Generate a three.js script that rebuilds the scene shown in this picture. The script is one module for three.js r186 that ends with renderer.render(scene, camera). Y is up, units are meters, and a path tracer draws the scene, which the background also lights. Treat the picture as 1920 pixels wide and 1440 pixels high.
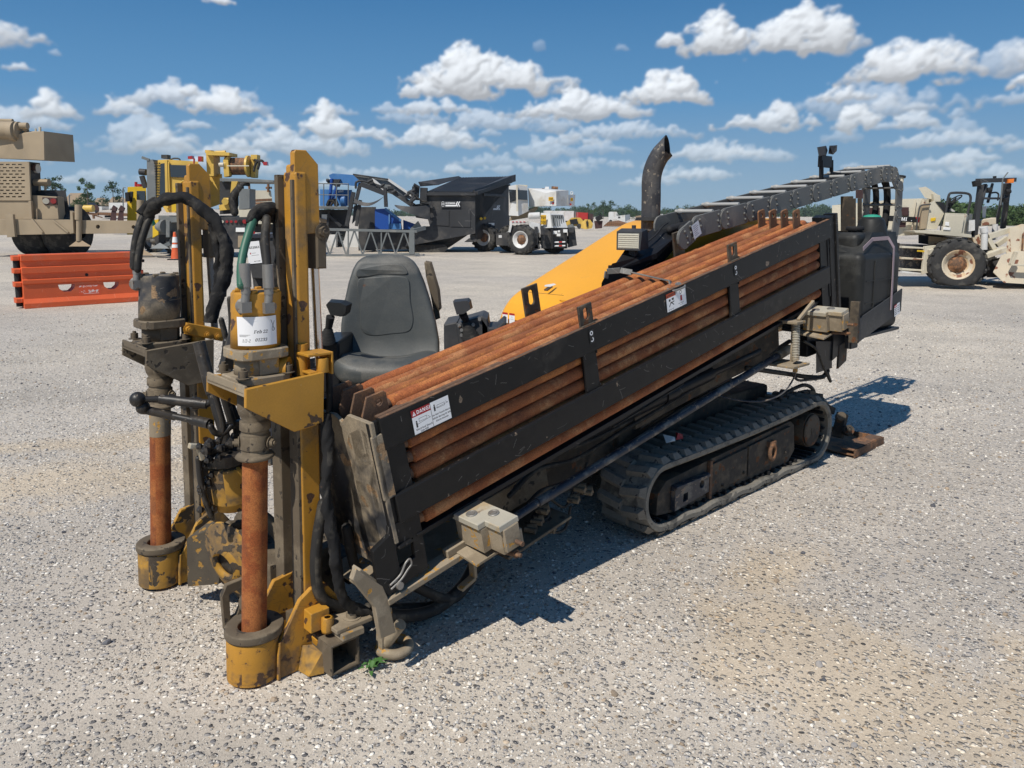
import * as THREE from 'three';
import { mergeGeometries, toCreasedNormals } from 'three/addons/utils/BufferGeometryUtils.js';
import { RoundedBoxGeometry } from 'three/addons/geometries/RoundedBoxGeometry.js';
import { ConvexGeometry } from 'three/addons/geometries/ConvexGeometry.js';

// ---------------------------------------------------------------- camera, sky, sun, exposure
const scene = new THREE.Scene();
const EYE = 1.65, FOC = 1441, PITCH = Math.atan((590 - 403) / FOC);       // focal length and horizon of the photograph, in its pixels
const camera = new THREE.PerspectiveCamera(2 * Math.atan(720 / FOC) * 180 / Math.PI, 4 / 3, 0.1, 9000);
camera.position.set(0, EYE, 0);
camera.rotation.set(-PITCH, 0, 0);
camera.setViewOffset(1024, 768, 0, 130 * 768 / 1440, 1024, 768);          // the photograph is cut from the top of its frame
camera.updateMatrixWorld(true);
const renderer = new THREE.WebGLRenderer({ antialias: true });
renderer.setSize(1024, 768);
renderer.toneMapping = THREE.LinearToneMapping;
renderer.toneMappingExposure = 1.0;
renderer.shadowMap.enabled = true;
const TO_SUN = new THREE.Vector3(-0.453, 1, 0.527).normalize();
const sun = new THREE.DirectionalLight(new THREE.Color(1, 0.945, 0.86), 4.35);
sun.position.copy(TO_SUN).multiplyScalar(60); sun.target.position.set(0, 0, -5);
sun.castShadow = true; sun.shadow.mapSize.set(4096, 4096); sun.shadow.radius = 1;
Object.assign(sun.shadow.camera, { left: -40, right: 40, top: 40, bottom: -40, near: 1, far: 160 });
scene.add(sun, sun.target);

// ---------------------------------------------------------------- random numbers and noise
function rng(seed) { let a = seed >>> 0; return () => { a = (a + 0x6D2B79F5) | 0; let t = Math.imul(a ^ (a >>> 15), 1 | a); t = (t + Math.imul(t ^ (t >>> 7), 61 | t)) ^ t; return ((t ^ (t >>> 14)) >>> 0) / 4294967296; }; }
const hash = (x, y, s) => { let h = Math.imul(x, 374761393) ^ Math.imul(y, 668265263) ^ Math.imul(s + 17, 2246822519); h = Math.imul(h ^ (h >>> 13), 1274126177); return ((h ^ (h >>> 16)) >>> 0) / 4294967296; };
function vn(x, y, p, s) {                                                  // value noise, period p
  const xi = Math.floor(x), yi = Math.floor(y); let fx = x - xi, fy = y - yi;
  fx = fx * fx * (3 - 2 * fx); fy = fy * fy * (3 - 2 * fy);
  const m = (k) => ((k % p) + p) % p, x0 = m(xi), x1 = m(xi + 1), y0 = m(yi), y1 = m(yi + 1);
  const a = hash(x0, y0, s), b = hash(x1, y0, s), c = hash(x0, y1, s), d = hash(x1, y1, s);
  return a + (b - a) * fx + (c - a) * fy + (a - b - c + d) * fx * fy;
}
function fbm(x, y, p, s, o = 4) { let v = 0, a = 0.5, t = 0; for (let i = 0; i < o; i++) { v += a * vn(x * p, y * p, p, s + i * 31); t += a; a *= 0.5; p *= 2; } return v / t; }
const sst = (a, b, x) => { const t = Math.min(1, Math.max(0, (x - a) / (b - a))); return t * t * (3 - 2 * t); };
const mix = (a, b, t) => a + (b - a) * t, mix3 = (a, b, t) => [mix(a[0], b[0], t), mix(a[1], b[1], t), mix(a[2], b[2], t)];
const enc = (v) => { v = Math.min(1, Math.max(0, v)); return Math.round(255 * (v <= 0.0031308 ? 12.92 * v : 1.055 * Math.pow(v, 1 / 2.4) - 0.055)); };

// ---------------------------------------------------------------- sky with fair-weather clouds (4096 x 2048, computed per direction)
function rayOf(u, v) {                                                     // direction in which the photograph shows the pixel u, v
  const a = (u - 960) / FOC, b = (v - 590) / FOC, c = Math.cos(PITCH), s = Math.sin(PITCH);
  return [a, -b * c - s, -(c - b * s)];
}
{
  const W = 4096, H = 2048, data = new Float32Array(W * H * 4);
  const low = [0.32, 0.45, 0.56], mid = [0.122, 0.30, 0.54], up = [0.05, 0.183, 0.405], top = [0.027, 0.108, 0.30], gnd = [0.30, 0.28, 0.25];
  for (let j = 0; j < H; j++) {
    const el = ((j + 0.5) / H - 0.5) * 180;
    let c = el <= 0 ? gnd : el < 8 ? mix3(low, mid, el / 8) : el < 16.5 ? mix3(mid, up, (el - 8) / 8.5) : mix3(up, top, sst(12, 80, el));
    const k0 = j * W * 4; data[k0] = c[0]; data[k0 + 1] = c[1]; data[k0 + 2] = c[2]; data[k0 + 3] = 1; for (let m = 4; m < W * 4; m *= 2) data.copyWithin(k0 + m, k0, k0 + m);
  }
  const D2 = W / 360;
  const light = (() => { const s = TO_SUN; return s; })();
  // one cloud: centre azimuth, base elevation, width, height in degrees; solid 0..1; seed
  function cloud(az, base, w, h, solid, seed, peak = 0.5, n = 0) {
    const R = rng(seed * 7919 + 13), puffs = [];
    n = n || Math.round(10 + w / h * 9);
    for (let i = 0; i < n; i++) {
      const t = R(), x = (t - 0.5) * w, env = Math.pow(Math.max(0.05, 1 - Math.pow(Math.abs(t - peak) / (t < peak ? peak : 1 - peak), 1.7)), 0.8);
      const r = h * (0.13 + 0.27 * R() * (0.35 + env)), y = Math.max(r * 0.5, R() * (h * env - r * 0.9));
      puffs.push([x * (1 - r / w), y, r]);
    }
    const pad = h * 0.35, i0 = Math.floor((az - w / 2 - pad + 180) * D2), i1 = Math.ceil((az + w / 2 + pad + 180) * D2);
    const j0 = Math.max(1026, Math.floor((base - h * 0.15 + 90) * D2)), j1 = Math.ceil((base + h * 1.25 + 90) * D2), nx = i1 - i0 + 1, ny = j1 - j0 + 1, z = new Float32Array(nx * ny);
    for (let j = 0; j < ny; j++) for (let i = 0; i < nx; i++) {
      let x = (i0 + i) / D2 - 180 - az, y = (j0 + j) / D2 - 90 - base;
      const q = 1 / (h * 0.9), n1 = fbm((x * 1.2 + 60) * q / 512, (y * 1.6 + 60) * q / 512, 1024, seed, 5), n2 = fbm((x * 1.2 + 90) * q / 512, (y * 1.6 + 20) * q / 512, 1024, seed + 9, 4);
      x += (n1 - 0.5) * h * 0.75; y += (n2 - 0.5) * h * 0.6;
      let m = 0;
      for (const [px, py, r] of puffs) { const dx = x - px, dy = (y - py) * (y < py ? 1.5 : 1), d = r * r - dx * dx - dy * dy; if (d > m * m) m = Math.sqrt(d); }
      const flat = sst(-0.05, 0.16, y / h + (n1 - 0.5) * 0.25);
      z[j * nx + i] = m * flat * (0.75 + 0.5 * n2);
    }
    for (let pass = 0; pass < 1; pass++) for (const st of [1, nx]) { const c = z.slice(); for (let k = st * 2; k < z.length - st * 2; k++) z[k] = c[k - st] * 0.25 + c[k] * 0.5 + c[k + st] * 0.25; }
    const Lx = 0.45, Ly = 0.75, Lz = 0.48;                                  // the sun in cloud-plane axes: behind the viewer, left and high
    for (let j = 1; j < ny - 1; j++) for (let i = 1; i < nx - 1; i++) {
      const k = j * nx + i, v = z[k]; if (v <= 0) continue;
      const gx = (z[k + 1] - z[k - 1]) * D2 * 0.5, gy = (z[k + nx] - z[k - nx]) * D2 * 0.5, il = 1 / Math.hypot(gx, gy, 1);
      const lit = Math.max(0, (gx * Lx - gy * Ly + Lz) * il), y = ((j0 + j) / D2 - 90 - base) / h;
      const wx = (i0 + i) / D2 * 1.9, wy = (j0 + j) / D2 * 2.4, wisp = fbm(wx / 512 + 0.3, wy / 512 + 0.3, 1024, seed + 21, 4), thick = sst(0.0, 0.34, v / h + (wisp - 0.5) * 0.22), a = sst(0.0, 0.13, v / h) * (0.15 + 0.88 * thick) * solid;
      const under = sst(-0.02, 0.55, y), b = 0.44 + 0.17 * under + 0.40 * lit * (0.3 + 0.7 * under);
      const c = [b * 0.93, b * 0.985, b * 1.035 + 0.015], e = (j0 + j + 0.5) / D2 - 90, hz = 0.55 * (1 - sst(0, 9, e));
      const ii = ((i0 + i) % W + W) % W, o = ((j0 + j) * W + ii) * 4;
      for (let q = 0; q < 3; q++) data[o + q] = mix(data[o + q], mix(c[q], low[q] * 1.2, hz), a);
    }
  }
  const azOf = (x, z) => Math.atan2(z, x) * 180 / Math.PI;
  let seed = 1;
  function seen(u0, u1, vTop, vBase, solid, peak, n) {                      // a cloud where the photograph shows it
    const p = rayOf(u0, vBase), q = rayOf(u1, vBase), t = rayOf((u0 + u1) / 2, vTop), m = rayOf((u0 + u1) / 2, vBase);
    const el = (r) => Math.atan2(r[1], Math.hypot(r[0], r[2])) * 180 / Math.PI, a0 = azOf(p[0], p[2]), a1 = azOf(q[0], q[2]);
    cloud((a0 + a1) / 2, el(m), a1 - a0, el(t) - el(m), solid, seed++, peak, n);
  }
  const R = rng(77);
  for (let i = 0; i < 46; i++) { const az = -180 + i * 7.9 + R() * 5, b = 1.2 + R() * 3.4, w = 5 + R() * 9; cloud(az, b, w, 0.5 + R() * 0.9, 0.35 + 0.3 * R(), 300 + i, R(), 40); }   // thin rows near the horizon
  for (let i = 0; i < 44; i++) { const az = -126 + R() * 72, b = 1.6 + R() * 5.4, h = 0.35 + R() * 0.35 * b; cloud(az, b, h * (2.2 + R() * 4), h, 0.3 + 0.5 * R(), 700 + i, 0.3 + 0.4 * R()); }
  for (const c of [[120, 375, 208, 290, 0.55, 0.6], [365, 700, 238, 292, 0.75, 0.55], [705, 945, 232, 282, 0.8, 0.4], [1050, 1315, 222, 262, 0.6, 0.4], [1300, 1500, 268, 306, 0.55, 0.6], [1640, 1915, 242, 276, 0.6, 0.5], [1670, 1860, 288, 320, 0.55, 0.5], [170, 285, 184, 218, 0.7, 0.4],
    [240, 365, 235, 282, 0.7, 0.5], [960, 1090, 250, 300, 0.55, 0.4], [840, 1000, 285, 315, 0.4, 0.5], [1060, 1200, 262, 290, 0.4, 0.5],
    [44, 158, 163, 226, 0.95, 0.42], [338, 372, 155, 183, 0.8, 0.5], [350, 482, 160, 214, 0.95, 0.55], [556, 668, 193, 264, 1, 0.45], [0, 66, 117, 133, 0.7, 0.6], [378, 442, -8, 9, 0.9, 0.5], [88, 116, 92, 106, 0.3, 0.5],
    [752, 1082, 80, 182, 1, 0.27, 60], [752, 830, 140, 184, 0.9, 0.4], [738, 888, 180, 216, 0.75, 0.55], [688, 760, 192, 214, 0.45, 0.5], [962, 1216, 168, 224, 0.95, 0.45, 46], [1168, 1346, 127, 200, 1, 0.38, 40], [1222, 1282, 52, 92, 0.9, 0.6],
    [1278, 1414, 14, 102, 1, 0.35, 36], [1402, 1632, -4, 102, 1, 0.55, 46], [1584, 1842, 58, 154, 1, 0.6, 46], [1836, 1930, 64, 142, 0.5, 0.6], [1890, 1990, 110, 168, 1, 0.5], [1514, 1642, 156, 193, 0.85, 0.4], [1328, 1546, 192, 246, 0.9, 0.68], [1560, 1662, 193, 246, 0.95, 0.45], [1670, 1766, 204, 242, 0.75, 0.35], [1775, 1815, 203, 224, 0.4, 0.5], [1150, 1180, 82, 98, 0.25, 0.5], [996, 1024, 74, 96, 0.2, 0.5]]) seen(...c);
  for (let i = 0; i < 60; i++) {                                           // and the same sky all the way round
    const az = -180 + R() * 360; if (az > -126 && az < -54) continue;
    const b = 5 + R() * R() * 38, h = 1.4 + R() * 3.2; cloud(az, b, h * (2 + R() * 2), h, 0.7 + 0.3 * R(), 500 + i, 0.3 + 0.4 * R());
  }
  const sky = new THREE.DataTexture(data, W, H, THREE.RGBAFormat, THREE.FloatType);
  sky.mapping = THREE.EquirectangularReflectionMapping; sky.magFilter = sky.minFilter = THREE.LinearFilter; sky.wrapS = THREE.RepeatWrapping; sky.needsUpdate = true;
  scene.background = sky; scene.environment = sky;
}

// ---------------------------------------------------------------- helpers: textures and materials
function tex(size, metres, fn, bumpSize) {                                 // fn(x, y) -> [r, g, b, height]; linear colours, repeats every «metres»
  const d = new Uint8Array(size * size * 4), b = new Uint8Array(size * size * 4);
  for (let j = 0; j < size; j++) for (let i = 0; i < size; i++) {
    const c = fn(i / size, j / size, i, j), k = (j * size + i) * 4, h = Math.round(255 * Math.min(1, Math.max(0, c[3] ?? 0.5)));
    d[k] = enc(c[0]); d[k + 1] = enc(c[1]); d[k + 2] = enc(c[2]); d[k + 3] = 255; b[k] = b[k + 1] = b[k + 2] = h; b[k + 3] = 255;
  }
  const mk = (a, srgb) => { const t = new THREE.DataTexture(a, size, size); t.wrapS = t.wrapT = THREE.RepeatWrapping; t.magFilter = THREE.LinearFilter; t.minFilter = THREE.LinearMipmapLinearFilter; t.generateMipmaps = true; t.repeat.set(1 / metres, 1 / metres); if (srgb) t.colorSpace = THREE.SRGBColorSpace; t.needsUpdate = true; return t; };
  return { map: mk(d, true), bump: mk(b, false) };
}
function scratches(size, n, seed, len = 40) {                              // thin wandering strokes, as a mask
  const m = new Float32Array(size * size), R = rng(seed);
  for (let i = 0; i < n; i++) { let x = R() * size, y = R() * size, a = R() * 6.3; const l = 4 + R() * R() * len, s = 0.3 + 0.7 * R(); for (let k = 0; k < l; k++) { x += Math.cos(a); y += Math.sin(a); a += (R() - 0.5) * 0.15; m[((y | 0) & (size - 1)) * size + ((x | 0) & (size - 1))] = s; } }
  return m;
}
// worn paint: chips down to «under», dust or grease in patches of «dirt», scratches
function worn(paint, o) {
  const { under = [0.1, 0.05, 0.03], dirt = [0.28, 0.22, 0.15], chip = 0.28, dust = 0.4, grain = 0.12, scratch = 60, scol = [0.35, 0.33, 0.3], seed = 1, metres = 0.8, size = 512, rough = 0.6, metal = 0, bump = 0.0012, film = 0.12, clear = 0, spec = 1 } = o;
  const sc = scratch ? scratches(size, scratch, seed + 5) : null;
  const t = tex(size, metres, (x, y, i, j) => {
    const g = vn(x * 256, y * 256, 256, seed + 3), f = fbm(x, y, 24, seed + 41, 3);
    let c = mix3(paint, paint.map((v) => v * 0.72), fbm(x, y, 5, seed + 1, 3)), h = 0.6;
    c = c.map((v) => v * (1 - grain / 2 + grain * g));
    const dm = fbm(x, y, 4, seed + 7, 4), dk = sst(1 - dust - 0.12, 1 - dust + 0.14, dm + (f - 0.5) * 0.22);
    c = mix3(c, dirt.map((v) => v * (0.8 + 0.4 * g)), Math.max(film * f, dk * (0.6 + 0.4 * f))); h += dk * 0.2 * f;
    const cm = fbm(x, y, 13, seed + 19, 4), ck = sst(1 - chip, 1 - chip + 0.035, cm + (f - 0.5) * 0.42 + (g - 0.5) * 0.05);
    c = mix3(c, under.map((v) => v * (0.6 + 0.8 * g)), ck); h -= ck * 0.4;
    if (sc) { const s = sc[j * size + i]; c = mix3(c, scol, s * 0.75); h -= s * 0.15; }
    return [...c, h];
  });
  return new THREE.MeshPhysicalMaterial({ map: t.map, ...(bump ? { bumpMap: t.bump, bumpScale: bump } : {}), roughness: rough, metalness: metal, specularIntensity: spec, clearcoat: clear, clearcoatRoughness: 0.25 });
}
function rust(a, b, dark, seed, metres = 0.5, rough = 0.9, band = 0) {
  const t = tex(512, metres, (x, y) => {
    const n = fbm(x, y, 6, seed, 4), f = fbm(x, y, 40, seed + 8, 3), g = vn(x * 256, y * 256, 256, seed + 2);
    let c = mix3(a, b, sst(0.38, 0.66, n + (f - 0.5) * 0.3)); c = mix3(c, dark, sst(0.5, 0.72, fbm(x, y, 10, seed + 77, 4)) * 0.5);
    if (band) { const q = vn(x * 7 + 0.2 * n, 0.5, 7, seed + 5); c = mix3(c, [c[0] * 1.45, c[1] * 1.7, c[2] * 1.7], band * sst(0.6, 0.8, q)); }
    return [...c.map((v) => v * (0.62 + 0.76 * g)), 0.3 + 0.5 * f + 0.2 * g];
  });
  return new THREE.MeshStandardMaterial({ map: t.map, bumpMap: t.bump, bumpScale: 0.0012, roughness: rough });
}
const plain = (r, g, b, rough = 0.6, metal = 0, more = {}) => new THREE.MeshPhysicalMaterial({ color: new THREE.Color().setRGB(r, g, b), roughness: rough, metalness: metal, ...more });
const M = {};
M.yellow = worn([0.55, 0.262, 0.024], { chip: 0.27, dust: 0.33, dirt: [0.20, 0.13, 0.06], seed: 11, metres: 0.7, scratch: 260, under: [0.09, 0.045, 0.025], rough: 0.55, scol: [0.2, 0.13, 0.06] });
M.yellowPlate = worn([0.52, 0.255, 0.026], { chip: 0.24, dust: 0.34, dirt: [0.2, 0.13, 0.06], seed: 12, metres: 0.6, under: [0.07, 0.04, 0.02], rough: 0.55, scratch: 25, scol: [0.5, 0.45, 0.35] });
M.yellowDirty = worn([0.55, 0.29, 0.04], { chip: 0.42, dust: 0.5, dirt: [0.11, 0.08, 0.05], seed: 13, metres: 0.5, under: [0.06, 0.045, 0.03], rough: 0.8, bump: 0.003 });
M.yellowCup = worn([0.56, 0.27, 0.028], { chip: 0.38, dust: 0.42, dirt: [0.15, 0.095, 0.05], seed: 61, metres: 0.45, scratch: 240, under: [0.085, 0.045, 0.025], rough: 0.7, bump: 0.002, size: 256, scol: [0.12, 0.07, 0.03] });
M.mudSteel = worn([0.13, 0.10, 0.066], { chip: 0.33, dust: 0.52, dirt: [0.19, 0.15, 0.10], seed: 14, metres: 0.5, under: [0.05, 0.04, 0.03], rough: 0.85, bump: 0.003 });
M.mudDark = worn([0.085, 0.068, 0.046], { chip: 0.3, dust: 0.5, dirt: [0.06, 0.048, 0.034], seed: 54, metres: 0.4, under: [0.3, 0.16, 0.03], rough: 0.9, bump: 0.004, scratch: 0, size: 256 });
M.tanSteel = worn([0.27, 0.215, 0.145], { chip: 0.28, dust: 0.5, dirt: [0.33, 0.27, 0.19], seed: 15, metres: 0.4, under: [0.45, 0.24, 0.05], rough: 0.8 });
M.grease = worn([0.02, 0.018, 0.016], { chip: 0.2, dust: 0.35, dirt: [0.05, 0.04, 0.03], size: 256, seed: 16, metres: 0.3, under: [0.09, 0.07, 0.05], rough: 0.45, bump: 0.006, scratch: 0 });
M.black = worn([0.012, 0.0125, 0.0135], { spec: 0.45, chip: 0.15, dust: 0.22, dirt: [0.05, 0.045, 0.04], seed: 17, metres: 0.9, under: [0.2, 0.15, 0.11], rough: 0.4, film: 0.16, scratch: 150, scol: [0.28, 0.26, 0.24], bump: 0.0008 });
M.blackDusty = worn([0.03, 0.034, 0.042], { chip: 0.3, dust: 0.70, dirt: [0.33, 0.265, 0.18], seed: 18, metres: 0.9, under: [0.3, 0.19, 0.1], rough: 0.75, scratch: 90 });
M.blackClean = worn([0.016, 0.017, 0.02], { spec: 0.45, bump: 0, chip: 0.1, dust: 0.15, dirt: [0.06, 0.055, 0.05], seed: 19, metres: 1.2, under: [0.12, 0.09, 0.07], rough: 0.35, scratch: 30 });
M.frameDark = worn([0.048, 0.043, 0.038], { spec: 0.45, chip: 0.27, dust: 0.52, film: 0.35, dirt: [0.125, 0.1, 0.072], seed: 20, metres: 0.6, under: [0.13, 0.06, 0.03], rough: 0.8, bump: 0.002, scratch: 20 });
M.navyWorn = worn([0.022, 0.027, 0.042], { bump: 0, chip: 0.3, dust: 0.42, dirt: [0.17, 0.16, 0.14], seed: 21, metres: 0.35, under: [0.2, 0.15, 0.11], rough: 0.5, scratch: 50 });
M.rod = rust([0.33, 0.098, 0.03], [0.43, 0.15, 0.042], [0.22, 0.065, 0.025], 31, 0.62, 0.9, 0.4);
M.rodTan = rust([0.29, 0.092, 0.03], [0.40, 0.175, 0.07], [0.19, 0.062, 0.027], 32, 0.55, 0.9, 0.3);
M.rodBrown = rust([0.26, 0.085, 0.027], [0.38, 0.14, 0.04], [0.17, 0.055, 0.022], 33, 0.5, 0.85, 0.35);
M.pipe = rust([0.26, 0.068, 0.016], [0.34, 0.115, 0.03], [0.14, 0.045, 0.02], 34, 0.45);
M.rustSteel = rust([0.13, 0.075, 0.045], [0.27, 0.13, 0.06], [0.06, 0.04, 0.03], 35, 0.3);
M.steel = worn([0.32, 0.31, 0.29], { bump: 0, chip: 0.2, dust: 0.35, dirt: [0.25, 0.2, 0.15], size: 256, seed: 22, metres: 0.3, under: [0.2, 0.12, 0.08], rough: 0.5, metal: 0.5 });
M.chrome = plain(0.62, 0.62, 0.63, 0.22, 0.95);
M.chain = worn([0.15, 0.15, 0.14], { bump: 0, chip: 0.12, dust: 0.35, dirt: [0.2, 0.185, 0.16], size: 256, seed: 23, metres: 0.6, under: [0.05, 0.045, 0.04], rough: 0.6, scratch: 60 });
M.chainRod = plain(0.36, 0.355, 0.335, 0.5);
M.alu = worn([0.48, 0.45, 0.37], { bump: 0, chip: 0.2, dust: 0.42, dirt: [0.40, 0.30, 0.17], size: 256, seed: 24, metres: 0.35, under: [0.25, 0.2, 0.15], rough: 0.6, scratch: 80 });
M.rubber = worn([0.05, 0.048, 0.043], { chip: 0.22, dust: 0.72, dirt: [0.235, 0.212, 0.172], seed: 25, metres: 0.5, under: [0.05, 0.045, 0.04], rough: 0.8, film: 0.35, bump: 0.002, scratch: 30, scol: [0.15, 0.14, 0.12] });
M.rubberLug = worn([0.06, 0.057, 0.052], { chip: 0.2, dust: 0.7, dirt: [0.24, 0.215, 0.175], seed: 26, metres: 0.4, under: [0.06, 0.055, 0.05], rough: 0.85, film: 0.4, scratch: 20 });
M.hose = worn([0.028, 0.027, 0.026], { spec: 0.45, chip: 0.15, dust: 0.4, dirt: [0.09, 0.08, 0.065], size: 256, seed: 27, metres: 0.3, under: [0.06, 0.05, 0.04], rough: 0.6, scratch: 0 });
M.sleeve = worn([0.017, 0.017, 0.018], { spec: 0.45, chip: 0.1, dust: 0.4, dirt: [0.05, 0.046, 0.04], size: 256, seed: 28, metres: 0.25, rough: 0.9, bump: 0.004, scratch: 0 });
M.vinyl = worn([0.058, 0.066, 0.066], { chip: 0.05, dust: 0.5, dirt: [0.125, 0.12, 0.105], size: 256, seed: 29, metres: 0.8, rough: 0.55, film: 0.3, bump: 0.0006, scratch: 8, scol: [0.12, 0.12, 0.11] });
M.hood = worn([0.92, 0.425, 0.033], { bump: 0, spec: 0.5, chip: 0.05, dust: 0.24, dirt: [0.80, 0.40, 0.07], size: 256, seed: 30, metres: 2.4, rough: 0.42, grain: 0.03, film: 0.06, scratch: 30, scol: [0.6, 0.3, 0.08], clear: 0.12 });
M.tank = worn([0.021, 0.022, 0.022], { spec: 0.45, bump: 0, chip: 0.06, dust: 0.35, dirt: [0.048, 0.048, 0.045], size: 256, seed: 36, metres: 0.9, rough: 0.5, film: 0.3, scratch: 40, scol: [0.06, 0.06, 0.06] });
M.stack = worn([0.05, 0.05, 0.055], { chip: 0.27, dust: 0.45, dirt: [0.10, 0.095, 0.09], seed: 37, metres: 0.3, under: [0.24, 0.205, 0.16], rough: 0.6, metal: 0.1 });
M.orangeLamp = plain(0.8, 0.22, 0.03, 0.35);
M.white = worn([0.74, 0.74, 0.72], { bump: 0, chip: 0.1, dust: 0.25, dirt: [0.5, 0.46, 0.4], size: 256, seed: 38, metres: 3, under: [0.3, 0.2, 0.13], rough: 0.5, scratch: 10 });
M.cream = worn([0.68, 0.63, 0.50], { bump: 0, chip: 0.12, dust: 0.25, dirt: [0.5, 0.42, 0.3], size: 256, seed: 39, metres: 3, under: [0.25, 0.11, 0.06], rough: 0.55, scratch: 10 });
M.creamRusty = worn([0.66, 0.58, 0.44], { bump: 0, chip: 0.35, dust: 0.5, dirt: [0.52, 0.36, 0.2], size: 256, seed: 40, metres: 2, under: [0.22, 0.09, 0.05], rough: 0.7 });
M.tan = worn([0.40, 0.315, 0.21], { bump: 0, chip: 0.07, dust: 0.3, dirt: [0.33, 0.26, 0.17], size: 256, seed: 41, metres: 3, under: [0.12, 0.1, 0.08], rough: 0.75, grain: 0.06, scratch: 12 });
M.craneYellow = worn([0.72, 0.47, 0.09], { bump: 0, chip: 0.09, dust: 0.25, dirt: [0.5, 0.34, 0.1], size: 256, seed: 42, metres: 2.5, under: [0.1, 0.07, 0.04], rough: 0.5, scratch: 10 });
M.cabYellow = worn([0.80, 0.52, 0.02], { bump: 0, chip: 0.05, dust: 0.2, dirt: [0.6, 0.4, 0.05], size: 256, seed: 43, metres: 2.5, under: [0.1, 0.07, 0.04], rough: 0.45, scratch: 6 });
M.greyDark = worn([0.05, 0.052, 0.056], { spec: 0.45, bump: 0, chip: 0.1, dust: 0.35, dirt: [0.09, 0.085, 0.08], size: 256, seed: 44, metres: 3, under: [0.02, 0.02, 0.02], rough: 0.55, scratch: 20 });
M.greyMid = worn([0.17, 0.185, 0.185], { bump: 0, chip: 0.12, dust: 0.3, dirt: [0.25, 0.24, 0.22], size: 256, seed: 45, metres: 2, under: [0.08, 0.08, 0.08], rough: 0.5, scratch: 20 });
M.blue = worn([0.065, 0.22, 0.52], { bump: 0, chip: 0.1, dust: 0.25, dirt: [0.12, 0.24, 0.44], size: 256, seed: 46, metres: 2, under: [0.03, 0.06, 0.12], rough: 0.5, scratch: 10 });
M.blueDeep = plain(0.012, 0.07, 0.32, 0.45);
M.orange = worn([0.78, 0.13, 0.035], { bump: 0, chip: 0.05, dust: 0.25, dirt: [0.62, 0.14, 0.06], size: 256, seed: 47, metres: 1.5, under: [0.3, 0.1, 0.06], rough: 0.55, scratch: 40, scol: [0.75, 0.3, 0.2] });
M.red = plain(0.42, 0.025, 0.02, 0.5);
M.darkRed = worn([0.06, 0.025, 0.025], { bump: 0, chip: 0.2, dust: 0.3, dirt: [0.1, 0.06, 0.05], size: 256, seed: 48, metres: 1, rough: 0.8, scratch: 20 });
M.tyre = worn([0.026, 0.026, 0.027], { bump: 0, chip: 0.1, dust: 0.45, dirt: [0.085, 0.08, 0.07], size: 256, seed: 49, metres: 1, rough: 0.9, film: 0.25, scratch: 0 });
M.glass = plain(0.03, 0.035, 0.04, 0.08, 0, { clearcoat: 1 });
M.dark = plain(0.012, 0.012, 0.013, 0.8);
M.whitePlain = plain(0.78, 0.78, 0.76, 0.5);
M.woodTan = plain(0.3, 0.22, 0.14, 0.8);
M.lens = plain(0.55, 0.52, 0.42, 0.25, 0, { clearcoat: 0.6 });
M.redLens = plain(0.35, 0.02, 0.02, 0.2, 0, { clearcoat: 0.7 });
M.greenPaint = plain(0.035, 0.12, 0.075, 0.5);
M.teal = plain(0.03, 0.3, 0.2, 0.6);
M.pinkStrap = plain(0.34, 0.26, 0.28, 0.7);

// ---------------------------------------------------------------- helpers: geometry
const V = (x, y, z) => new THREE.Vector3(x, y, z), P3 = (a) => Array.isArray(a) ? new THREE.Vector3(...a) : a;
function boxUV(g) {                                                        // uv in metres, by the way each face points
  const p = g.attributes.position, uv = new Float32Array(p.count * 2), a = V(), b = V(), c = V(), n = V();
  for (let i = 0; i < p.count; i += 3) {
    a.fromBufferAttribute(p, i); b.fromBufferAttribute(p, i + 1); c.fromBufferAttribute(p, i + 2);
    n.copy(b).sub(a).cross(c.clone().sub(a)); const x = Math.abs(n.x), y = Math.abs(n.y), z = Math.abs(n.z);
    for (let k = 0; k < 3; k++) { const q = k === 0 ? a : k === 1 ? b : c, o = (i + k) * 2; if (x >= y && x >= z) { uv[o] = q.z; uv[o + 1] = q.y; } else if (y >= z) { uv[o] = q.x; uv[o + 1] = q.z; } else { uv[o] = q.x; uv[o + 1] = q.y; } }
  }
  g.setAttribute('uv', new THREE.BufferAttribute(uv, 2)); return g;
}
function clean(g) { if (g.index) g = g.toNonIndexed(); for (const k of Object.keys(g.attributes)) if (k !== 'position' && k !== 'normal') g.deleteAttribute(k); if (!g.attributes.normal) g.computeVertexNormals(); return g; }
function join(list) { const g = mergeGeometries(list.flat(9).map(clean), false); return boxUV(g); }
function part(parent, name, list, mat, label) {
  const m = new THREE.Mesh(join(Array.isArray(list) ? list : [list]), mat); m.name = name; m.castShadow = m.receiveShadow = true;
  if (label) m.userData.label = label; parent.add(m); return m;
}
const used = {};
function numbered(n) { used[n] = (used[n] ?? -1) + 1; return used[n] ? n + '_' + String(used[n]).padStart(3, '0') : n; }
function thing(name, label, category, pos = [0, 0, 0], turn = 0, group) {
  const o = new THREE.Group(); o.name = numbered(name); o.position.set(...pos); o.rotation.y = turn; o.userData = { label, category }; if (group) o.userData.group = group; scene.add(o); return o;
}
function bx(x0, x1, y0, y1, z0, z1, r = 0.004) {
  const w = Math.abs(x1 - x0), h = Math.abs(y1 - y0), d = Math.abs(z1 - z0); r = Math.min(r, w * 0.3, h * 0.3, d * 0.3);
  const g = r > 0 ? new RoundedBoxGeometry(w, h, d, 1, r) : new THREE.BoxGeometry(w, h, d); return g.translate((x0 + x1) / 2, (y0 + y1) / 2, (z0 + z1) / 2);
}
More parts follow.
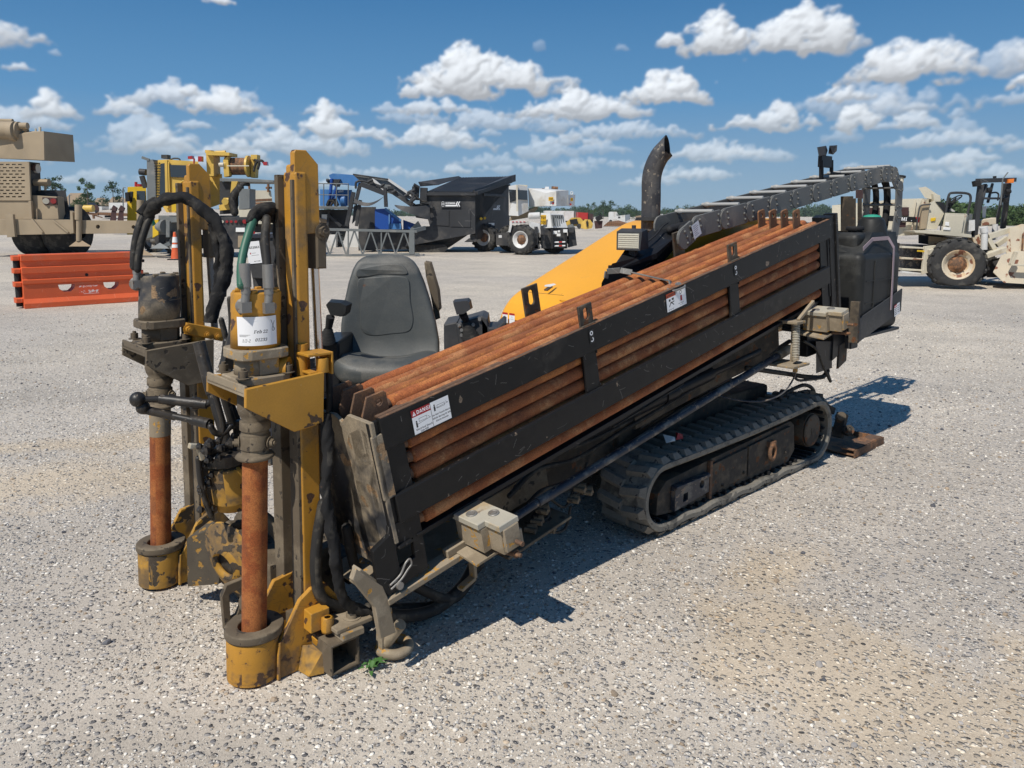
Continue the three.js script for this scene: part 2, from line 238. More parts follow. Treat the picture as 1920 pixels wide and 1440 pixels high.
function along(g, p, q, up = V(0, 1, 0)) {                                 // puts a shape made along +y from 0 between p and q
  const y = q.clone().sub(p).normalize(), x = V().crossVectors(up, y); if (x.lengthSq() < 1e-6) x.set(1, 0, 0); x.normalize(); const z = V().crossVectors(x, y);
  return g.applyMatrix4(new THREE.Matrix4().makeBasis(x, y, z).setPosition(p));
}
function beam(p, q, w, t = w, up) { p = P3(p); q = P3(q); const l = p.distanceTo(q), g = new RoundedBoxGeometry(w, l, t, 1, Math.min(0.004, w * 0.2, t * 0.2)); return along(g.translate(0, l / 2, 0), p, q, up && P3(up)); }
function cyl(p, q, r0, r1 = r0, seg = 20, open = false) { p = P3(p); q = P3(q); const l = p.distanceTo(q); return along(new THREE.CylinderGeometry(r1, r0, l, seg, 1, open).translate(0, l / 2, 0), p, q); }
function lathe(prof, p, q, seg = 28) { p = P3(p); q = P3(q); return along(new THREE.LatheGeometry(prof.map(([r, y]) => new THREE.Vector2(r, y)), seg), p, q); }
function tube(pts, r, seg, rs = 10) { const c = new THREE.CatmullRomCurve3(pts.map(P3), false, 'centripetal'); seg = seg || pts.length * 7; const g = new THREE.TubeGeometry(c, seg, r, rs, false), a = pts[0], b = pts[pts.length - 1]; return [g, new THREE.SphereGeometry(r, 8, 6).translate(...P3(a).toArray()), new THREE.SphereGeometry(r, 8, 6).translate(...P3(b).toArray())]; }
function crumpled(pts, r, seed, amp = 0.25, rs = 14) {                     // a cloth sleeve round hoses: a tube with folds
  const c = new THREE.CatmullRomCurve3(pts.map(P3), false, 'centripetal'), seg = Math.round(c.getLength() / 0.012), g = new THREE.TubeGeometry(c, seg, r, rs, false), p = g.attributes.position, a = V(), m = V();
  for (let i = 0; i <= seg; i++) { m.copy(c.getPointAt(i / seg)); for (let j = 0; j <= rs; j++) { const k = i * (rs + 1) + j, jj = j % rs; a.fromBufferAttribute(p, k).sub(m); a.multiplyScalar(1 + amp * (2 * vn(i * 0.32, jj * 0.55, 4096, seed) - 1) + amp * 0.6 * (2 * vn(i * 0.9, jj * 1.1, 4096, seed + 3) - 1)).add(m); p.setXYZ(k, a.x, a.y, a.z); } }
  g.computeVertexNormals(); return g;
}
function slab(pts, z0, z1, holes = [], bevel = 0.002) {                    // outline in x, y pushed from z0 to z1
  const s = new THREE.Shape(pts.map((p) => new THREE.Vector2(p[0], p[1]))); for (const h of holes) s.holes.push(new THREE.Path(h.map((p) => new THREE.Vector2(p[0], p[1]))));
  const lo = Math.min(z0, z1), d = Math.abs(z1 - z0), b = Math.min(bevel, d * 0.3);
  return new THREE.ExtrudeGeometry(s, { depth: d - 2 * b, bevelEnabled: b > 0, bevelSize: b, bevelOffset: -b, bevelThickness: b, bevelSegments: 1, curveSegments: 10 }).translate(0, 0, lo + b);
}
const ring = (cx, cy, r, n = 16, ry = r) => Array.from({ length: n }, (_, i) => [cx + r * Math.cos(i / n * 6.2832), cy + ry * Math.sin(i / n * 6.2832)]);
const hull = (pts) => new ConvexGeometry(pts.map(P3));
function bolt(p, n, r = 0.012, h = 0.012) { p = P3(p); n = P3(n).clone().normalize(); const q = p.clone().addScaledVector(n, h), w = p.clone().addScaledVector(n, 0.003); return [cyl(p, w, r * 1.5, r * 1.5, 14), along(new THREE.CylinderGeometry(r, r, h, 6).translate(0, h / 2, 0), p, q), cyl(q, q.clone().addScaledVector(n, h * 0.35), r * 0.5, r * 0.5, 8)]; }
const mat4 = (g, m) => (Array.isArray(g) ? g.flat(9).map((x) => x.applyMatrix4(m)) : g.applyMatrix4(m));
function decal(parent, name, w, h, draw, px, place, label) {               // flat print: a sheet with a drawn texture
  const c = document.createElement('canvas'); c.width = px; c.height = Math.round(px * h / w); const x = c.getContext('2d'); draw(x, c.width, c.height);
  const t = new THREE.CanvasTexture(c); t.colorSpace = THREE.SRGBColorSpace; t.anisotropy = 4;
  const m = new THREE.Mesh(new THREE.PlaneGeometry(w, h), new THREE.MeshStandardMaterial({ map: t, roughness: 0.5 })); m.name = name; place(m); if (label) m.userData.label = label; parent.add(m); return m;
}
// ---------------------------------------------------------------- the ground: compacted shell and limestone gravel, one sheet to the horizon
const SAND = [[-2.9, -4.6, 2.6, 0.5, 0.42], [0.95, -3.0, 0.55, 0.4, 0.9], [1.35, -2.55, 0.5, 0.3, 0.8], [1.15, -3.35, 0.5, 0.26, 0.8], [2.0, -2.55, 0.9, 0.25, 0.5], [-2.6, -5.6, 3, 0.25, 0.3]];
function sandAt(x, z) {                                                    // where fine tan sand lies on the gravel: tyre and track marks
  let s = 0; const w = (fbm(x * 0.37 + 9, z * 0.37 + 9, 1, 5, 1), (vn(x * 3.1, z * 3.1, 4096, 71) - 0.5) * 0.7 + (vn(x * 11, z * 11, 4096, 72) - 0.5) * 0.6);
  for (const [cx, cz, rx, rz, a] of SAND) { const c = Math.cos(a), q = Math.sin(a), dx = x - cx, dz = z - cz, u = (dx * c - dz * q) / rx, v = (dx * q + dz * c) / rz; s = Math.max(s, 1 - sst(0.45, 1.15, Math.hypot(u, v) + w)); }
  return s;
}
{
  const S = 2048, col = new Float32Array(S * S * 3), hgt = new Float32Array(S * S), R = rng(501);
  for (let j = 0; j < S; j++) for (let i = 0; i < S; i++) { const x = i / S, y = j / S, n = fbm(x, y, 8, 61, 4), g = hash(i, j, 62), k = (j * S + i), b = 0.72 + 0.26 * n + 0.3 * (g - 0.5) + 0.22 * (vn(x * 620, y * 620, 620, 63) - 0.5); col[k * 3] = 0.55 * b; col[k * 3 + 1] = 0.49 * b; col[k * 3 + 2] = 0.41 * b; hgt[k] = 0.12 * n + 0.12 * g; }
  const stone = (x, y, r, e, a, c) => { const ca = Math.cos(a), sa = Math.sin(a), m = Math.ceil(r * 1.3); for (let dj = -m; dj <= m; dj++) for (let di = -m; di <= m; di++) { const u = (di * ca + dj * sa) / r, v = (-di * sa + dj * ca) / (r * e), d = u * u + v * v; if (d > 1) continue; const k = ((y + dj) & (S - 1)) * S + ((x + di) & (S - 1)), h = 0.25 + 0.6 * Math.sqrt(1 - d) * Math.min(1, r / 6); if (h > hgt[k]) { hgt[k] = h; const t = 0.85 + 0.3 * hash(x + di, y + dj, 9); for (let q = 0; q < 3; q++) col[k * 3 + q] = c[q] * t; } } };
  for (let i = 0; i < 62000; i++) {
    const r = 1 + Math.pow(R(), 3) * 5.6, t = R(), b = 0.5 + 0.85 * R(), c = t < 0.34 ? [0.68, 0.635, 0.56] : t < 0.64 ? [0.45, 0.41, 0.36] : t < 0.84 ? [0.31, 0.295, 0.28] : t < 0.93 ? [0.42, 0.34, 0.25] : [0.14, 0.135, 0.135];
    stone((R() * S) | 0, (R() * S) | 0, r, 0.55 + 0.45 * R(), R() * 3.14, c.map((v) => v * b));
  }
  const t = tex(S, 3.4, (x, y, i, j) => { const k = j * S + i; return [col[k * 3], col[k * 3 + 1], col[k * 3 + 2], hgt[k]]; });
  t.map.anisotropy = t.bump.anisotropy = 8;
  // rings of vertices round the viewer, close together near by
  const pos = [], colr = [], uv = [], idx = [], A = 360, rad = [0]; for (let r = 0.9; r < 5200;) { rad.push(r); r += Math.max(0.055, r * (r < 14 ? 0.011 : r < 60 ? 0.03 : 0.12)); }
  for (let i = 0; i < rad.length; i++) for (let j = 0; j <= A; j++) {
    const a = j / A * Math.PI * 2, fine = rad[i], x = Math.cos(a) * fine, z = Math.sin(a) * fine, s = rad[i] < 30 ? sandAt(x, z) : 0;
    const und = rad[i] < 60 ? (fbm(x / 64 + 3, z / 64 + 3, 96, 81, 4) - 0.5) * 0.03 - 0.006 * s : 0;
    const rise = 3.0 * sst(75, 150, -z) * sst(0.05, 0.45, -x / Math.max(1, -z));    // the yard climbs gently far off on the left
    pos.push(x, und + rise - 0.004, z); uv.push(x, z);
    const n = fbm(x / 200 + 5, z / 200 + 5, 40, 91, 5), n2 = vn(x * 0.9, z * 2.3, 4096, 93);
    let c = mix3([1.0, 0.995, 1.0], [1.22, 1.19, 1.13], sst(0.3, 0.7, n)); c = c.map((v) => v * (0.93 + 0.14 * n2)); c = mix3(c, [1.16, 1.04, 0.86], s * 0.7); 
    colr.push(...c);
    if (i && j) { const q = i * (A + 1) + j; idx.push(q, q - 1, q - A - 1, q - 1, q - A - 2, q - A - 1); }
  }
  const g = new THREE.BufferGeometry(); g.setAttribute('position', new THREE.Float32BufferAttribute(pos, 3)); g.setAttribute('uv', new THREE.Float32BufferAttribute(uv, 2)); g.setAttribute('color', new THREE.Float32BufferAttribute(colr, 3)); g.setIndex(idx); g.computeVertexNormals();
  { const n = g.attributes.normal; if (n.getY(5000) < 0) { const ix = g.index.array; for (let i = 0; i < ix.length; i += 3) { const q = ix[i]; ix[i] = ix[i + 1]; ix[i + 1] = q; } g.computeVertexNormals(); } }
  const ground = new THREE.Mesh(g, new THREE.MeshStandardMaterial({ map: t.map, bumpMap: t.bump, bumpScale: 0.011, roughness: 0.95, vertexColors: true })); ground.name = 'ground'; ground.receiveShadow = true; ground.userData = { kind: 'structure', label: 'pale compacted gravel and shell yard with sandy tyre marks' }; scene.add(ground);
  // loose stones near by, as real stones
  const shapes = [1, 2, 3, 4].map((s) => { const q = new THREE.IcosahedronGeometry(1, s > 2 ? 1 : 0), p = q.attributes.position, RR = rng(900 + s), keep = {}; for (let i = 0; i < p.count; i++) { const k = [p.getX(i), p.getY(i), p.getZ(i)].map((v) => v.toFixed(2)).join(); const f = keep[k] ??= 0.72 + 0.45 * RR(); p.setXYZ(i, p.getX(i) * f, p.getY(i) * f * 0.62, p.getZ(i) * f * 0.85); } q.computeVertexNormals(); return q; });
  const mat = new THREE.MeshStandardMaterial({ roughness: 0.9 }), mtx = new THREE.Matrix4(), e = new THREE.Euler(), qn = new THREE.Quaternion(), cl = new THREE.Color();
  const lists = shapes.map(() => []), RR = rng(4242);
  for (let i = 0; i < 330000; i++) {
    const z = -(1.9 + 11 * Math.pow(RR(), 1.25)), half = 1.2 - z * 0.74, x = (RR() * 2 - 1) * half, cl0 = fbm(x / 64 + 2, z / 64 + 2, 110, 97, 4);
    const dist = Math.hypot(x, z), s = sandAt(x, z); if (RR() < s * 0.75 || RR() > 0.25 + 1.3 * sst(0.35, 0.62, cl0)) continue;
    const big = Math.pow(RR(), 14), r = (0.0012 + 0.0022 * RR() + 0.0075 * big) * (dist > 6 ? 1.35 : 1); if (dist > 5 && r < 0.0026) continue; if (dist > 8.5 && r < 0.004) continue;
    lists[(RR() * 4) | 0].push([x, z, r, RR(), RR(), RR()]);
  }
  for (let i = 0; i < 420; i++) { const x = 1.2 + 5.5 * RR(), z = -(3.6 + 6 * RR()); lists[(RR() * 4) | 0].push([x, z, 0.005 + 0.013 * Math.pow(RR(), 3), RR(), RR(), 0.96]); }
  for (let i = 0; i < 260; i++) { const x = -3.2 + 6 * RR(), z = -(2.1 + 3.2 * RR()); lists[(RR() * 4) | 0].push([x, z, 0.006 + 0.012 * Math.pow(RR(), 3), RR(), RR(), 0.7 + 0.3 * RR()]); }
  lists.forEach((l, k) => {
    const im = new THREE.InstancedMesh(shapes[k], mat, l.length); im.name = numbered('loose_gravel'); im.userData = { kind: 'stuff', label: 'loose pale and grey stones strewn on the yard', category: 'gravel', group: 'loose stones of the yard' }; im.castShadow = im.receiveShadow = true;
    l.forEach(([x, z, r, a, b, c], i) => { const und = (fbm(x / 64 + 3, z / 64 + 3, 96, 81, 4) - 0.5) * 0.03 - 0.006 * sandAt(x, z); e.set((a - 0.5) * 0.8, a * 40, (b - 0.5) * 0.8); mtx.compose(V(x, und - 0.004 + r * 0.22, z), qn.setFromEuler(e), V(r, r, r)); im.setMatrixAt(i, mtx); const w = 0.75 + 0.5 * b; cl.setRGB(...(c < 0.28 ? [0.66, 0.62, 0.55] : c < 0.66 ? [0.52, 0.475, 0.41] : c < 0.86 ? [0.36, 0.335, 0.31] : c < 0.94 ? [0.36, 0.28, 0.2] : [0.11, 0.11, 0.12]).map((v) => v * w)); im.setColorAt(i, cl); });
    scene.add(im);
  });
}
// ---------------------------------------------------------------- the drill: x runs back along the machine, y up, z out towards its near side
const YAW = 42.7 * Math.PI / 180, MO = V(0.70686, 0, -3.73635), TILT = 11.45 * Math.PI / 180, MA = V(Math.cos(YAW), 0, -Math.sin(YAW)), MB = V(Math.sin(YAW), 0, Math.cos(YAW));
const drill = thing('directional_drill', 'yellow and black tracked horizontal drill with rust brown rods in its side rack', 'drilling machine', MO.toArray(), YAW);
const toM = (w) => V(w.clone().sub(MO).dot(MA), w.y, w.clone().sub(MO).dot(MB));
function pick(u, v, n, off) { const r = V(...rayOf(u, v)), c = V(0, EYE, 0); return c.addScaledVector(r, (off - c.dot(n)) / r.dot(n)); }
const pz = (u, v, z) => toM(pick(u, v, MB, z + MO.dot(MB))), py = (u, v, y) => toM(pick(u, v, V(0, 1, 0), y)), pxx = (u, v, x) => toM(pick(u, v, MA, x + MO.dot(MA))), pd = (u, v, d) => toM(pick(u, v, V(0, 0, -1), d));
const BOX = new THREE.Matrix4().makeRotationZ(TILT).setPosition(-1.6, 0.576, 0);     // the rod rack leans back: s along it, t across it
const inBox = (g) => mat4(g, BOX), bp = (s, t, z) => V(s, t, z).applyMatrix4(BOX);
const STEP = new THREE.Matrix4().makeBasis(V(0, 0, 1), V(0, 1, 0), V(-1, 0, 0));      // outline in z, y pushed towards -x

// crawler tracks
function loopPoint(q, out = 0) {                                           // q 0..1 round the belt: bottom, back, top, front
  const ra = 0.165 + out, rb = 0.19 + out, ax = 0.13, ay = 0.20, bxx = 1.80, by = 0.225, L1 = bxx - ax, L2 = Math.PI * rb, L3 = Math.hypot(bxx - ax, 0.05), L4 = Math.PI * ra, T = L1 + L2 + L3 + L4; let d = q * T;
  if (d < L1) return [ax + d, mix(ay - ra, by - rb, d / L1), -Math.PI / 2]; d -= L1;
  if (d < L2) { const a = -Math.PI / 2 + d / rb; return [bxx + rb * Math.cos(a), by + rb * Math.sin(a), a]; } d -= L2;
  if (d < L3) return [mix(bxx, ax, d / L3), mix(by + rb, ay + ra, d / L3) - 0.012 * Math.sin(d / L3 * 3.1416), Math.PI / 2]; d -= L3;
  const a = Math.PI / 2 + d / ra; return [ax + ra * Math.cos(a), ay + ra * Math.sin(a), a];
}
function belt(z0, z1) {                                                    // rubber band with a rounded rim on both edges
  const N = 150, sec = [[z0, -0.010], [z0 + 0.012, -0.022], [z0 + 0.045, -0.016], [z1 - 0.045, -0.016], [z1 - 0.012, -0.022], [z1, -0.010], [z1, 0.014], [z1 - 0.01, 0.02], [z0 + 0.01, 0.02], [z0, 0.014]], pos = [], idx = [], n = sec.length;
  for (let i = 0; i <= N; i++) { const [x, y, a] = loopPoint(i / N % 1); const wob = 0.006 * Math.sin(i * 0.7) * (i / N < 0.35 ? 1 : 0); for (const [z, o] of sec) pos.push(x + Math.cos(a) * (o + wob), y + Math.sin(a) * (o + wob), z); }
  for (let i = 0; i < N; i++) for (let j = 0; j < n; j++) { const a = i * n + j, b = i * n + (j + 1) % n, c = a + n, d = b + n; idx.push(a, b, c, b, d, c); }
  const g = new THREE.BufferGeometry(); g.setAttribute('position', new THREE.Float32BufferAttribute(pos, 3)); g.setIndex(idx); return toCreasedNormals(g.toNonIndexed(), 0.7);
}
function lugShape(inner) {                                                 // across the belt (z), along it (x), outwards (y)
  const w = 0.032, t = 0.019, h = 0.028, z0 = inner ? -0.155 : -0.012, z1 = inner ? 0.0 : 0.135, sl = inner ? -0.012 : 0.012, e = inner ? 0.006 : 0.022;
  const k = (z, x, y) => [x + sl * (z - z0) / (z1 - z0) * 2, y, z];
  return boxUV(clean(hull([k(z0, -w, 0), k(z0, w, 0), k(z1, -w, 0), k(z1, w, 0), k(z0 + (inner ? e : 0), -t, h), k(z0 + (inner ? e : 0), t, h), k(z1 - (inner ? 0 : e), -t, h), k(z1 - (inner ? 0 : e), t, h)])));
}
const lugGeo = [lugShape(false), lugShape(true)];
function track(zNear, full) {
  const b = part(drill, 'rubber_track', belt(zNear - 0.30, zNear), M.rubber), N = 45, list = [];
  for (let i = 0; i < N; i++) for (const inner of [0, 1]) {
    const q = (i + inner * 0.5) / N, [x, y, a] = loopPoint(q), m = new THREE.Matrix4().makeRotationZ(a - Math.PI / 2).setPosition(x + Math.cos(a) * 0.018, y + Math.sin(a) * 0.018, zNear - (inner ? 0.142 : 0.137));
    if (full) { const l = new THREE.Mesh(lugGeo[inner], M.rubberLug); l.name = 'lug'; l.castShadow = l.receiveShadow = true; l.applyMatrix4(m); b.add(l); } else list.push(lugGeo[inner].clone().applyMatrix4(m));
  }
  if (!full) part(b, 'lug', list, M.rubberLug);
  const drive = []; for (let i = 0; i < 64; i++) { const [x, y, a] = loopPoint(i / 64), g = bx(-0.008, 0.008, -0.012, 0.012, -0.11, 0.11, 0); g.applyMatrix4(new THREE.Matrix4().makeRotationZ(a - Math.PI / 2).setPosition(x - Math.cos(a) * 0.024, y - Math.sin(a) * 0.024, zNear - 0.145)); drive.push(g); }
  part(b, 'drive_lug', drive, M.dark);
  const z = zNear - 0.045, f = part(drill, 'track_frame', [slab([[0.12, 0.085], [0.13, 0.2], [0.2, 0.255], [0.66, 0.285], [1.53, 0.335], [1.58, 0.30], [1.60, 0.13], [1.52, 0.065], [0.62, 0.06], [0.3, 0.062]], z - 0.2, z - 0.012)], M.frameDark);
  part(f, 'cover_plate', [slab([[0.60, 0.085], [0.60, 0.255], [0.985, 0.275], [0.985, 0.10]], z - 0.012, z + 0.004), slab([[1.0, 0.10], [1.0, 0.28], [1.5, 0.31], [1.5, 0.12]], z - 0.012, z + 0.006), bolt([0.95, 0.13, z], [0, 0, 1], 0.012), bolt([1.44, 0.15, z], [0, 0, 1], 0.012), bolt([0.72, 0.11, z], [0, 0, 1], 0.01)], M.frameDark);
  part(f, 'tensioner', [slab([[0.24, 0.085], [0.24, 0.205], [0.56, 0.225], [0.56, 0.115]], z - 0.01, z + 0.02, [[[0.31, 0.115], [0.31, 0.165], [0.36, 0.168], [0.36, 0.12]], ring(0.49, 0.175, 0.022)]), bx(0.24, 0.56, 0.205, 0.222, z - 0.01, z + 0.03)], M.navyWorn);
  part(f, 'guard_rail', [slab([[0.58, 0.06], [0.58, 0.285], [0.605, 0.285], [0.605, 0.06]], z - 0.01, z + 0.012)], M.rustSteel);
  part(drill, 'drive_motor', [cyl([1.80, 0.225, z - 0.2], [1.80, 0.225, z - 0.006], 0.115, 0.115, 32), lathe([[0, 0], [0.10, 0], [0.108, 0.006], [0.108, 0.014], [0.09, 0.02], [0.02, 0.022], [0, 0.022]], [1.80, 0.225, z - 0.006], [1.80, 0.225, z + 0.02], 32), bx(1.765, 1.782, 0.2, 0.245, z + 0.012, z + 0.02)], M.frameDark);
  const sh = new THREE.TorusGeometry(0.036, 0.013, 10, 22).scale(0.8, 1.25, 1).translate(1.23, 0.205, z + 0.032);
  part(f, 'shackle', [sh, bx(1.205, 1.275, 0.235, 0.27, z, z + 0.035), bolt([1.225, 0.25, z + 0.03], [0, 0, 1], 0.014)], M.rustSteel);
}
track(0, true); track(-1.02, false);
part(drill, 'chassis', [bx(0.15, 1.75, 0.22, 0.5, -0.98, -0.34, 0.02), beam([-0.9, 0.30, -0.62], [0.4, 0.42, -0.62], 0.5, 0.16), beam([-1.55, 0.22, -0.5], [-0.2, 0.45, -0.5], 0.3, 0.12), bx(0.0, 1.15, 0.5, 0.8, -0.95, -0.42, 0.03), beam(V(0.1, 0.62, -0.3), V(1.6, 0.86, -0.3), 0.2, 0.2)], M.frameDark);

// rod rack
const T0 = 0.39, RAILZ = 0.1;
{
  const rack = part(drill, 'rod_rack', [inBox(bx(0.0, 3.36, -0.1, T0 - 0.02, -0.335, -0.318, 0.002)), inBox(bx(0.0, 3.36, -0.12, -0.1, -0.33, 0.06, 0.002)), inBox(bx(3.33, 3.35, -0.1, 0.37, -0.33, 0.085, 0.002))], M.blackClean);
  part(rack, 'upper_rail', inBox(slab([[0.012, 0.275], [0.012, 0.392], [3.36, 0.392], [3.36, 0.275]], 0.078, RAILZ, [], 0.003)), M.black);
  part(rack, 'lower_rail', inBox(slab([[0.012, -0.004], [0.012, 0.104], [3.31, 0.104], [3.31, -0.004]], 0.082, RAILZ + 0.004, [], 0.003)), M.black);
  for (const s of [1.04, 1.128, 2.2, 2.288]) for (const t of [0.104, 0.275]) part(rack, 'weld_bead', inBox(tube([V(s, t, 0.092), V(s + (t > 0.2 ? 0.0 : 0.0), t + (t > 0.2 ? -0.012 : 0.012), 0.0935)], 0.004)), M.black);
  part(rack, 'worn_edge', inBox([bx(0.02, 3.34, 0.3915, 0.3945, 0.0795, 0.0985, 0), bx(0.02, 0.6, 0.3905, 0.3955, 0.06, 0.0785, 0)]), M.rustSteel, 'bare rusted top edge of the rail');
  for (const s of [1.04, 2.2]) part(rack, 'stake', inBox(bx(s, s + 0.088, 0.10, 0.28, 0.076, 0.092)), M.black);
  for (const s of [1.06, 2.23]) { const tabHole = Array.from({ length: 18 }, (_, i) => { const a = i / 18 * 6.2832; return [s + 0.042 + 0.014 * Math.cos(a), 0.445 + (Math.sin(a) > 0 ? 0.013 : -0.013) + 0.013 * Math.sin(a)]; });
    part(rack, 'lifting_tab', inBox([slab([[s, 0.38], [s, 0.485], [s + 0.085, 0.485], [s + 0.085, 0.38]], 0.072, 0.084, [tabHole]), beam(V(s, 0.393, 0.09), V(s + 0.085, 0.393, 0.09), 0.012, 0.012)]), M.frameDark); }
  for (const [u0, v0, u1, v1] of [[975, 600, 1005, 550], [1256, 485, 1277, 442]]) { const a = pz(u0, v0, -0.325), b = pz(u1, v1, -0.325).applyMatrix4(BOX.clone().invert()), s = b.x - 0.1, h = Array.from({ length: 16 }, (_, i) => { const q = i / 16 * 6.2832; return [s + 0.05 + 0.017 * Math.cos(q), 0.47 + (Math.sin(q) > 0 ? 0.02 : -0.02) + 0.016 * Math.sin(q)]; });
    part(rack, 'lifting_tab', inBox(slab([[s, 0.36], [s, 0.525], [s + 0.1, 0.525], [s + 0.1, 0.36]], -0.318, -0.306, [h])), M.frameDark); }
  part(rack, 'far_rail', inBox([bx(0.0, 3.36, 0.30, 0.385, -0.318, -0.306, 0.003)]), M.blackClean);
  for (const z of [0.009, -0.067, -0.143, -0.219]) for (const q of [0, 1]) part(rack, 'column_divider', inBox([[slab([[3.06, 0.2], [3.06, 0.49], [3.075, 0.5], [3.125, 0.5], [3.14, 0.49], [3.14, 0.2]], z - 0.005, z + 0.005, [ring(3.1, 0.465, 0.012)]), slab([[0.0, -0.05], [0.0, 0.39], [0.03, 0.45], [0.10, 0.45], [0.11, 0.44], [0.11, -0.05]], z - 0.005, z + 0.005, z > -0.1 ? [ring(0.075, 0.415, 0.012)] : [])][q]]), M.rustSteel);
  // slotted front plate, dusty, bent round the near corner
  const holes = []; for (const [z, t] of [[0.06, 0.30], [0.025, 0.32], [0.045, 0.11], [0.005, 0.10], [0.05, -0.03], [0.0, -0.04], [-0.06, 0.28], [-0.10, 0.09]]) holes.push([[z - 0.004, t - 0.055], [z + 0.004, t - 0.055], [z + 0.004, t + 0.035], [z - 0.004, t + 0.035]]);
  part(rack, 'front_plate', inBox([slab([[-0.40, -0.22], [-0.40, 0.36], [-0.15, 0.375], [-0.1, 0.355], [-0.05, 0.392], [0.098, 0.39], [0.098, -0.07], [0.055, -0.075], [0.04, -0.22]], 0.008, 0.024, holes).applyMatrix4(STEP), bx(-0.03, 0.02, 0.1, 0.34, 0.085, 0.098, 0.004)]), M.blackDusty);
  part(rack, 'corner_post', inBox([slab([[-0.026, -0.02], [-0.026, 0.386], [0.1, 0.386], [0.1, -0.02]], 0.07, 0.088), slab([[-0.037, -0.03], [-0.11, -0.054], [-0.119, -0.18], [-0.09, -0.245], [0.093, -0.231], [0.1, 0.0], [-0.03, 0.0]], 0.07, 0.092, [[[-0.02, -0.092], [0.053, -0.086], [0.047, -0.162], [-0.022, -0.17]]]), bx(-0.015, 0.045, -0.095, -0.083, 0.08, 0.105), bx(0.07, 0.11, -0.09, -0.08, 0.08, 0.096)]), M.black);
  part(rack, 'rear_post', inBox([slab([[3.35, -0.28], [3.35, 0.40], [3.40, 0.405], [3.42, 0.40], [3.42, -0.28]], -0.02, 0.09), slab([[3.24, -0.24], [3.24, 0.28], [3.345, 0.28], [3.345, -0.24]], 0.06, 0.08), slab([[3.42, 0.41], [3.42, -0.3], [3.45, -0.3], [3.45, 0.41]], 0.02, 0.1)]), M.black);
  part(rack, 'hitch_pin', [...[0].flatMap(() => tube([bp(-0.075, -0.205, 0.098), bp(-0.03, -0.188, 0.1), bp(0.0, -0.155, 0.102), bp(0.018, -0.15, 0.102), bp(0.02, -0.172, 0.102), bp(0.0, -0.185, 0.102), bp(-0.03, -0.205, 0.102), bp(-0.075, -0.22, 0.1)], 0.004)), cyl(bp(-0.045, -0.222, 0.08), bp(-0.045, -0.222, 0.112), 0.014)], M.steel);
  part(rack, 'step_bar', inBox([bx(-0.10, 0.30, -0.275, -0.252, 0.03, 0.105), bx(-0.10, 0.5, -0.285, -0.275, -0.32, 0.09), bx(0.19, 0.31, -0.252, -0.222, 0.05, 0.085)]), M.tanSteel);
  // stickers
  const face = (s, t, z) => (m) => { m.applyMatrix4(new THREE.Matrix4().makeRotationZ(TILT)); m.position.copy(bp(s, t, z)); };
  decal(rack, 'danger_sticker', 0.17, 0.092, (x, w, h) => {
    x.fillStyle = '#f1f1f1'; x.fillRect(0, 0, w, h); x.fillStyle = '#a8161c'; x.fillRect(0, 0, w / 2, h * 0.29); x.fillStyle = '#fff'; x.font = 'bold ' + h * 0.21 + 'px sans-serif'; x.fillText('DANGER', w * 0.135, h * 0.225);
    x.beginPath(); x.moveTo(w * 0.03, h * 0.24); x.lineTo(w * 0.075, h * 0.06); x.lineTo(w * 0.12, h * 0.24); x.fill(); x.fillStyle = '#a8161c'; x.fillRect(w * 0.07, h * 0.12, w * 0.011, h * 0.09);
    x.strokeStyle = x.fillStyle = '#111'; x.lineWidth = h * 0.012; for (const o of [0.06, 0.56]) { x.strokeRect(w * (o + 0.11), h * 0.42 - (o > 0.5 ? h * 0.2 : 0), w * 0.2, h * 0.12); x.beginPath(); x.moveTo(w * (o + 0.05), h * (o > 0.5 ? 0.32 : 0.62)); x.lineTo(w * (o + 0.4), h * (o > 0.5 ? 0.28 : 0.55)); x.lineTo(w * (o + 0.34), h * (o > 0.5 ? 0.2 : 0.45)); x.stroke(); x.beginPath(); x.arc(w * (o + 0.04), h * (o > 0.5 ? 0.18 : 0.5), h * 0.035, 0, 7); x.fill(); x.fillRect(w * (o + 0.02), h * (o > 0.5 ? 0.22 : 0.54), w * 0.04, h * 0.2); }
    x.font = 'bold ' + h * 0.105 + 'px sans-serif'; x.fillText('Electrical Shock', w * 0.06, h * 0.86); x.fillText('Can Kill', w * 0.16, h * 0.97); x.font = 'bold ' + h * 0.095 + 'px sans-serif'; x.fillText('Do Not Touch Machine', w * 0.51, h * 0.6); x.fillText('While Boring Or When', w * 0.51, h * 0.73); x.fillText('Alarm Sounds', w * 0.58, h * 0.86); x.strokeStyle = '#333'; x.strokeRect(w * 0.5, 0, 1, h); x.strokeRect(1, 1, w - 2, h - 2);
  }, 420, face(0.222, 0.328, RAILZ + 0.003));
  decal(rack, 'warning_sticker', 0.158, 0.088, (x, w, h) => {
    x.fillStyle = '#eee'; x.fillRect(0, 0, w, h); x.fillStyle = '#b3441c'; x.fillRect(0, 0, w * 0.48, h * 0.24); x.fillStyle = '#1a1a1a'; x.font = 'bold ' + h * 0.16 + 'px sans-serif'; x.fillText('WARNING', w * 0.11, h * 0.18); x.beginPath(); x.moveTo(w * 0.02, h * 0.2); x.lineTo(w * 0.055, h * 0.05); x.lineTo(w * 0.09, h * 0.2); x.fill();
    x.fillRect(w * 0.12, h * 0.34, w * 0.08, h * 0.12); x.fillRect(w * 0.27, h * 0.32, w * 0.1, h * 0.12); x.lineWidth = h * 0.05; x.strokeStyle = '#111'; x.beginPath(); x.moveTo(w * 0.12, h * 0.75); x.lineTo(w * 0.22, h * 0.52); x.lineTo(w * 0.36, h * 0.72); x.moveTo(w * 0.2, h * 0.58); x.lineTo(w * 0.38, h * 0.52); x.stroke();
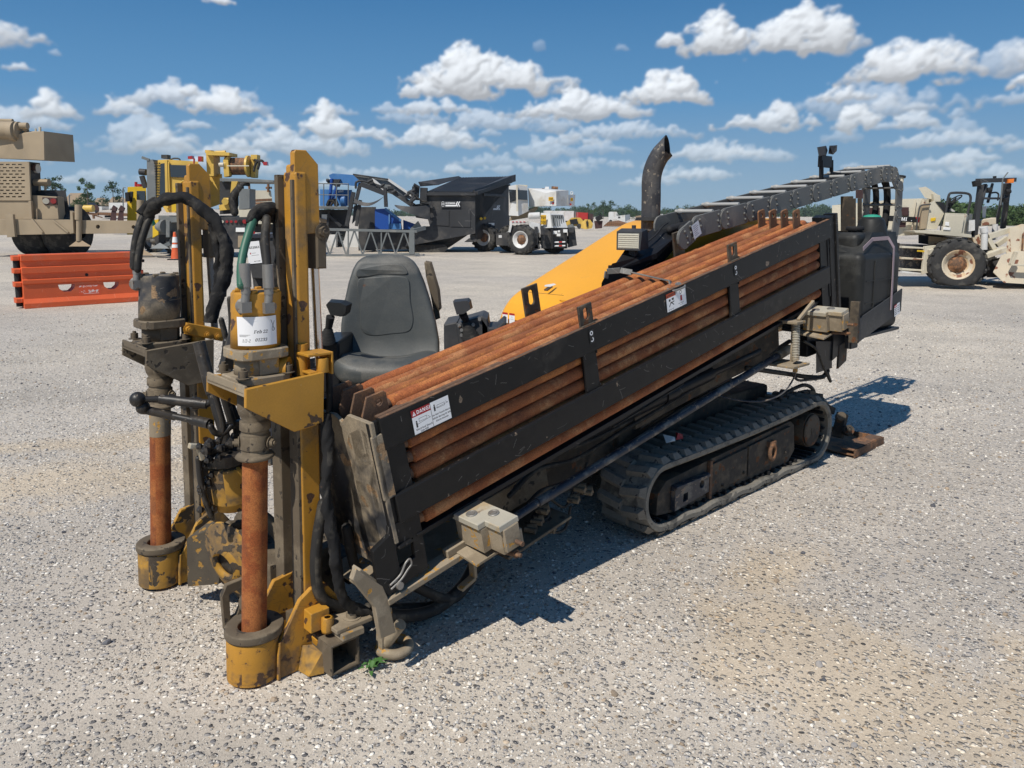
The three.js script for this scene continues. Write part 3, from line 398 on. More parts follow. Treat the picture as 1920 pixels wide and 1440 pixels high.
    x.font = h * 0.09 + 'px sans-serif'; x.fillText('Moving rods', w * 0.06, h * 0.94); x.fillText('keep clear of', w * 0.58, h * 0.82); x.fillText('rod box', w * 0.64, h * 0.93); x.fillStyle = '#a22'; x.fillRect(w * 0.7, h * 0.38, w * 0.09, h * 0.3); x.strokeStyle = '#333'; x.lineWidth = h * 0.03; x.beginPath(); x.arc(w * 0.74, h * 0.2, h * 0.09, 0, 7); x.stroke();
  }, 320, face(1.72, 0.337, RAILZ + 0.003));
  for (const s of [1.10, 2.255]) decal(rack, 'hook_mark', 0.03, 0.062, (x, w, h) => { x.fillStyle = '#191a1c'; x.fillRect(0, 0, w, h); x.strokeStyle = '#e8e8e8'; x.lineWidth = w * 0.17; x.beginPath(); x.arc(w * 0.5, h * 0.26, w * 0.25, 0, 7); x.stroke(); x.beginPath(); x.arc(w * 0.5, h * 0.72, w * 0.27, -1.2, 2.6); x.stroke(); }, 64, face(s, 0.345, RAILZ + 0.003));
  const lat = [[1136, 522], [1138, 509], [1163, 507], [1185, 511], [1256, 527], [1260, 542]].map(([u, v], i) => pz(u, v, [-0.33, -0.33, -0.27, -0.21, 0.03, 0.06][i]));
  part(drill, 'retaining_arm', lat.slice(1).map((p, i) => beam(lat[i], p, 0.03, 0.008, [0, 0, 1])), M.chain);
  part(drill, 'wire_latch', [...tube([pz(1252, 542, 0.07), pz(1262, 545, 0.1), pz(1284, 537, 0.11), pz(1280, 533, 0.08), pz(1270, 531, 0.07)], 0.005), cyl(pz(1265, 536, 0.05), pz(1274, 533, 0.09), 0.011)], M.steel);
}
// drill rods: loose steel rods lying in the rack, each a thing
{
  const proto = new THREE.Group(), Lr = 3.02, R0 = 0.0275;
  function rodGeo(seed) { const R = rng(seed), prof = [[0, 0], [0.02, 0.001], [0.028, 0.01], [0.0295, 0.012], [0.0295, 0.12], [R0, 0.14]]; const j = 1.5 + 0.1 * R(); prof.push([R0, j], [0.0262, j + 0.006], [0.0262, j + 0.012], [R0 + 0.0006, j + 0.018], [R0, 2.94], [0.0295, 2.96], [0.0295, 3.1], [0.026, 3.12], [0, 3.12]); return prof; }
  const all = [];
  const names = ['nearest the side rail', 'second from the side rail', 'third from the side rail', 'farthest from the side rail'];
  const Z = [0.047, -0.029, -0.105, -0.181, -0.257];
  for (let c = 0; c < 5; c++) for (let k = 0; k < (c === 0 ? 8 : 2); k++) all.push([c, k]);
  const T = (c, k) => (c === 0 ? 0.372 : 0.378) - 0.0605 * k - (c === 2 ? 0.004 : 0);
  const words = { '0,0': 'orange brown rusted drill rod in the top layer right behind the black side rail', '1,0': 'orange brown rusted drill rod on top, second from the side rail', '2,0': 'orange brown rusted drill rod on top, middle one of five', '3,0': 'orange brown rusted drill rod on top, fourth from the side rail', '4,0': 'orange brown rusted drill rod on top, farthest from the side rail', '0,2': 'brown drill rod half hidden under the upper rail', '0,3': 'brown drill rod in the middle of the slot between the rails', '0,4': 'brown rusted drill rod lying just above the lower rail', '0,7': 'brown drill rod showing below the lower rail' };
  const hidden = {};
  for (const [c, k] of all) {
    const g = thing('drill_rod', words[c + ',' + k] || ['rail side', 'second', 'third', 'fourth', 'far'][c] + ' column rusted drill rod in the rack, layer ' + ['', 'second', 'third', 'fourth', 'fifth', 'sixth', 'seventh'][k] + ' from the top', 'drill rod', MO.toArray(), YAW, 'drill rods in the rack');
    const a = bp(0.12 + 0.02 * hash(c, k, 4), T(c, k), Z[c]), b = bp(0.12 + 0.02 * hash(c, k, 4) + 3.12, T(c, k), Z[c]);
    const mat = [M.rod, M.rodTan, M.rodBrown][(c * 2 + k * 2 + 1 + (k > 3 ? 1 : 0)) % 3];
    part(g, 'rod_body', lathe(rodGeo(c * 10 + k + 1), a, b, 20), mat);
    part(g, 'threaded_pin', lathe([[0, -0.055], [0.015, -0.055], [0.022, 0], [0, 0.001]], a, b, 14), M.rustSteel);
  }
}

// ground clamps at both ends of the lower rail, and the long tie rod
function clampBlock(s) {
  const o = part(drill, 'clamp_block', inBox([slab([[s + 0.01, 0.05], [s + 0.01, 0.2], [s + 0.045, 0.2], [s + 0.045, 0.272], [s + 0.125, 0.272], [s + 0.125, 0.05]].map(([x, z]) => [x, z]), 0.135, 0.235, [], 0.003).applyMatrix4(new THREE.Matrix4().makeBasis(V(1, 0, 0), V(0, 0, 1), V(0, -1, 0))), bx(s + 0.05, s + 0.125, -0.225, -0.13, 0.262, 0.285), bx(s + 0.125, s + 0.14, -0.235, -0.165, 0.15, 0.28), beam(V(s + 0.02, -0.245, 0.02), V(s + 0.02, -0.262, 0.2), 0.11, 0.012)]), M.tanSteel);
  part(o, 'wear_plate', inBox([slab([[s, 0.05], [s, 0.2], [s + 0.035, 0.2], [s + 0.035, 0.28], [s + 0.13, 0.28], [s + 0.13, 0.05]], 0.108, 0.134, [], 0.003).applyMatrix4(new THREE.Matrix4().makeBasis(V(1, 0, 0), V(0, 0, 1), V(0, -1, 0))), ]), M.alu);
  for (const [x, z] of [[0.04, 0.12], [0.09, 0.19]]) part(o, 'bolt', inBox([new THREE.TorusGeometry(0.019, 0.004, 6, 20).rotateX(Math.PI / 2).translate(s + x, -0.107, z), new THREE.CylinderGeometry(0.014, 0.014, 0.008, 6).translate(s + x, -0.107, z), new THREE.CylinderGeometry(0.02, 0.02, 0.004, 20).translate(s + x, -0.107, z)]), M.steel);
  part(o, 'tie_bolt', inBox([cyl([s + 0.1, -0.2, 0.28], [s + 0.1, -0.2, 0.32], 0.009), cyl([s + 0.07, -0.255, 0.2], [s + 0.1, -0.255, 0.3], 0.008), bolt([s + 0.1, -0.258, 0.27], [0.2, 0, 1], 0.011)]), M.rustSteel);
}
clampBlock(0.265); clampBlock(3.03);
part(drill, 'tie_rod', [cyl(bp(0.74, -0.31, 0), bp(2.72, -0.332, 0), 0.021), cyl(bp(0.58, -0.315, 0), bp(0.76, -0.31, 0), 0.017), cyl(bp(2.72, -0.332, 0), bp(2.95, -0.335, 0), 0.022)], M.navyWorn);
part(drill, 'rod_sleeve', cyl(bp(2.80, -0.333, 0), bp(2.95, -0.335, 0), 0.028), M.tanSteel);
part(drill, 'hydraulic_cylinder', [cyl(pz(1010, 850, -0.22), pz(1330, 700, -0.22), 0.045), cyl(pz(1330, 700, -0.22), pz(1420, 658, -0.22), 0.03), cyl(pz(1240, 742, -0.22), pz(1262, 733, -0.22), 0.052)], M.blackClean);
{
  const hs = []; const H = (pts, r = 0.012) => hs.push(...tube(pts.map(([u, v, z]) => pz(u, v, z)), r, 0, 8));
  H([[955, 930, -0.15], [1000, 885, -0.15], [1080, 860, -0.2], [1180, 800, -0.2], [1300, 730, -0.2]]); H([[965, 915, -0.2], [1030, 858, -0.2], [1120, 820, -0.2], [1260, 745, -0.25]]); H([[980, 960, -0.1], [1010, 925, -0.1], [1060, 905, -0.15], [1100, 880, -0.2]]); H([[990, 990, -0.1], [1005, 960, -0.12], [1040, 930, -0.1], [1090, 900, -0.1], [1100, 870, -0.15]], 0.008); H([[1000, 985, -0.08], [1030, 965, -0.08], [1020, 930, -0.1], [1060, 950, -0.1], [1075, 920, -0.1]], 0.007); H([[1010, 1000, -0.05], [1060, 990, -0.08], [1070, 950, -0.08]], 0.006);
  H([[1200, 800, -0.22], [1290, 742, -0.22], [1400, 690, -0.22], [1480, 640, -0.2]], 0.014); H([[1180, 830, -0.28], [1290, 760, -0.28], [1400, 700, -0.28]], 0.014); H([[1150, 800, -0.12], [1200, 770, -0.12], [1280, 720, -0.15]], 0.006);
  part(drill, 'hydraulic_hose', hs, M.hose);
  const fit = []; for (const [u, v] of [[1002, 975], [1012, 955], [1070, 935], [1082, 915], [1095, 920], [1025, 990], [990, 990]]) { const p = pz(u, v, -0.1); fit.push(cyl(p, p.clone().add(V(0.03, 0.01, 0.03)), 0.02), cyl(p.clone().add(V(-0.02, 0, 0)), p.clone().add(V(0, 0, 0.05)), 0.012)); }
  part(drill, 'hose_fitting', fit, M.mudSteel);
  part(drill, 'belly_plate', [inBox(bx(0.55, 0.95, -0.5, -0.485, -0.45, -0.02)), inBox(bx(0.05, 1.0, -0.42, -0.30, -0.34, -0.2))], M.mudSteel);
}
// lower front corner: bent hoses, stay, drag ring
part(drill, 'stay_arm', [slab([[-1.77, 0.465], [-1.665, 0.365], [-1.645, 0.315], [-1.615, 0.175], [-1.68, 0.175], [-1.70, 0.30], [-1.785, 0.43]], 0.075, 0.1, [], 0.003), beam(pz(668, 1065, 0.06), pz(716, 1100, 0.06), 0.05, 0.012)], M.tanSteel);
part(drill, 'tow_ring', [new THREE.TorusGeometry(0.056, 0.019, 12, 28).rotateX(Math.PI / 2).scale(1, 1, 1).translate(-1.535, 0.032, -0.035), bx(-1.60, -1.55, 0.02, 0.2, -0.06, -0.02), cyl([-1.575, 0.04, -0.05], [-1.555, 0.16, 0.04], 0.022)], M.tanSteel);
{
  const H = (pts, r, seed) => crumpled(pts.map(([u, v, z]) => pz(u, v, z)), r, seed, 0.3);
  part(drill, 'hose_sleeve', [H([[612, 775, -0.12], [615, 850, -0.1], [612, 930, -0.08], [622, 1000, -0.06], [632, 1070, -0.06], [645, 1125, -0.08], [690, 1150, -0.08], [740, 1152, -0.1]], 0.02, 3)], M.sleeve, 'crumpled black cloth sleeve');
  part(drill, 'hydraulic_hose', [tube([[606, 945], [595, 1010], [592, 1070], [602, 1118], [640, 1140], [700, 1150]].map(([u, v]) => pz(u, v, -0.16)), 0.021), tube([[650, 990], [665, 1060], [700, 1120], [740, 1140]].map(([u, v]) => pz(u, v, -0.2)), 0.02), tube([[700, 1150], [760, 1155], [820, 1140], [870, 1095], [890, 1055], [900, 1020]].map(([u, v], i) => pz(u, v, -0.08 - 0.02 * i)), 0.026), tube([[780, 1100], [830, 1122], [855, 1120], [885, 1085]].map(([u, v]) => pz(u, v, -0.12)), 0.021), tube([[690, 1140], [760, 1140], [830, 1128], [900, 1060]].map(([u, v]) => pz(u, v, -0.16)), 0.02), tube([[617, 690], [618, 760], [616, 860]].map(([u, v]) => pz(u, v, -0.2)), 0.012)], M.hose);
  part(drill, 'hose_guard', [beam(pz(884, 1035, 0.03), pz(888, 1082, 0.03), 0.035, 0.015), beam(pz(888, 1082, 0.03), pz(862, 1105, 0.03), 0.035, 0.015), beam(pz(876, 1035, -0.02), pz(860, 1015, -0.02), 0.03, 0.03)], M.tanSteel);
}

{ // a weed by the crossbeam and litter on the track
  const at = pz(694, 1226, 0.0), w = thing('weed', 'small green weed sprouting beside the square crossbeam end', 'weed', MO.clone().addScaledVector(MA, at.x).addScaledVector(MB, at.z).setY(0).toArray()), R = rng(6), lf = new THREE.MeshPhysicalMaterial({ color: new THREE.Color().setRGB(0.06, 0.16, 0.035), roughness: 0.7, side: THREE.DoubleSide });
  for (let i = 0; i < 16; i++) { const a = R() * 6.28, l = 0.02 + 0.03 * R(), x = Math.cos(a) * l, z = Math.sin(a) * l, h = 0.012 + 0.03 * R(), n = V(-Math.sin(a), 0, Math.cos(a)).multiplyScalar(0.008), g = new THREE.BufferGeometry(); g.setAttribute('position', new THREE.Float32BufferAttribute([x * 0.2, 0.004, z * 0.2, x * 0.7 + n.x, h, z * 0.7 + n.z, x * 0.7 - n.x, h, z * 0.7 - n.z, x * 0.7 + n.x, h, z * 0.7 + n.z, x * 1.4, h * 0.9, z * 1.4, x * 0.7 - n.x, h, z * 0.7 - n.z], 3)); g.computeVertexNormals(); part(w, 'leaf', g, lf); }
  const lp = py(1262, 824, 0.43), l = thing('litter', 'scrap of white and red wrapper lying on the rubber track', 'litter', MO.clone().addScaledVector(MA, lp.x).addScaledVector(MB, lp.z).setY(0.432).toArray(), YAW);
  part(l, 'wrapper', hull([[-0.09, 0, 0.02], [-0.05, 0.03, -0.03], [0.0, 0.015, 0.01], [-0.02, 0, 0.03], [-0.06, 0.01, 0.03]]), M.whitePlain); part(l, 'red_end', hull([[0.0, 0, 0.02], [0.05, 0.025, -0.02], [0.09, 0.01, 0.0], [0.05, 0, 0.03], [0.03, 0.03, 0.01]]), M.red);
}
// ---------------------------------------------------------------- stake-down units at the front: two alike, 0.97 m apart
{
  const LEAN = 0.05, LEANM = 0.015;                                                      // they lean back a little
  const shear = (a) => new THREE.Matrix4().set(1, a, 0, -a * 0.2, 0, 1, 0, 0, 0, 0, 1, 0, 0, 0, 0, 1), leanM = shear(LEAN), leanMast = shear(LEANM);
  function stakeUnit(dz, near) {
    const L = (g) => [g].flat(9).map((q) => q.translate(0, 0, dz).applyMatrix4(leanM)), LM = (g) => [g].flat(9).map((q) => q.translate(0, 0, dz).applyMatrix4(leanMast));
    const plate = near ? M.yellowPlate : M.mudSteel, dirty = near ? M.tanSteel : M.mudSteel, cx = -1.975, cz = -0.265;
    // footing
    const cup = part(drill, 'stake_cup', L([lathe([[0.0, 0.004], [0.075, 0.0], [0.093, 0.012], [0.096, 0.16], [0.09, 0.165], [0.06, 0.165]], [cx, 0, cz], [cx, 1, cz], 36)]), near ? M.yellowCup : M.yellowDirty);
    part(cup, 'guide_ring', L([lathe([[0.055, 0.165], [0.1, 0.166], [0.103, 0.172], [0.103, 0.192], [0.098, 0.197], [0.06, 0.197], [0.055, 0.19], [0.055, 0.165]], [cx, 0, cz], [cx, 1, cz], 36)]), M.mudSteel);
    part(drill, 'foot_gusset', L([slab([[-1.925, 0.004], [-1.925, 0.13], [-1.90, 0.17], [-1.845, 0.27], [-1.80, 0.3], [-1.74, 0.3], [-1.68, 0.22], [-1.65, 0.14], [-1.66, 0.01]], -0.195, -0.175, [], 0.003), slab([[-1.925, 0.004], [-1.925, 0.13], [-1.845, 0.27], [-1.72, 0.29], [-1.66, 0.01]], -0.40, -0.38, [], 0.003), tube([V(-1.925, 0.01, -0.172), V(-1.925, 0.08, -0.172), V(-1.922, 0.14, -0.174)], 0.007)]), near ? M.yellowCup : M.yellowDirty);
    if (near) part(drill, 'pin_bracket', L([bx(-1.83, -1.755, 0.16, 0.235, -0.175, -0.12), lathe([[0.011, 0], [0.02, 0], [0.022, 0.01], [0.022, 0.055], [0.011, 0.055]], [-1.772, 0.155, -0.105], [-1.772, 1.155, -0.105], 18), hull([[-1.80, 0.12, -0.17], [-1.78, 0.13, -0.17], [-1.76, 0.05, -0.17], [-1.80, 0.12, -0.13], [-1.775, 0.115, -0.12], [-1.755, 0.05, -0.12], [-1.78, 0.02, -0.17]])]), M.yellow);
    // stake with its drive
    const stake = part(drill, 'ground_stake', L(cyl([cx, 0.03, cz], [cx, 0.83, cz], 0.0435, 0.0435, 32)), M.pipe, near ? undefined : 'orange rusted stake tube with a grey upper end');
    if (!near) part(stake, 'stake_sleeve', L(cyl([cx, 0.68, cz], [cx, 0.86, cz], 0.0445, 0.0445, 32)), M.tanSteel);
    const col = part(drill, 'drive_collar', L(lathe([[0.045, 0.80], [0.062, 0.805], [0.068, 0.812], [0.062, 0.82], [0.047, 0.826], [0.047, 0.84], [0.052, 0.843], [0.052, 0.89], [0.046, 0.895], [0.046, 0.905], [0.053, 0.91], [0.053, 0.94], [0.045, 0.945], [0.056, 0.965], [0.061, 0.985], [0.061, 1.05], [0, 1.05]], [cx, 0, cz], [cx, 1, cz], 32)), M.mudSteel);
    [[0.03, 0.052], [0.05, -0.025], [-0.05, -0.02]].forEach(([x, z], i) => part(col, 'collar_pin', L(bolt([cx + x, i === 1 ? 0.925 : 0.865, cz + z], [x, 0, z], 0.014, 0.016)), M.mudSteel));
    // carriage and motor
    const car = part(drill, 'carriage', L([bx(-2.083, -1.80, 1.066, 1.08, -0.42, -0.115), bx(-2.083, -2.073, 1.062, 1.1, -0.425, -0.11), bx(-1.87, -1.80, 0.95, 1.066, -0.40, -0.13)]), dirty);
    part(car, 'side_plate', L([slab([[-2.083, 1.092], [-2.083, 1.03], [-1.91, 0.918], [-1.83, 0.925], [-1.80, 0.935], [-1.80, 1.11]], -0.115, -0.1, [], 0.003), slab([[-2.083, 1.085], [-2.083, 1.03], [-1.91, 0.918], [-1.80, 0.935], [-1.80, 1.09]], -0.43, -0.418, [], 0.003)]), plate);
    const mx = cx, mz = cz;
    const rsq = (w, y0, y1, r = 0.03) => slab(Array.from({ length: 24 }, (_, i) => { const a = i / 24 * 6.2832, q = Math.pow(Math.pow(Math.abs(Math.cos(a)), 5) + Math.pow(Math.abs(Math.sin(a)), 5), -0.2) * w; return [q * Math.cos(a), q * Math.sin(a)]; }), y0, y1, [], 0.004).rotateX(-Math.PI / 2).translate(mx, 0, mz);
    const hold = part(drill, 'gearbox', L([rsq(0.098, 1.081, 1.108), lathe([[0, 1.1], [0.072, 1.1], [0.072, 1.17], [0, 1.17]], [mx, 0, mz], [mx, 1, mz], 32), rsq(0.093, 1.165, 1.2), bx(mx - 0.02, mx + 0.05, 1.11, 1.165, mz + 0.02, mz + 0.078), bx(mx + 0.05, mx + 0.078, 1.11, 1.165, mz - 0.04, mz + 0.03)]), dirty);
    for (const [a, b] of [[-1, 1], [1, 1], [-1, -1], [1, -1]]) part(hold, 'bolt', L([bolt([mx + a * 0.08, 1.109, mz + b * 0.08], [0, 1, 0], 0.016, 0.026)]), M.mudSteel);
    const mot = part(drill, 'stake_motor', L([lathe(near ? [[0, 1.2], [0.083, 1.2], [0.083, 1.275], [0.0815, 1.278], [0.0815, 1.32], [0.083, 1.323], [0.083, 1.385], [0.078, 1.392], [0, 1.394]] : [[0, 1.2], [0.084, 1.2], [0.084, 1.285], [0.082, 1.287], [0.082, 1.335], [0.08, 1.338], [0.08, 1.385], [0.076, 1.392], [0, 1.394]], [mx, 0, mz], [mx, 1, mz], 36)]), near ? M.yellow : M.blackDusty, near ? undefined : 'black motor with tan dirt');
    for (let i = 0; i < 6; i++) part(mot, 'cap_bolt', L([bx(mx + 0.07 * Math.cos(i * 1.047) - 0.011, mx + 0.07 * Math.cos(i * 1.047) + 0.011, 1.385, 1.4, mz + 0.07 * Math.sin(i * 1.047) - 0.009, mz + 0.07 * Math.sin(i * 1.047) + 0.009)]), near ? M.yellow : M.mudSteel);
    // mast
    const mast = part(drill, 'stake_mast', LM([bx(-1.815, -1.74, 0.2, 1.05, -0.285, -0.195, 0.008), bx(-1.814, -1.764, 1.0, 1.80, -0.29, -0.20, 0.012), bx(-1.809, -1.766, 1.79, 1.825, -0.28, -0.21, 0.015)]), M.yellow);
    part(mast, 'wear_strip', LM([bx(-1.832, -1.78, 1.0, 1.79, -0.318, -0.292, 0.002), bx(-1.821, -1.811, 1.0, 1.77, -0.222, -0.206, 0.001), bx(-1.826, -1.79, 0.2, 1.0, -0.262, -0.2, 0.003)]), M.mudSteel);
    part(mast, 'inner_post', LM([bx(-1.80, -1.74, 0.12, 1.05, -0.46, -0.385, 0.004), bx(-1.76, -1.745, 0.2, 1.0, -0.4, -0.27, 0.002)]), M.mudSteel);
    part(mast, 'head_plate', LM([slab([[-1.812, 1.76], [-1.812, 1.862], [-1.806, 1.872], [-1.765, 1.872], [-1.72, 1.825], [-1.718, 1.62], [-1.725, 1.585], [-1.77, 1.585], [-1.77, 1.76]], -0.235, -0.205, [], 0.003)]), M.yellow);
    const cyl0 = part(drill, 'lift_cylinder', LM([cyl([-1.70, 1.1, -0.26], [-1.715, 1.56, -0.26], 0.0155, 0.0155, 18)]), near ? M.chrome : M.steel);
    part(cyl0, 'rod_eye', LM([slab([[-1.735, 1.46], [-1.735, 1.59], [-1.725, 1.61], [-1.705, 1.61], [-1.695, 1.59], [-1.695, 1.46]], -0.28, -0.2, [], 0.006), bolt([-1.712, 1.592, -0.2], [0, 0, 1], 0.019, 0.02)]), M.mudSteel);
    if (near) { part(drill, 'latch_bracket', LM([bx(-1.825, -1.735, 1.165, 1.175, -0.2, -0.11), bx(-1.735, -1.727, 1.095, 1.175, -0.2, -0.11), bx(-1.81, -1.735, 1.1, 1.108, -0.195, -0.125), lathe([[0.012, 0], [0.021, 0.002], [0.021, 0.05], [0.012, 0.05]], [-1.765, 1.105, -0.12], [-1.765, 2.105, -0.12], 18), cyl([-1.80, 1.02, -0.2], [-1.80, 1.2, -0.2], 0.02)]), M.yellow);
      part(drill, 'pivot_bolt', LM([cyl([-1.87, 1.12, -0.22], [-1.85, 1.12, -0.2], 0.04, 0.04, 24), bolt([-1.87, 1.12, -0.215], [-1, 0, 0.6], 0.022, 0.024)]), M.yellow);
    } else { part(drill, 'link_arm', LM([slab([[-1.87, 1.135], [-1.86, 1.185], [-1.70, 1.14], [-1.68, 1.125], [-1.675, 1.1], [-1.685, 1.085], [-1.71, 1.085]], -0.18, -0.163, [], 0.004), bolt([-1.855, 1.155, -0.162], [0, 0, 1], 0.015, 0.02), bolt([-1.77, 1.122, -0.162], [0, 0, 1], 0.011), bolt([-1.725, 1.11, -0.162], [0, 0, 1], 0.011), cyl([-1.80, 1.0, -0.2], [-1.80, 1.16, -0.2], 0.03)]), M.yellow, 'clean yellow link arm with three bolts'); }
  }
  stakeUnit(0, true); stakeUnit(-0.97, false);
  part(drill, 'stake_crossbeam', [slab([[-1.80, 0.018], [-1.80, 0.135], [-1.68, 0.135], [-1.68, 0.018]], -1.35, -0.04, [[[-1.788, 0.03], [-1.692, 0.03], [-1.692, 0.123], [-1.788, 0.123]]], 0.004)], M.mudSteel);
  part(drill, 'beam_clamp', [bx(-1.755, -1.665, 0.137, 0.163, -0.13, -0.03), bx(-1.77, -1.62, 0.163, 0.18, -0.17, -0.045), bolt([-1.68, 0.18, -0.09], [0, 1, 0], 0.022, 0.026)], M.tanSteel);
  part(drill, 'clamp_lug', hull([[-1.86, 0.01, -0.17], [-1.80, 0.01, -0.17], [-1.80, 0.01, -0.09], [-1.85, 0.01, -0.11], [-1.84, 0.10, -0.17], [-1.80, 0.085, -0.10], [-1.81, 0.1, -0.15]]), M.yellowDirty);
  // paper tag on the near motor, written by hand
  {
    const c = document.createElement('canvas'); c.width = 256; c.height = 172; const x = c.getContext('2d'); x.fillStyle = '#ececec'; x.fillRect(0, 0, 256, 172); x.strokeStyle = x.fillStyle = '#222'; x.font = 'italic bold 26px serif'; x.fillText('Feb 22', 104, 98); x.fillText('01233', 110, 146); x.font = 'italic 24px serif'; x.fillText('1/2-2', 30, 150); x.lineWidth = 3; x.beginPath(); x.moveTo(214, 22); x.lineTo(236, 78); x.moveTo(240, 30); x.bezierCurveTo(228, 62, 214, 78, 224, 88); x.bezierCurveTo(242, 92, 246, 70, 232, 76); x.stroke(); x.font = '9px sans-serif'; x.fillText('- - -', 112, 30); x.fillStyle = '#555'; for (let i = 0; i < 3; i++) x.fillRect(14, 106 + i * 5, 70 - i * 12, 2);
    const t = new THREE.CanvasTexture(c); t.colorSpace = THREE.SRGBColorSpace; const g = new THREE.CylinderGeometry(0.0868, 0.0868, 0.098, 20, 1, true, 0, 1.62);
    const m = new THREE.Mesh(g, new THREE.MeshStandardMaterial({ map: t, roughness: 0.6 })); m.name = 'paper_tag'; m.position.set(-1.975 + LEAN * 1.063, 1.263, -0.265); m.rotation.y = -1.17; drill.add(m);
  }
  // hoses of the motors with their cloth sleeves
  const zn = -0.26, zf = -1.24;
  const port = (u, v, z, up) => { const p = pz(u, v, z), q = p.clone().add(V(0.006, 0.045, 0)); return [lathe([[0.03, 0], [0.03, 0.012], [0.019, 0.016], [0.019, 0.03], [0, 0.03]], p.clone().add(V(0.012, 0.0, -0.03)), p.clone().add(V(-0.29, 0, 0.87)), 16), new THREE.BoxGeometry(0.034, 0.036, 0.034).translate(p.x, p.y, p.z), cyl(p, q, 0.014), along(new THREE.CylinderGeometry(0.017, 0.017, 0.022, 6).translate(0, 0.011, 0), q, q.clone().add(V(0.002, 1, 0))), cyl(q.clone().add(V(0, 0.022, 0)), q.clone().add(V(up, 0.10, 0)), 0.019, 0.0185, 14)]; };
  part(drill, 'hose_elbow', port(459, 576, -0.20, 0.0), M.steel); part(drill, 'hose_elbow', port(502, 577, -0.18, 0.0), M.steel); part(drill, 'hose_elbow', port(255, 533, -1.24, 0.004), M.steel);
  part(drill, 'hydraulic_hose', tube([[452, 535], [452, 500], [457, 470], [466, 438], [474, 415]].map(([u, v], i) => pz(u, v, -0.2 - 0.02 * i)), 0.0145), M.greenPaint, 'green painted hose');
  part(drill, 'hydraulic_hose', tube([[502, 530], [500, 490], [497, 450], [500, 410]].map(([u, v], i) => pz(u, v, -0.18 - 0.03 * i)), 0.0155), M.hose);
  part(drill, 'hydraulic_hose', tube([[251, 500], [252, 470], [257, 440], [266, 412], [275, 395]].map(([u, v]) => pz(u, v, zf)), 0.0165), M.hose);
  part(drill, 'hydraulic_hose', tube([[258, 505], [260, 480], [266, 450], [276, 420], [284, 405]].map(([u, v]) => pz(u, v, zf + 0.02)), 0.0155), M.hose);
  part(drill, 'hose_tie', [cyl(pz(247, 488, zf), pz(270, 489, zf), 0.006), cyl(pz(250, 478, zf), pz(254, 474, zf), 0.019)], M.hose);
  part(drill, 'hose_sleeve', [crumpled([[276, 412], [284, 395], [297, 381], [318, 373], [345, 371], [368, 382], [386, 396], [402, 414], [416, 440], [424, 470], [425, 500], [418, 530], [406, 555], [398, 580], [396, 605]].map(([u, v], i) => pz(u, v, mix(zf, -0.95, Math.min(1, i / 9)))), 0.026, 5, 0.3), crumpled([[266, 403], [274, 390], [284, 380], [292, 377]].map(([u, v]) => pz(u, v, zf)), 0.022, 6, 0.28), crumpled([[398, 418], [404, 440], [411, 475], [412, 510], [409, 540]].map(([u, v]) => pz(u, v, -1.02)), 0.021, 8, 0.35)], M.sleeve, 'crumpled black cloth sleeve over hoses');
  part(drill, 'hose_sleeve', [crumpled([[472, 420], [476, 405], [487, 394], [500, 389], [512, 392]].map(([u, v]) => pz(u, v, -0.29)), 0.021, 9, 0.35), crumpled([[499, 416], [501, 402], [508, 392], [516, 391], [521, 405], [522, 440], [525, 480], [521, 515], [513, 548], [518, 600], [521, 640]].map(([u, v]) => pz(u, v, -0.33)), 0.02, 10, 0.4)], M.sleeve, 'brown black cloth sleeve over hoses');
  part(drill, 'sleeve_band', [cyl(pz(279, 414, zf), pz(283, 411, zf), 0.028), ], M.teal);
  // the greasy rod wrench and wiper between the units
  const zc = -0.62, G = [], R = rng(88);
  const lump = (u, v, z, r) => { const q = new THREE.IcosahedronGeometry(r, 1), p = q.attributes.position; for (let i = 0; i < p.count; i++) { const s = 0.75 + 0.6 * vn(p.getX(i) / r * 1.7 + 40, (p.getY(i) + p.getZ(i)) / r * 1.7 + 40, 4096, 3); p.setXYZ(i, p.getX(i) * s, p.getY(i) * s, p.getZ(i) * s); } q.computeVertexNormals(); const o = pz(u, v, z); G.push(q.translate(o.x, o.y, o.z)); };
  const top = pz(430, 848, zc);
  part(drill, 'wrench_head', [slab(ring(0, 0, 0.105, 24, 0.09), -0.025, 0.03, [], 0.006).rotateX(-Math.PI / 2 + 0.15).rotateZ(0.12).translate(top.x, top.y, top.z), beam(pz(388, 850, zc), pz(470, 842, zc), 0.07, 0.05)], M.grease);
  for (let i = 0; i < 22; i++) lump(372 + R() * 100, 815 + R() * 60, zc + 0.02 + R() * 0.1, 0.006 + R() * 0.014); for (let i = 0; i < 18; i++) lump(372 + R() * 26, 850 + R() * 110, zc + 0.03, 0.006 + R() * 0.008);
  part(drill, 'valve_body', [hull([pz(368, 858, zc), pz(398, 850, zc), pz(404, 905, zc), pz(384, 915, zc), pz(368, 858, zc - 0.08), pz(404, 905, zc - 0.08), pz(398, 850, zc - 0.08)]), hull([pz(384, 905, zc), pz(404, 900, zc), pz(408, 962, zc), pz(390, 965, zc), pz(384, 905, zc - 0.05), pz(408, 962, zc - 0.05)]), hull([pz(436, 798, zc), pz(474, 786, zc), pz(480, 842, zc), pz(440, 850, zc), pz(436, 798, zc - 0.1), pz(474, 786, zc - 0.1), pz(480, 842, zc - 0.1)])], M.grease);
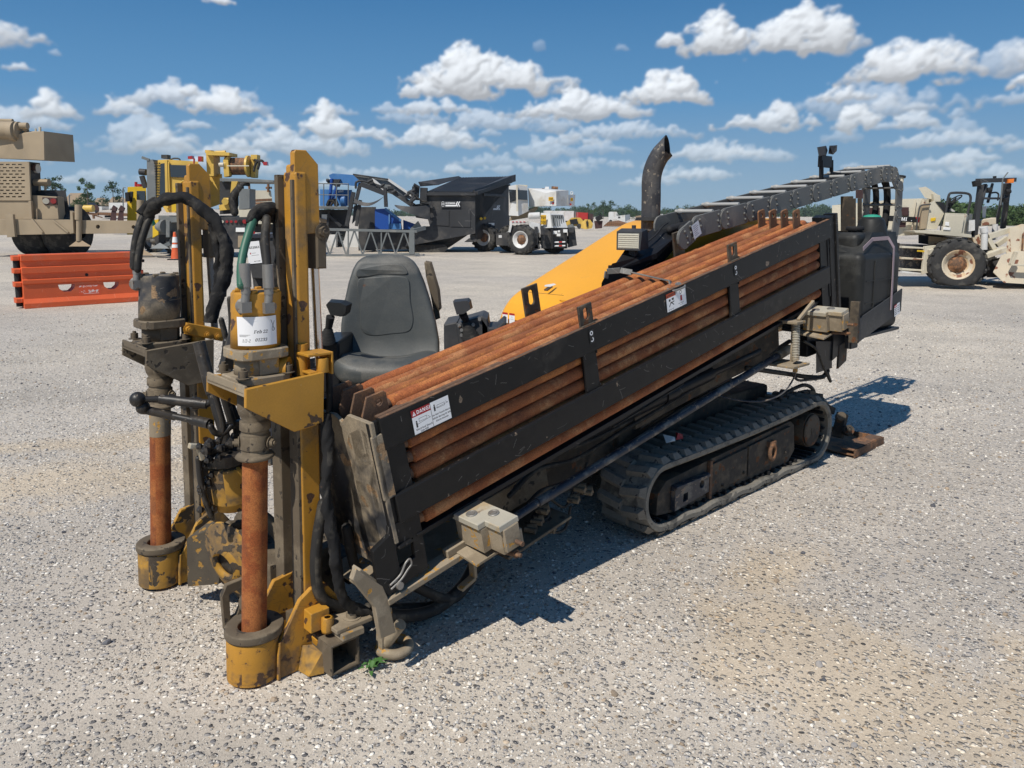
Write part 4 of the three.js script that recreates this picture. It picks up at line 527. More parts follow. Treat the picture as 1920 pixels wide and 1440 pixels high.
  part(drill, 'hydraulic_hose', [tube([[372, 860], [376, 900], [386, 940], [396, 965]].map(([u, v]) => pz(u, v, zc + 0.03)), 0.012), tube([[404, 740], [412, 770], [418, 800], [410, 830]].map(([u, v]) => pz(u, v, -0.58)), 0.011), tube([[424, 640], [420, 690], [428, 740], [446, 790]].map(([u, v]) => pz(u, v, -0.7)), 0.013), tube([[395, 800], [404, 812], [418, 812], [432, 800]].map(([u, v]) => pz(u, v, -0.58)), 0.012)], M.grease);
  part(drill, 'grease_lumps', G, M.grease); drill.children[drill.children.length - 1].userData.kind = 'stuff';
  const ba = pz(432, 865, zc), bb = pz(432, 942, zc).add(V(0.02, 0, 0));
  part(drill, 'wrench_barrel', [lathe([[0, 0], [0.082, 0], [0.09, 0.02], [0.086, 0.15], [0.07, 0.158], [0.07, 0.185], [0, 0.19]], ba, ba.clone().add(bb.clone().sub(ba).normalize()), 30)], M.yellowDirty);
  part(drill, 'grip_handle', [beam(pz(354, 836, zc + 0.05), pz(388, 839, zc + 0.05), 0.025, 0.02), beam(pz(372, 838, zc + 0.05), pz(380, 862, zc + 0.05), 0.02, 0.02)], M.alu);
  part(drill, 'linkage', [cyl(pz(373, 642, -0.75), pz(398, 738, -0.68), 0.024), cyl(pz(398, 738, -0.68), pz(425, 830, zc), 0.02), cyl(pz(418, 735, -0.62), pz(436, 795, zc), 0.016), beam(pz(420, 800, zc), pz(470, 790, zc), 0.03), bx(0, 0, 0, 0, 0, 0, 0).translate(top.x, top.y, top.z)], M.grease);
  part(drill, 'vise_cylinder', [cyl(pz(258, 749, -0.85), pz(305, 748, -0.82), 0.012), cyl(pz(300, 748, -0.82), pz(388, 758, -0.7), 0.019), cyl(pz(315, 749, -0.81), pz(328, 751, -0.8), 0.024), cyl(pz(360, 755, -0.76), pz(372, 757, -0.76), 0.025), cyl(pz(388, 758, -0.7), pz(404, 747, -0.68), 0.014), new THREE.SphereGeometry(0.03, 14, 10).translate(...pz(258, 749, -0.85).toArray())], M.grease);
  part(drill, 'vise_cylinder', [cyl(pz(270, 768, -0.85), pz(330, 781, -0.8), 0.017), cyl(pz(325, 780, -0.8), pz(395, 795, -0.66), 0.013), cyl(pz(360, 787, -0.74), pz(393, 795, -0.66), 0.02), new THREE.SphereGeometry(0.027, 12, 9).translate(...pz(268, 764, -0.85).toArray())], M.grease);
  part(drill, 'pinch_bracket', [slab([[0, 0], [0.06, 0.16], [0.11, 0.16], [0.06, -0.01]], -0.02, 0.02).translate(...pz(412, 690, -0.55).toArray()), tube([[415, 600], [425, 640], [432, 700], [436, 760]].map(([u, v]) => pz(u, v, -0.9)), 0.012), tube([[430, 560], [433, 600], [432, 640]].map(([u, v]) => pz(u, v, -0.85)), 0.01)], M.hose);
  // guide disc round the drill string, with its side plates and a drag hook
  const dc = pz(436, 1050, -0.66), n = V(-Math.cos(TILT), -Math.sin(TILT), 0.28).normalize();
  part(drill, 'guide_disc', [lathe([[0.05, 0.03], [0.06, 0.05], [0.075, 0.03], [0.165, 0.0], [0.168, -0.008], [0.16, -0.012], [0.05, 0.01], [0.05, 0.03]], dc, dc.clone().add(n), 40)], M.yellowDirty);
  part(drill, 'wiper_rubber', [lathe([[0, 0.0], [0.05, 0.0], [0.055, 0.025], [0.02, 0.02], [0, 0.02]], dc, dc.clone().add(n), 24)], M.hose);
  part(drill, 'foot_plate', [hull([pz(350, 1010, -0.95), pz(352, 1100, -0.95), pz(395, 975, -0.92), pz(415, 985, -0.8), pz(410, 1095, -0.8), pz(440, 1080, -0.8), pz(352, 1100, -0.99), pz(395, 975, -0.96)])], M.mudDark);
  part(drill, 'side_flange', [lathe([[0.10, 0], [0.17, 0.0], [0.17, 0.02], [0.10, 0.02]], dc.clone().add(V(0.14, 0.03, 0.0)), dc.clone().add(V(0.14, 0.03, 0)).add(n), 40), bx(dc.x + 0.06, dc.x + 0.35, 0.06, 0.3, -0.85, -0.45), cyl([dc.x + 0.05, 0.2, -0.7], [-1.55, 0.3, -0.7], 0.06), tube([[430, 985], [470, 985], [500, 1010]].map(([u, v]) => pz(u, v, -0.7)), 0.02)], M.mudSteel);
  part(drill, 'drag_hook', [slab([[-0.055, 0.09], [-0.075, 0.05], [-0.07, -0.09], [-0.02, -0.08], [0.05, 0.02], [0.06, 0.1]], -0.012, 0.012, [[[-0.045, 0.05], [-0.045, -0.05], [-0.02, -0.045], [0.02, 0.03], [0.0, 0.06]]]).translate(...pz(450, 1128, -0.58).toArray()), cyl(pz(470, 1130, -0.56), pz(485, 1120, -0.5), 0.05, 0.05, 20)], M.mudSteel);
}
// ---------------------------------------------------------------- the operator's seat and controls, bonnet, exhaust, cable chain, tank
{
  const W = (x, y, z) => toM(V(x, y, z));
  // the seat faces the viewer: built in its own axes, then turned into the machine's
  const so = pick(735, 655, V(0, 0, -1), 3.86), seatM = new THREE.Matrix4().makeRotationY(-YAW).setPosition(toM(so)).multiply(new THREE.Matrix4().makeRotationY(0.06));
  const S = (g) => mat4(g, seatM), k = 3.86 / FOC, q = (u, v) => [(u - 735) * k, (655 - v) * k];
  function pad(outline, z0, z1, bev, seg = 4) { const s = new THREE.Shape(); s.setFromPoints(new THREE.CatmullRomCurve3(outline.map(([u, v]) => V(...q(u, v), 0)), true, 'centripetal').getPoints(64).map((p) => new THREE.Vector2(p.x, p.y))); return toCreasedNormals(new THREE.ExtrudeGeometry(s, { depth: Math.max(0.001, z1 - z0 - 2 * bev), bevelEnabled: true, bevelSize: bev, bevelThickness: bev, bevelOffset: -bev, bevelSegments: seg, curveSegments: 12 }).translate(0, 0, z0 + bev), 0.9); }
  function bend(g, f) { const p = g.attributes.position; for (let i = 0; i < p.count; i++) { const r = f(p.getX(i), p.getY(i), p.getZ(i)); p.setXYZ(i, ...r); } g.computeVertexNormals(); return g; }
  const dish = (x, y, z) => [x, y, z + 1.15 * Math.pow(Math.max(0, Math.abs(x) - 0.1), 2) * 2.2 - 0.14 * y + 0.1 * Math.pow(Math.max(0, 0.08 - y) / 0.1, 2) * 0.2];
  const lut = (t, y) => { for (let i = 1; i < t.length; i++) if (y <= t[i][0]) return mix(t[i - 1][1], t[i][1], (y - t[i - 1][0]) / (t[i][0] - t[i - 1][0])); return t[t.length - 1][1]; };
  const WD = [[-0.08, 0.222], [-0.02, 0.243], [0.05, 0.246], [0.14, 0.236], [0.25, 0.214], [0.34, 0.190], [0.41, 0.164], [0.445, 0.142], [0.465, 0.115], [0.476, 0.08], [0.481, 0.0]], TH = [[-0.08, 0.06], [0.38, 0.056], [0.44, 0.045], [0.465, 0.03], [0.477, 0.014], [0.481, 0.0]];
  const shellG = (() => { // backrest: superellipse sections lofted upwards
    const pos = [], idx = [], NY = 64, NU = 56; for (let j = 0; j <= NY; j++) { const t = j / NY, y = mix(-0.08, 0.481, t < 0.6 ? t : 0.6 + 0.4 * Math.sin((t - 0.6) / 0.4 * 1.5708)), w = lut(WD, y), th = lut(TH, y); for (let i = 0; i < NU; i++) { const a = i / NU * 6.2832, c = Math.cos(a), s = Math.sin(a), x = Math.sign(c) * Math.pow(Math.abs(c), 0.55) * w - 0.03 * Math.max(0, y) / 0.48, z = Math.sign(s) * Math.pow(Math.abs(s), 0.6) * th; pos.push(...dish(x, y, z)); } }
    for (let j = 0; j < NY; j++) for (let i = 0; i < NU; i++) { const a = j * NU + i, b = j * NU + (i + 1) % NU, c = a + NU, d = b + NU; idx.push(a, c, b, b, c, d); }
    const g = new THREE.BufferGeometry(); g.setAttribute('position', new THREE.Float32BufferAttribute(pos, 3)); g.setIndex(idx); g.computeVertexNormals(); return g;
  })();
  const back = part(drill, 'seat_back', S([shellG]), M.vinyl, 'grey green moulded vinyl backrest');
  const panel = (pts, d) => { const g = pad(pts, 0.03, 0.0595 + d, 0.004, 2); return bend(g, (x, y, z) => dish(x, y, z)); };
  part(back, 'back_panel', S([panel([[676, 521], [690, 518], [756, 516], [768, 521], [772, 560], [777, 600], [770, 617], [735, 623], [696, 625], [682, 616], [678, 570]], 0.002)]), M.vinyl);
  part(back, 'head_panel', S([panel([[673, 505], [684, 496], [720, 493], [754, 494], [765, 503], [767, 511], [720, 512], [674, 516]], 0.0)]), M.vinyl);
  const cushG = (() => { const g = new THREE.SphereGeometry(1, 64, 44), p = g.attributes.position; for (let i = 0; i < p.count; i++) { let x = p.getX(i), y = p.getY(i), z = p.getZ(i); const sx = Math.sign(x) * Math.pow(Math.abs(x), 0.6), sy = Math.sign(y) * Math.pow(Math.abs(y), 0.7), sz = Math.sign(z) * Math.pow(Math.abs(z), 0.6); const hollow = 0.03 * Math.exp(-x * x * 7) * (sz < 0.6 ? 1 : 0.4), front = Math.max(0, sz - 0.5); p.setXYZ(i, sx * (0.245 + 0.015 * sz), -0.06 + sy * 0.085 - (sy > 0 ? hollow : 0) + 0.035 * Math.pow(Math.abs(sx), 4) - 0.03 * front + 0.03 * sz, 0.19 + sz * 0.26); } g.computeVertexNormals(); return g; })();
  part(drill, 'seat_cushion', S([cushG]), M.vinyl);
  part(drill, 'seat_base', S([bx(-0.2, 0.2, -0.2, -0.1, 0.0, 0.36, 0.02), bx(-0.12, 0.12, -0.45, -0.18, 0.05, 0.3, 0.02)]), M.black);
  part(drill, 'armrest', S([slab([q(797, 492), q(800, 489), q(811, 491), q(826, 545), q(829, 580), q(824, 586), q(812, 570), q(800, 520)], -0.12, -0.06, [], 0.012), slab([q(808, 555), q(820, 560), q(826, 600), q(816, 604)], -0.11, -0.08)]), M.mudSteel, 'armrest folded up beside the backrest');
  const so2 = new THREE.Matrix4().makeRotationY(-YAW);
  const at = (u, v, d) => new THREE.Matrix4().makeRotationY(-YAW).setPosition(pd(u, v, d));
  // right console with its joystick and cup holder
  const rc = at(905, 640, 3.55), kr = 3.55 / FOC, r = (u, v) => [(u - 905) * kr, (640 - v) * kr];
  const con = part(drill, 'control_console', mat4([slab([r(832, 607), r(857, 602), r(868, 690), r(832, 690)], -0.25, 0.02, [], 0.006), slab([r(855, 605), r(905, 590), r(915, 595), r(925, 690), r(866, 690)], -0.2, 0.03, [], 0.006), slab([r(903, 593), r(918, 612), r(932, 612), r(945, 600), r(950, 603), r(950, 690), r(905, 690)], -0.18, 0.03, [], 0.006)], rc), M.greyDark);
  part(con, 'switch', mat4([[862, 608], [866, 616], [866, 626], [900, 596], [888, 606]].map(([u, v]) => new THREE.CylinderGeometry(0.008, 0.008, 0.012, 12).rotateX(Math.PI / 2).translate(...r(u, v), 0.035)), rc), M.steel);
  const stick = (m, f, head, bootBase, tilt) => {
    const j = part(drill, 'joystick', mat4([cyl([...f(...bootBase[1]), 0.03], [...f(...head), 0.05], 0.016, 0.02, 14)], m), M.dark);
    part(j, 'rubber_boot', mat4([0, 1, 2, 3, 4].map((i) => { const a = f(mix(bootBase[0][0], bootBase[1][0], i / 5), mix(bootBase[0][1], bootBase[1][1], i / 5)), b = f(mix(bootBase[0][0], bootBase[1][0], (i + 0.9) / 5), mix(bootBase[0][1], bootBase[1][1], (i + 0.9) / 5)); return cyl([...a, 0.03], [...b, 0.035], 0.042 - i * 0.005, 0.034 - i * 0.005, 18); }), m), M.hose);
    return j;
  };
  const j1 = stick(rc, r, [869, 585], [[882, 628], [875, 600]]);
  part(j1, 'grip', mat4([hull([[850, 563], [853, 559], [880, 556], [884, 560], [887, 575], [872, 585], [857, 587]].flatMap(([u, v]) => [[...r(u, v), 0.015], [...r(mix(868, u, 0.85), mix(572, v, 0.85)), 0.085]]))], rc), M.greyDark);
  // left console and joystick
  const lc = at(625, 640, 3.5), kl = 3.5 / FOC, l = (u, v) => [(u - 625) * kl, (640 - v) * kl];
  part(drill, 'control_console', mat4([bx(...[l(598, 0)[0], l(638, 0)[0]], l(0, 740)[1], l(0, 640)[1], -0.3, 0.02, 0.012)], lc), M.blackClean);
  const j2 = stick(lc, l, [626, 590], [[615, 636], [620, 612]]);
  part(j2, 'grip', mat4([hull([[616, 566], [622, 560], [648, 562], [661, 568], [657, 585], [648, 592], [625, 588]].flatMap(([u, v]) => [[...l(u, v), -0.02], [...l(mix(636, u, 0.85), mix(576, v, 0.85)), 0.06]]))], lc), M.tank, 'grip wrapped in black plastic');
  // slanted display box with a numbered sticker
  const dm = at(495, 500, 4.0), kd = 4.0 / FOC, dq = (u, v) => [(u - 495) * kd, (500 - v) * kd];
  const box = part(drill, 'display_box', mat4([slab([dq(462, 448), dq(472, 442), dq(524, 440), dq(532, 452), dq(528, 525), dq(474, 522)], -0.16, 0.02, [], 0.006)], dm), M.greyDark);
  part(box, 'lid', mat4([hull([[466, 446], [472, 440], [524, 438], [530, 446]].flatMap(([u, v]) => [[...dq(u, v), 0.03], [...dq(u + 3, v - 2), -0.17]]))], dm), M.navyWorn);
  part(box, 'stalk', mat4([slab([dq(470, 522), dq(505, 524), dq(512, 560), dq(508, 790), dq(484, 790)], -0.1, -0.02)], dm), M.greyDark);
  decal(box, 'number_sticker', 25 * kd, 41 * kd, (x, w, h) => { x.fillStyle = '#f2f2f2'; x.fillRect(0, 0, w, h); x.fillStyle = '#111'; x.font = 'bold ' + w * 0.235 + 'px sans-serif'; x.fillText('U433863', 2, h * 0.33); x.fillStyle = '#a33'; x.fillRect(w * 0.2, h * 0.5, w * 0.08, h * 0.07); x.fillStyle = '#999'; x.fillRect(w * 0.34, h * 0.52, w * 0.3, h * 0.02); x.fillRect(w * 0.3, h * 0.62, w * 0.55, h * 0.02); x.fillStyle = '#222'; x.font = 'bold ' + w * 0.11 + 'px sans-serif'; x.fillText('06.17.085', w * 0.42, h * 0.93); }, 128, (m) => { m.applyMatrix4(dm.clone().multiply(new THREE.Matrix4().makeRotationZ(0.1).setPosition(...dq(480, 473), 0.023))); });
  part(drill, 'operator_platform', [beam(pd(480, 790, 4.0), pd(700, 735, 3.9), 0.03, 0.5), bx(-1.1, -0.3, 0.45, 0.5, -1.15, -0.4)], M.navyWorn);
}
{
  // bonnet: a rounded sloping cover
  const prof = [[-0.10, 0.75], [-0.09, 0.99], [-0.055, 1.09], [0.0, 1.155], [0.06, 1.195], [0.62, 1.425], [0.92, 1.545], [1.06, 1.595], [1.22, 1.62], [2.3, 1.625], [2.3, 0.8]];
  const s = new THREE.Shape(); s.setFromPoints([...new THREE.CatmullRomCurve3(prof.slice(0, 10).map(([x, y]) => V(x, y, 0)), false, 'centripetal').getPoints(80).map((p) => new THREE.Vector2(p.x, p.y)), new THREE.Vector2(2.3, 0.8)]);
  const g = toCreasedNormals(new THREE.ExtrudeGeometry(s, { depth: 0.52, bevelEnabled: true, bevelSize: 0.06, bevelOffset: -0.06, bevelThickness: 0.06, bevelSegments: 5, curveSegments: 4 }).translate(0, 0, -1.04), 0.7);
  const hood = part(drill, 'engine_bonnet', g, M.hood, 'smooth bright yellow sloping bonnet');
  const sl = (x) => 1.195 + (x - 0.06) * 0.411;                              // the slope's height
  part(hood, 'bonnet_panel', [hull([[0.02, sl(0.02) + 0.004, -0.52], [0.02, sl(0.02) + 0.004, -0.68], [0.17, sl(0.17) + 0.006, -0.70], [0.6, sl(0.6) - 0.01, -0.49], [0.6, sl(0.6) - 0.03, -0.44], [0.13, sl(0.13) - 0.02, -0.445], [0.02, sl(0.02) - 0.05, -0.52], [0.6, sl(0.6) - 0.1, -0.46], [0.17, sl(0.17) - 0.04, -0.70]])], M.hood);
  part(hood, 'air_inlet', [hull([[0.15, 1.10, -0.445], [0.2, 1.29, -0.436], [0.55, 1.43, -0.436], [0.62, 1.44, -0.436], [0.6, 1.1, -0.436], [0.2, 1.1, -0.47], [0.6, 1.4, -0.47]])], M.frameDark);
  part(hood, 'paint_scrape', [slab([[0, 0], [0.012, 0.012], [0.09, 0.018], [0.1, 0.008], [0.04, -0.006]], -0.001, 0.001, [], 0).rotateX(-0.9).translate(...pxx(1014, 538, 0.0).setX(0.03).toArray())], M.whitePlain);
  const seam = (x0, z0, x1, z1) => beam(V(x0, sl(x0) + 0.0005, z0), V(x1, sl(x1) + 0.0005, z1), 0.004, 0.003); part(hood, 'panel_seam', [seam(0.08, -0.72, 0.3, -0.66), seam(0.3, -0.66, 0.62, -0.62)], M.frameDark); part(hood, 'panel_seam', [seam(0.07, -1.02, 0.075, -0.52)], M.frameDark); part(hood, 'latch', [new RoundedBoxGeometry(0.05, 0.012, 0.03, 2, 0.004).rotateZ(0.39).translate(0.12, sl(0.12) + 0.006, -0.86)], M.frameDark);
  const q0 = pxx(962, 594, -0.075);
  for (const i of [0, 1]) decal(hood, 'safety_sticker', 0.045, 0.06, (x, w, h) => { x.fillStyle = '#f0f0f0'; x.fillRect(0, 0, w, h); x.fillStyle = '#b02020'; x.fillRect(0, 0, w, h * 0.2); x.strokeStyle = '#888'; x.lineWidth = 2; x.beginPath(); x.moveTo(w * 0.5, h * 0.3); x.lineTo(w * 0.75, h * 0.6); x.lineTo(w * 0.25, h * 0.6); x.closePath(); x.stroke(); }, 64, (m) => { m.rotation.y = -Math.PI / 2; m.position.set(-0.105, q0.y - 0.005, q0.z - 0.035 + i * 0.058); });
  // exhaust stack with an open mitred elbow
  const e0 = pz(1220, 412, -0.74), ex = e0.x, ez = e0.z, sc = 0.06, cv = new THREE.CatmullRomCurve3([V(ex, 1.55, ez), V(ex, 1.75, ez), V(ex, 1.88, ez), V(ex + 0.006, 1.945, ez + 0.012), V(ex + 0.022, 2.02, ez + 0.045), V(ex + 0.038, 2.065, ez + 0.085)]);
  const og = new THREE.TubeGeometry(cv, 40, sc, 30, false), ig = new THREE.TubeGeometry(cv, 40, sc - 0.006, 30, false); { const ix = ig.index.array; for (let i = 0; i < ix.length; i += 3) { const t = ix[i]; ix[i] = ix[i + 1]; ix[i + 1] = t; } ig.computeVertexNormals(); }
  for (const [g, N] of [[og, 40], [ig, 40]]) { const p = g.attributes.position, T = cv.getTangentAt(1), c = cv.getPointAt(1), nn = V(0.32, 0.12, 0.94).normalize(), v = V(); for (let j = 0; j <= 30; j++) { const k = N * 31 + j; v.fromBufferAttribute(p, k); v.addScaledVector(T, c.clone().sub(v).dot(nn) / T.dot(nn)); p.setXYZ(k, v.x, v.y, v.z); } g.computeVertexNormals(); }
  const rim = (() => { const a = og.attributes.position, b = ig.attributes.position, n = 31, o = 40 * n, pos = [], idx = []; for (let j = 0; j < n; j++) { pos.push(a.getX(o + j), a.getY(o + j), a.getZ(o + j), b.getX(o + j), b.getY(o + j), b.getZ(o + j)); if (j) idx.push(j * 2 - 2, j * 2 - 1, j * 2, j * 2 - 1, j * 2 + 1, j * 2); } const g = new THREE.BufferGeometry(); g.setAttribute('position', new THREE.Float32BufferAttribute(pos, 3)); g.setIndex(idx); g.computeVertexNormals(); return g; })();
  const st = part(drill, 'exhaust_stack', [og, rim], M.stack, 'sooty grey exhaust stack with flaking paint'); part(st, 'pipe_bore', ig, M.dark); part(st, 'stack_flange', cyl([ex, 1.615, ez], [ex, 1.635, ez], 0.1, 0.09, 28), M.dark);
  // work lamp on a black bracket
  const lp = (u, v, z = -0.42) => pz(u, v, z);
  part(drill, 'lamp_bracket', [hull([lp(1150, 500, -0.44), lp(1172, 468, -0.5), lp(1228, 426, -0.55), lp(1285, 430, -0.5), lp(1262, 448, -0.4), lp(1232, 474, -0.38), lp(1232, 485, -0.38), lp(1150, 508, -0.4)]), hull([lp(1126, 560, -0.40), lp(1128, 530, -0.40), lp(1148, 494, -0.40), lp(1232, 474, -0.40), lp(1232, 482, -0.40), lp(1150, 506, -0.40), lp(1140, 560, -0.42), lp(1128, 530, -0.43), lp(1232, 474, -0.43)]), hull([lp(1262, 448, -0.4), lp(1285, 432, -0.42), lp(1262, 470, -0.41), lp(1235, 500, -0.4), lp(1232, 480, -0.4), lp(1262, 448, -0.42)]), bx(0.15, 2.2, 0.9, 1.38, -0.44, -0.42)], M.blackClean);
  const lm = new THREE.Matrix4().makeRotationY(-YAW - 0.62).setPosition(lp(1188, 451, -0.44)), lamp = part(drill, 'work_lamp', mat4([hull([[-0.072, -0.052, 0.065], [0.072, -0.052, 0.065], [0.078, 0.05, 0.055], [-0.078, 0.05, 0.055], [-0.07, -0.045, -0.05], [0.07, -0.045, -0.05], [0.062, 0.062, -0.045], [-0.062, 0.062, -0.045], [-0.06, 0.068, 0.03], [0.06, 0.068, 0.03]]), cyl([0, 0.065, 0], [0, 0.085, 0], 0.012), bx(-0.02, 0.02, -0.09, -0.045, -0.02, 0.02)], lm), M.greyDark);
  part(lamp, 'lamp_lens', mat4([bx(-0.064, 0.064, -0.044, 0.04, 0.055, 0.0665, 0.006), ...Array.from({ length: 7 }, (_, i) => bx(-0.06, 0.06, -0.038 + i * 0.0115, -0.034 + i * 0.0115, 0.064, 0.069, 0.001))], lm), M.lens);
  part(drill, 'lamp_cable', tube([lp(1212, 455, -0.42), lp(1230, 440, -0.44), lp(1243, 424, -0.47), lp(1252, 418, -0.5)], 0.005), M.dark);
}
{
  // cable chain: a row of link plates on each side, joined by light bars
  const zN = -0.27, zF = -0.53, tp = [[1279, 448], [1305, 425], [1345, 411], [1388, 398], [1432, 386], [1476, 374], [1520, 362], [1560, 351], [1598, 341], [1632, 332], [1656, 326]];
  const pts = tp.map(([u, v], i) => pz(u, v, zN)); { const a = pts[1], b = pts[10]; for (let i = 1; i <= 10; i++) pts[i].lerpVectors(a, b, (i - 1) / 9); }
  const last = pts[10], down = [last, V(last.x + 0.20, last.y + 0.005, zN), V(last.x + 0.32, last.y - 0.1, zN), V(last.x + 0.33, last.y - 0.32, zN), V(last.x + 0.27, last.y - 0.55, zN)];
  const all = [...pts, ...down.slice(1)];
  const linkAt = (a, b, z, w, th) => { const l = a.distanceTo(b), an = Math.atan2(b.y - a.y, b.x - a.x), r = w / 2, sh = []; for (let i = 0; i <= 8; i++) { const q = Math.PI / 2 + i / 8 * Math.PI; sh.push([r * Math.cos(q) * 0.9, r * Math.sin(q)]); } sh.push([l - r * 0.75, -r], [l - r * 0.5, -r * 0.8], [l - r * 0.95, 0], [l - r * 0.5, r * 0.8], [l - r * 0.75, r]); const m = new THREE.Matrix4().makeRotationZ(an).setPosition(a.x, a.y, z); return { g: slab(sh, 0, th, [], 0.002).applyMatrix4(m), m, l, r }; };
  for (let i = 0; i < all.length - 1; i++) {
    const { g, m, l, r } = linkAt(all[i], all[i + 1], zN - (i % 2) * 0.002, 0.125, 0.012), bolts = [];
    for (const bx0 of [0.06, 0.25]) if (l > 0.2) bolts.push([bx0 * r * 2, 0]);
    const o = part(drill, 'chain_link', [g, new THREE.CylinderGeometry(r * 0.93, r * 0.93, 0.008, 24).rotateX(Math.PI / 2).translate(0.004, 0, 0.013).applyMatrix4(m)], M.chain), bs = [];
    for (let j = -1; j <= 1; j++) { bs.push(new THREE.SphereGeometry(0.009, 8, 6).scale(1, 1, 0.7).translate(0.025 - 0.008 * j * j, j * 0.036, 0.019).applyMatrix4(m)); bs.push(new THREE.SphereGeometry(0.009, 8, 6).scale(1, 1, 0.7).translate(l - 0.075 + 0.008 * j * j, j * 0.036, 0.014).applyMatrix4(m)); }
    part(o, 'rivet', bs, M.chain); o.children[0].userData.kind = 'stuff';
    const f = linkAt(all[i], all[i + 1], zF, 0.125, 0.012); if (i) part(drill, 'chain_link', [f.g], M.chain);
    const dx = all[i + 1].clone().sub(all[i]).normalize(), up = V(-dx.y, dx.x, 0), mid = all[i].clone().lerp(all[i + 1], 0.62);
    if (i < 13 && i !== 0) part(drill, 'chain_bar', [cyl(mid.clone().addScaledVector(up, 0.062).setZ(zF), mid.clone().addScaledVector(up, 0.062).setZ(zN), 0.012, 0.012, 12), new THREE.SphereGeometry(0.018, 10, 8).scale(1, 1, 1.6).translate(mid.x + up.x * 0.062, mid.y + up.y * 0.062, zF + 0.035)], i < 11 ? M.chainRod : M.tanSteel);
    part(drill, 'chain_bar', [cyl(mid.clone().addScaledVector(up, -0.055).setZ(zF), mid.clone().addScaledVector(up, -0.055).setZ(zN), 0.009, 0.009, 8)], M.chain);
  }
  part(drill, 'hose_bundle', [tube(all.slice(1).map((p) => V(p.x, p.y - 0.015, -0.36)), 0.028, 60), tube(all.slice(1).map((p) => V(p.x, p.y - 0.02, -0.45)), 0.025, 60)], M.dark);
  decal(drill, 'inspection_sticker', 0.075, 0.085, (x, w, h) => { x.fillStyle = '#cfd4da'; x.fillRect(0, 0, w, h); x.fillStyle = '#667'; for (let i = 0; i < 6; i++) x.fillRect(w * 0.15, h * (0.15 + i * 0.13), w * (0.4 + 0.3 * hash(i, 2, 3)), h * 0.035); }, 64, (m) => { m.position.copy(all[0].clone().lerp(all[1], 0.75)).setZ(zN + 0.026); m.rotation.z = 0.45; });
  const a0 = all[13], a1 = all[14] ;
  part(drill, 'chain_end_plate', [bx(a1.x - 0.14, a1.x + 0.02, a1.y - 0.14, a1.y + 0.02, zF, zN + 0.005)], M.chain);
  part(drill, 'chain_mount', [bx(a1.x - 0.35, a1.x + 0.1, a1.y - 0.05, a1.y, zF - 0.05, zN + 0.02), beam(pz(1598, 440, -0.2), pz(1598, 372, -0.2), 0.05, 0.012), beam(pz(1588, 445, -0.24), pz(1588, 368, -0.24), 0.09, 0.01), beam(pz(1612, 430, -0.2), pz(1612, 372, -0.2), 0.03, 0.012)], M.frameDark);
  // sight head on the chain
  const p = (u, v, z = -0.4) => pz(u, v, z);
  part(drill, 'sensor_post', [beam(p(1540, 345), p(1540, 300), 0.03, 0.02), beam(p(1551, 335), p(1560, 300), 0.0, 0.0) && beam(p(1559, 322), p(1559, 300), 0.025, 0.02), beam(p(1558, 324), p(1586, 328), 0.012, 0.02), beam(p(1589, 324), p(1589, 338), 0.025, 0.02), bx(...[p(1538, 304).x, p(1558, 304).x], p(1548, 314).y, p(1548, 292).y, -0.42, -0.39)], M.blackClean);
  const hd = part(drill, 'sensor_head', [hull([p(1532, 276), p(1549, 273), p(1552, 282), p(1549, 292), p(1535, 293), p(1534, 276, -0.34), p(1547, 274, -0.34), p(1547, 291, -0.34), p(1536, 292, -0.34)])], M.greyDark), hd2 = part(drill, 'sensor_head', [hull([p(1555, 273), p(1570, 272), p(1569, 283), p(1562, 290), p(1553, 288), p(1556, 274, -0.34), p(1568, 273, -0.34), p(1561, 288, -0.34)])], M.greyDark);
}
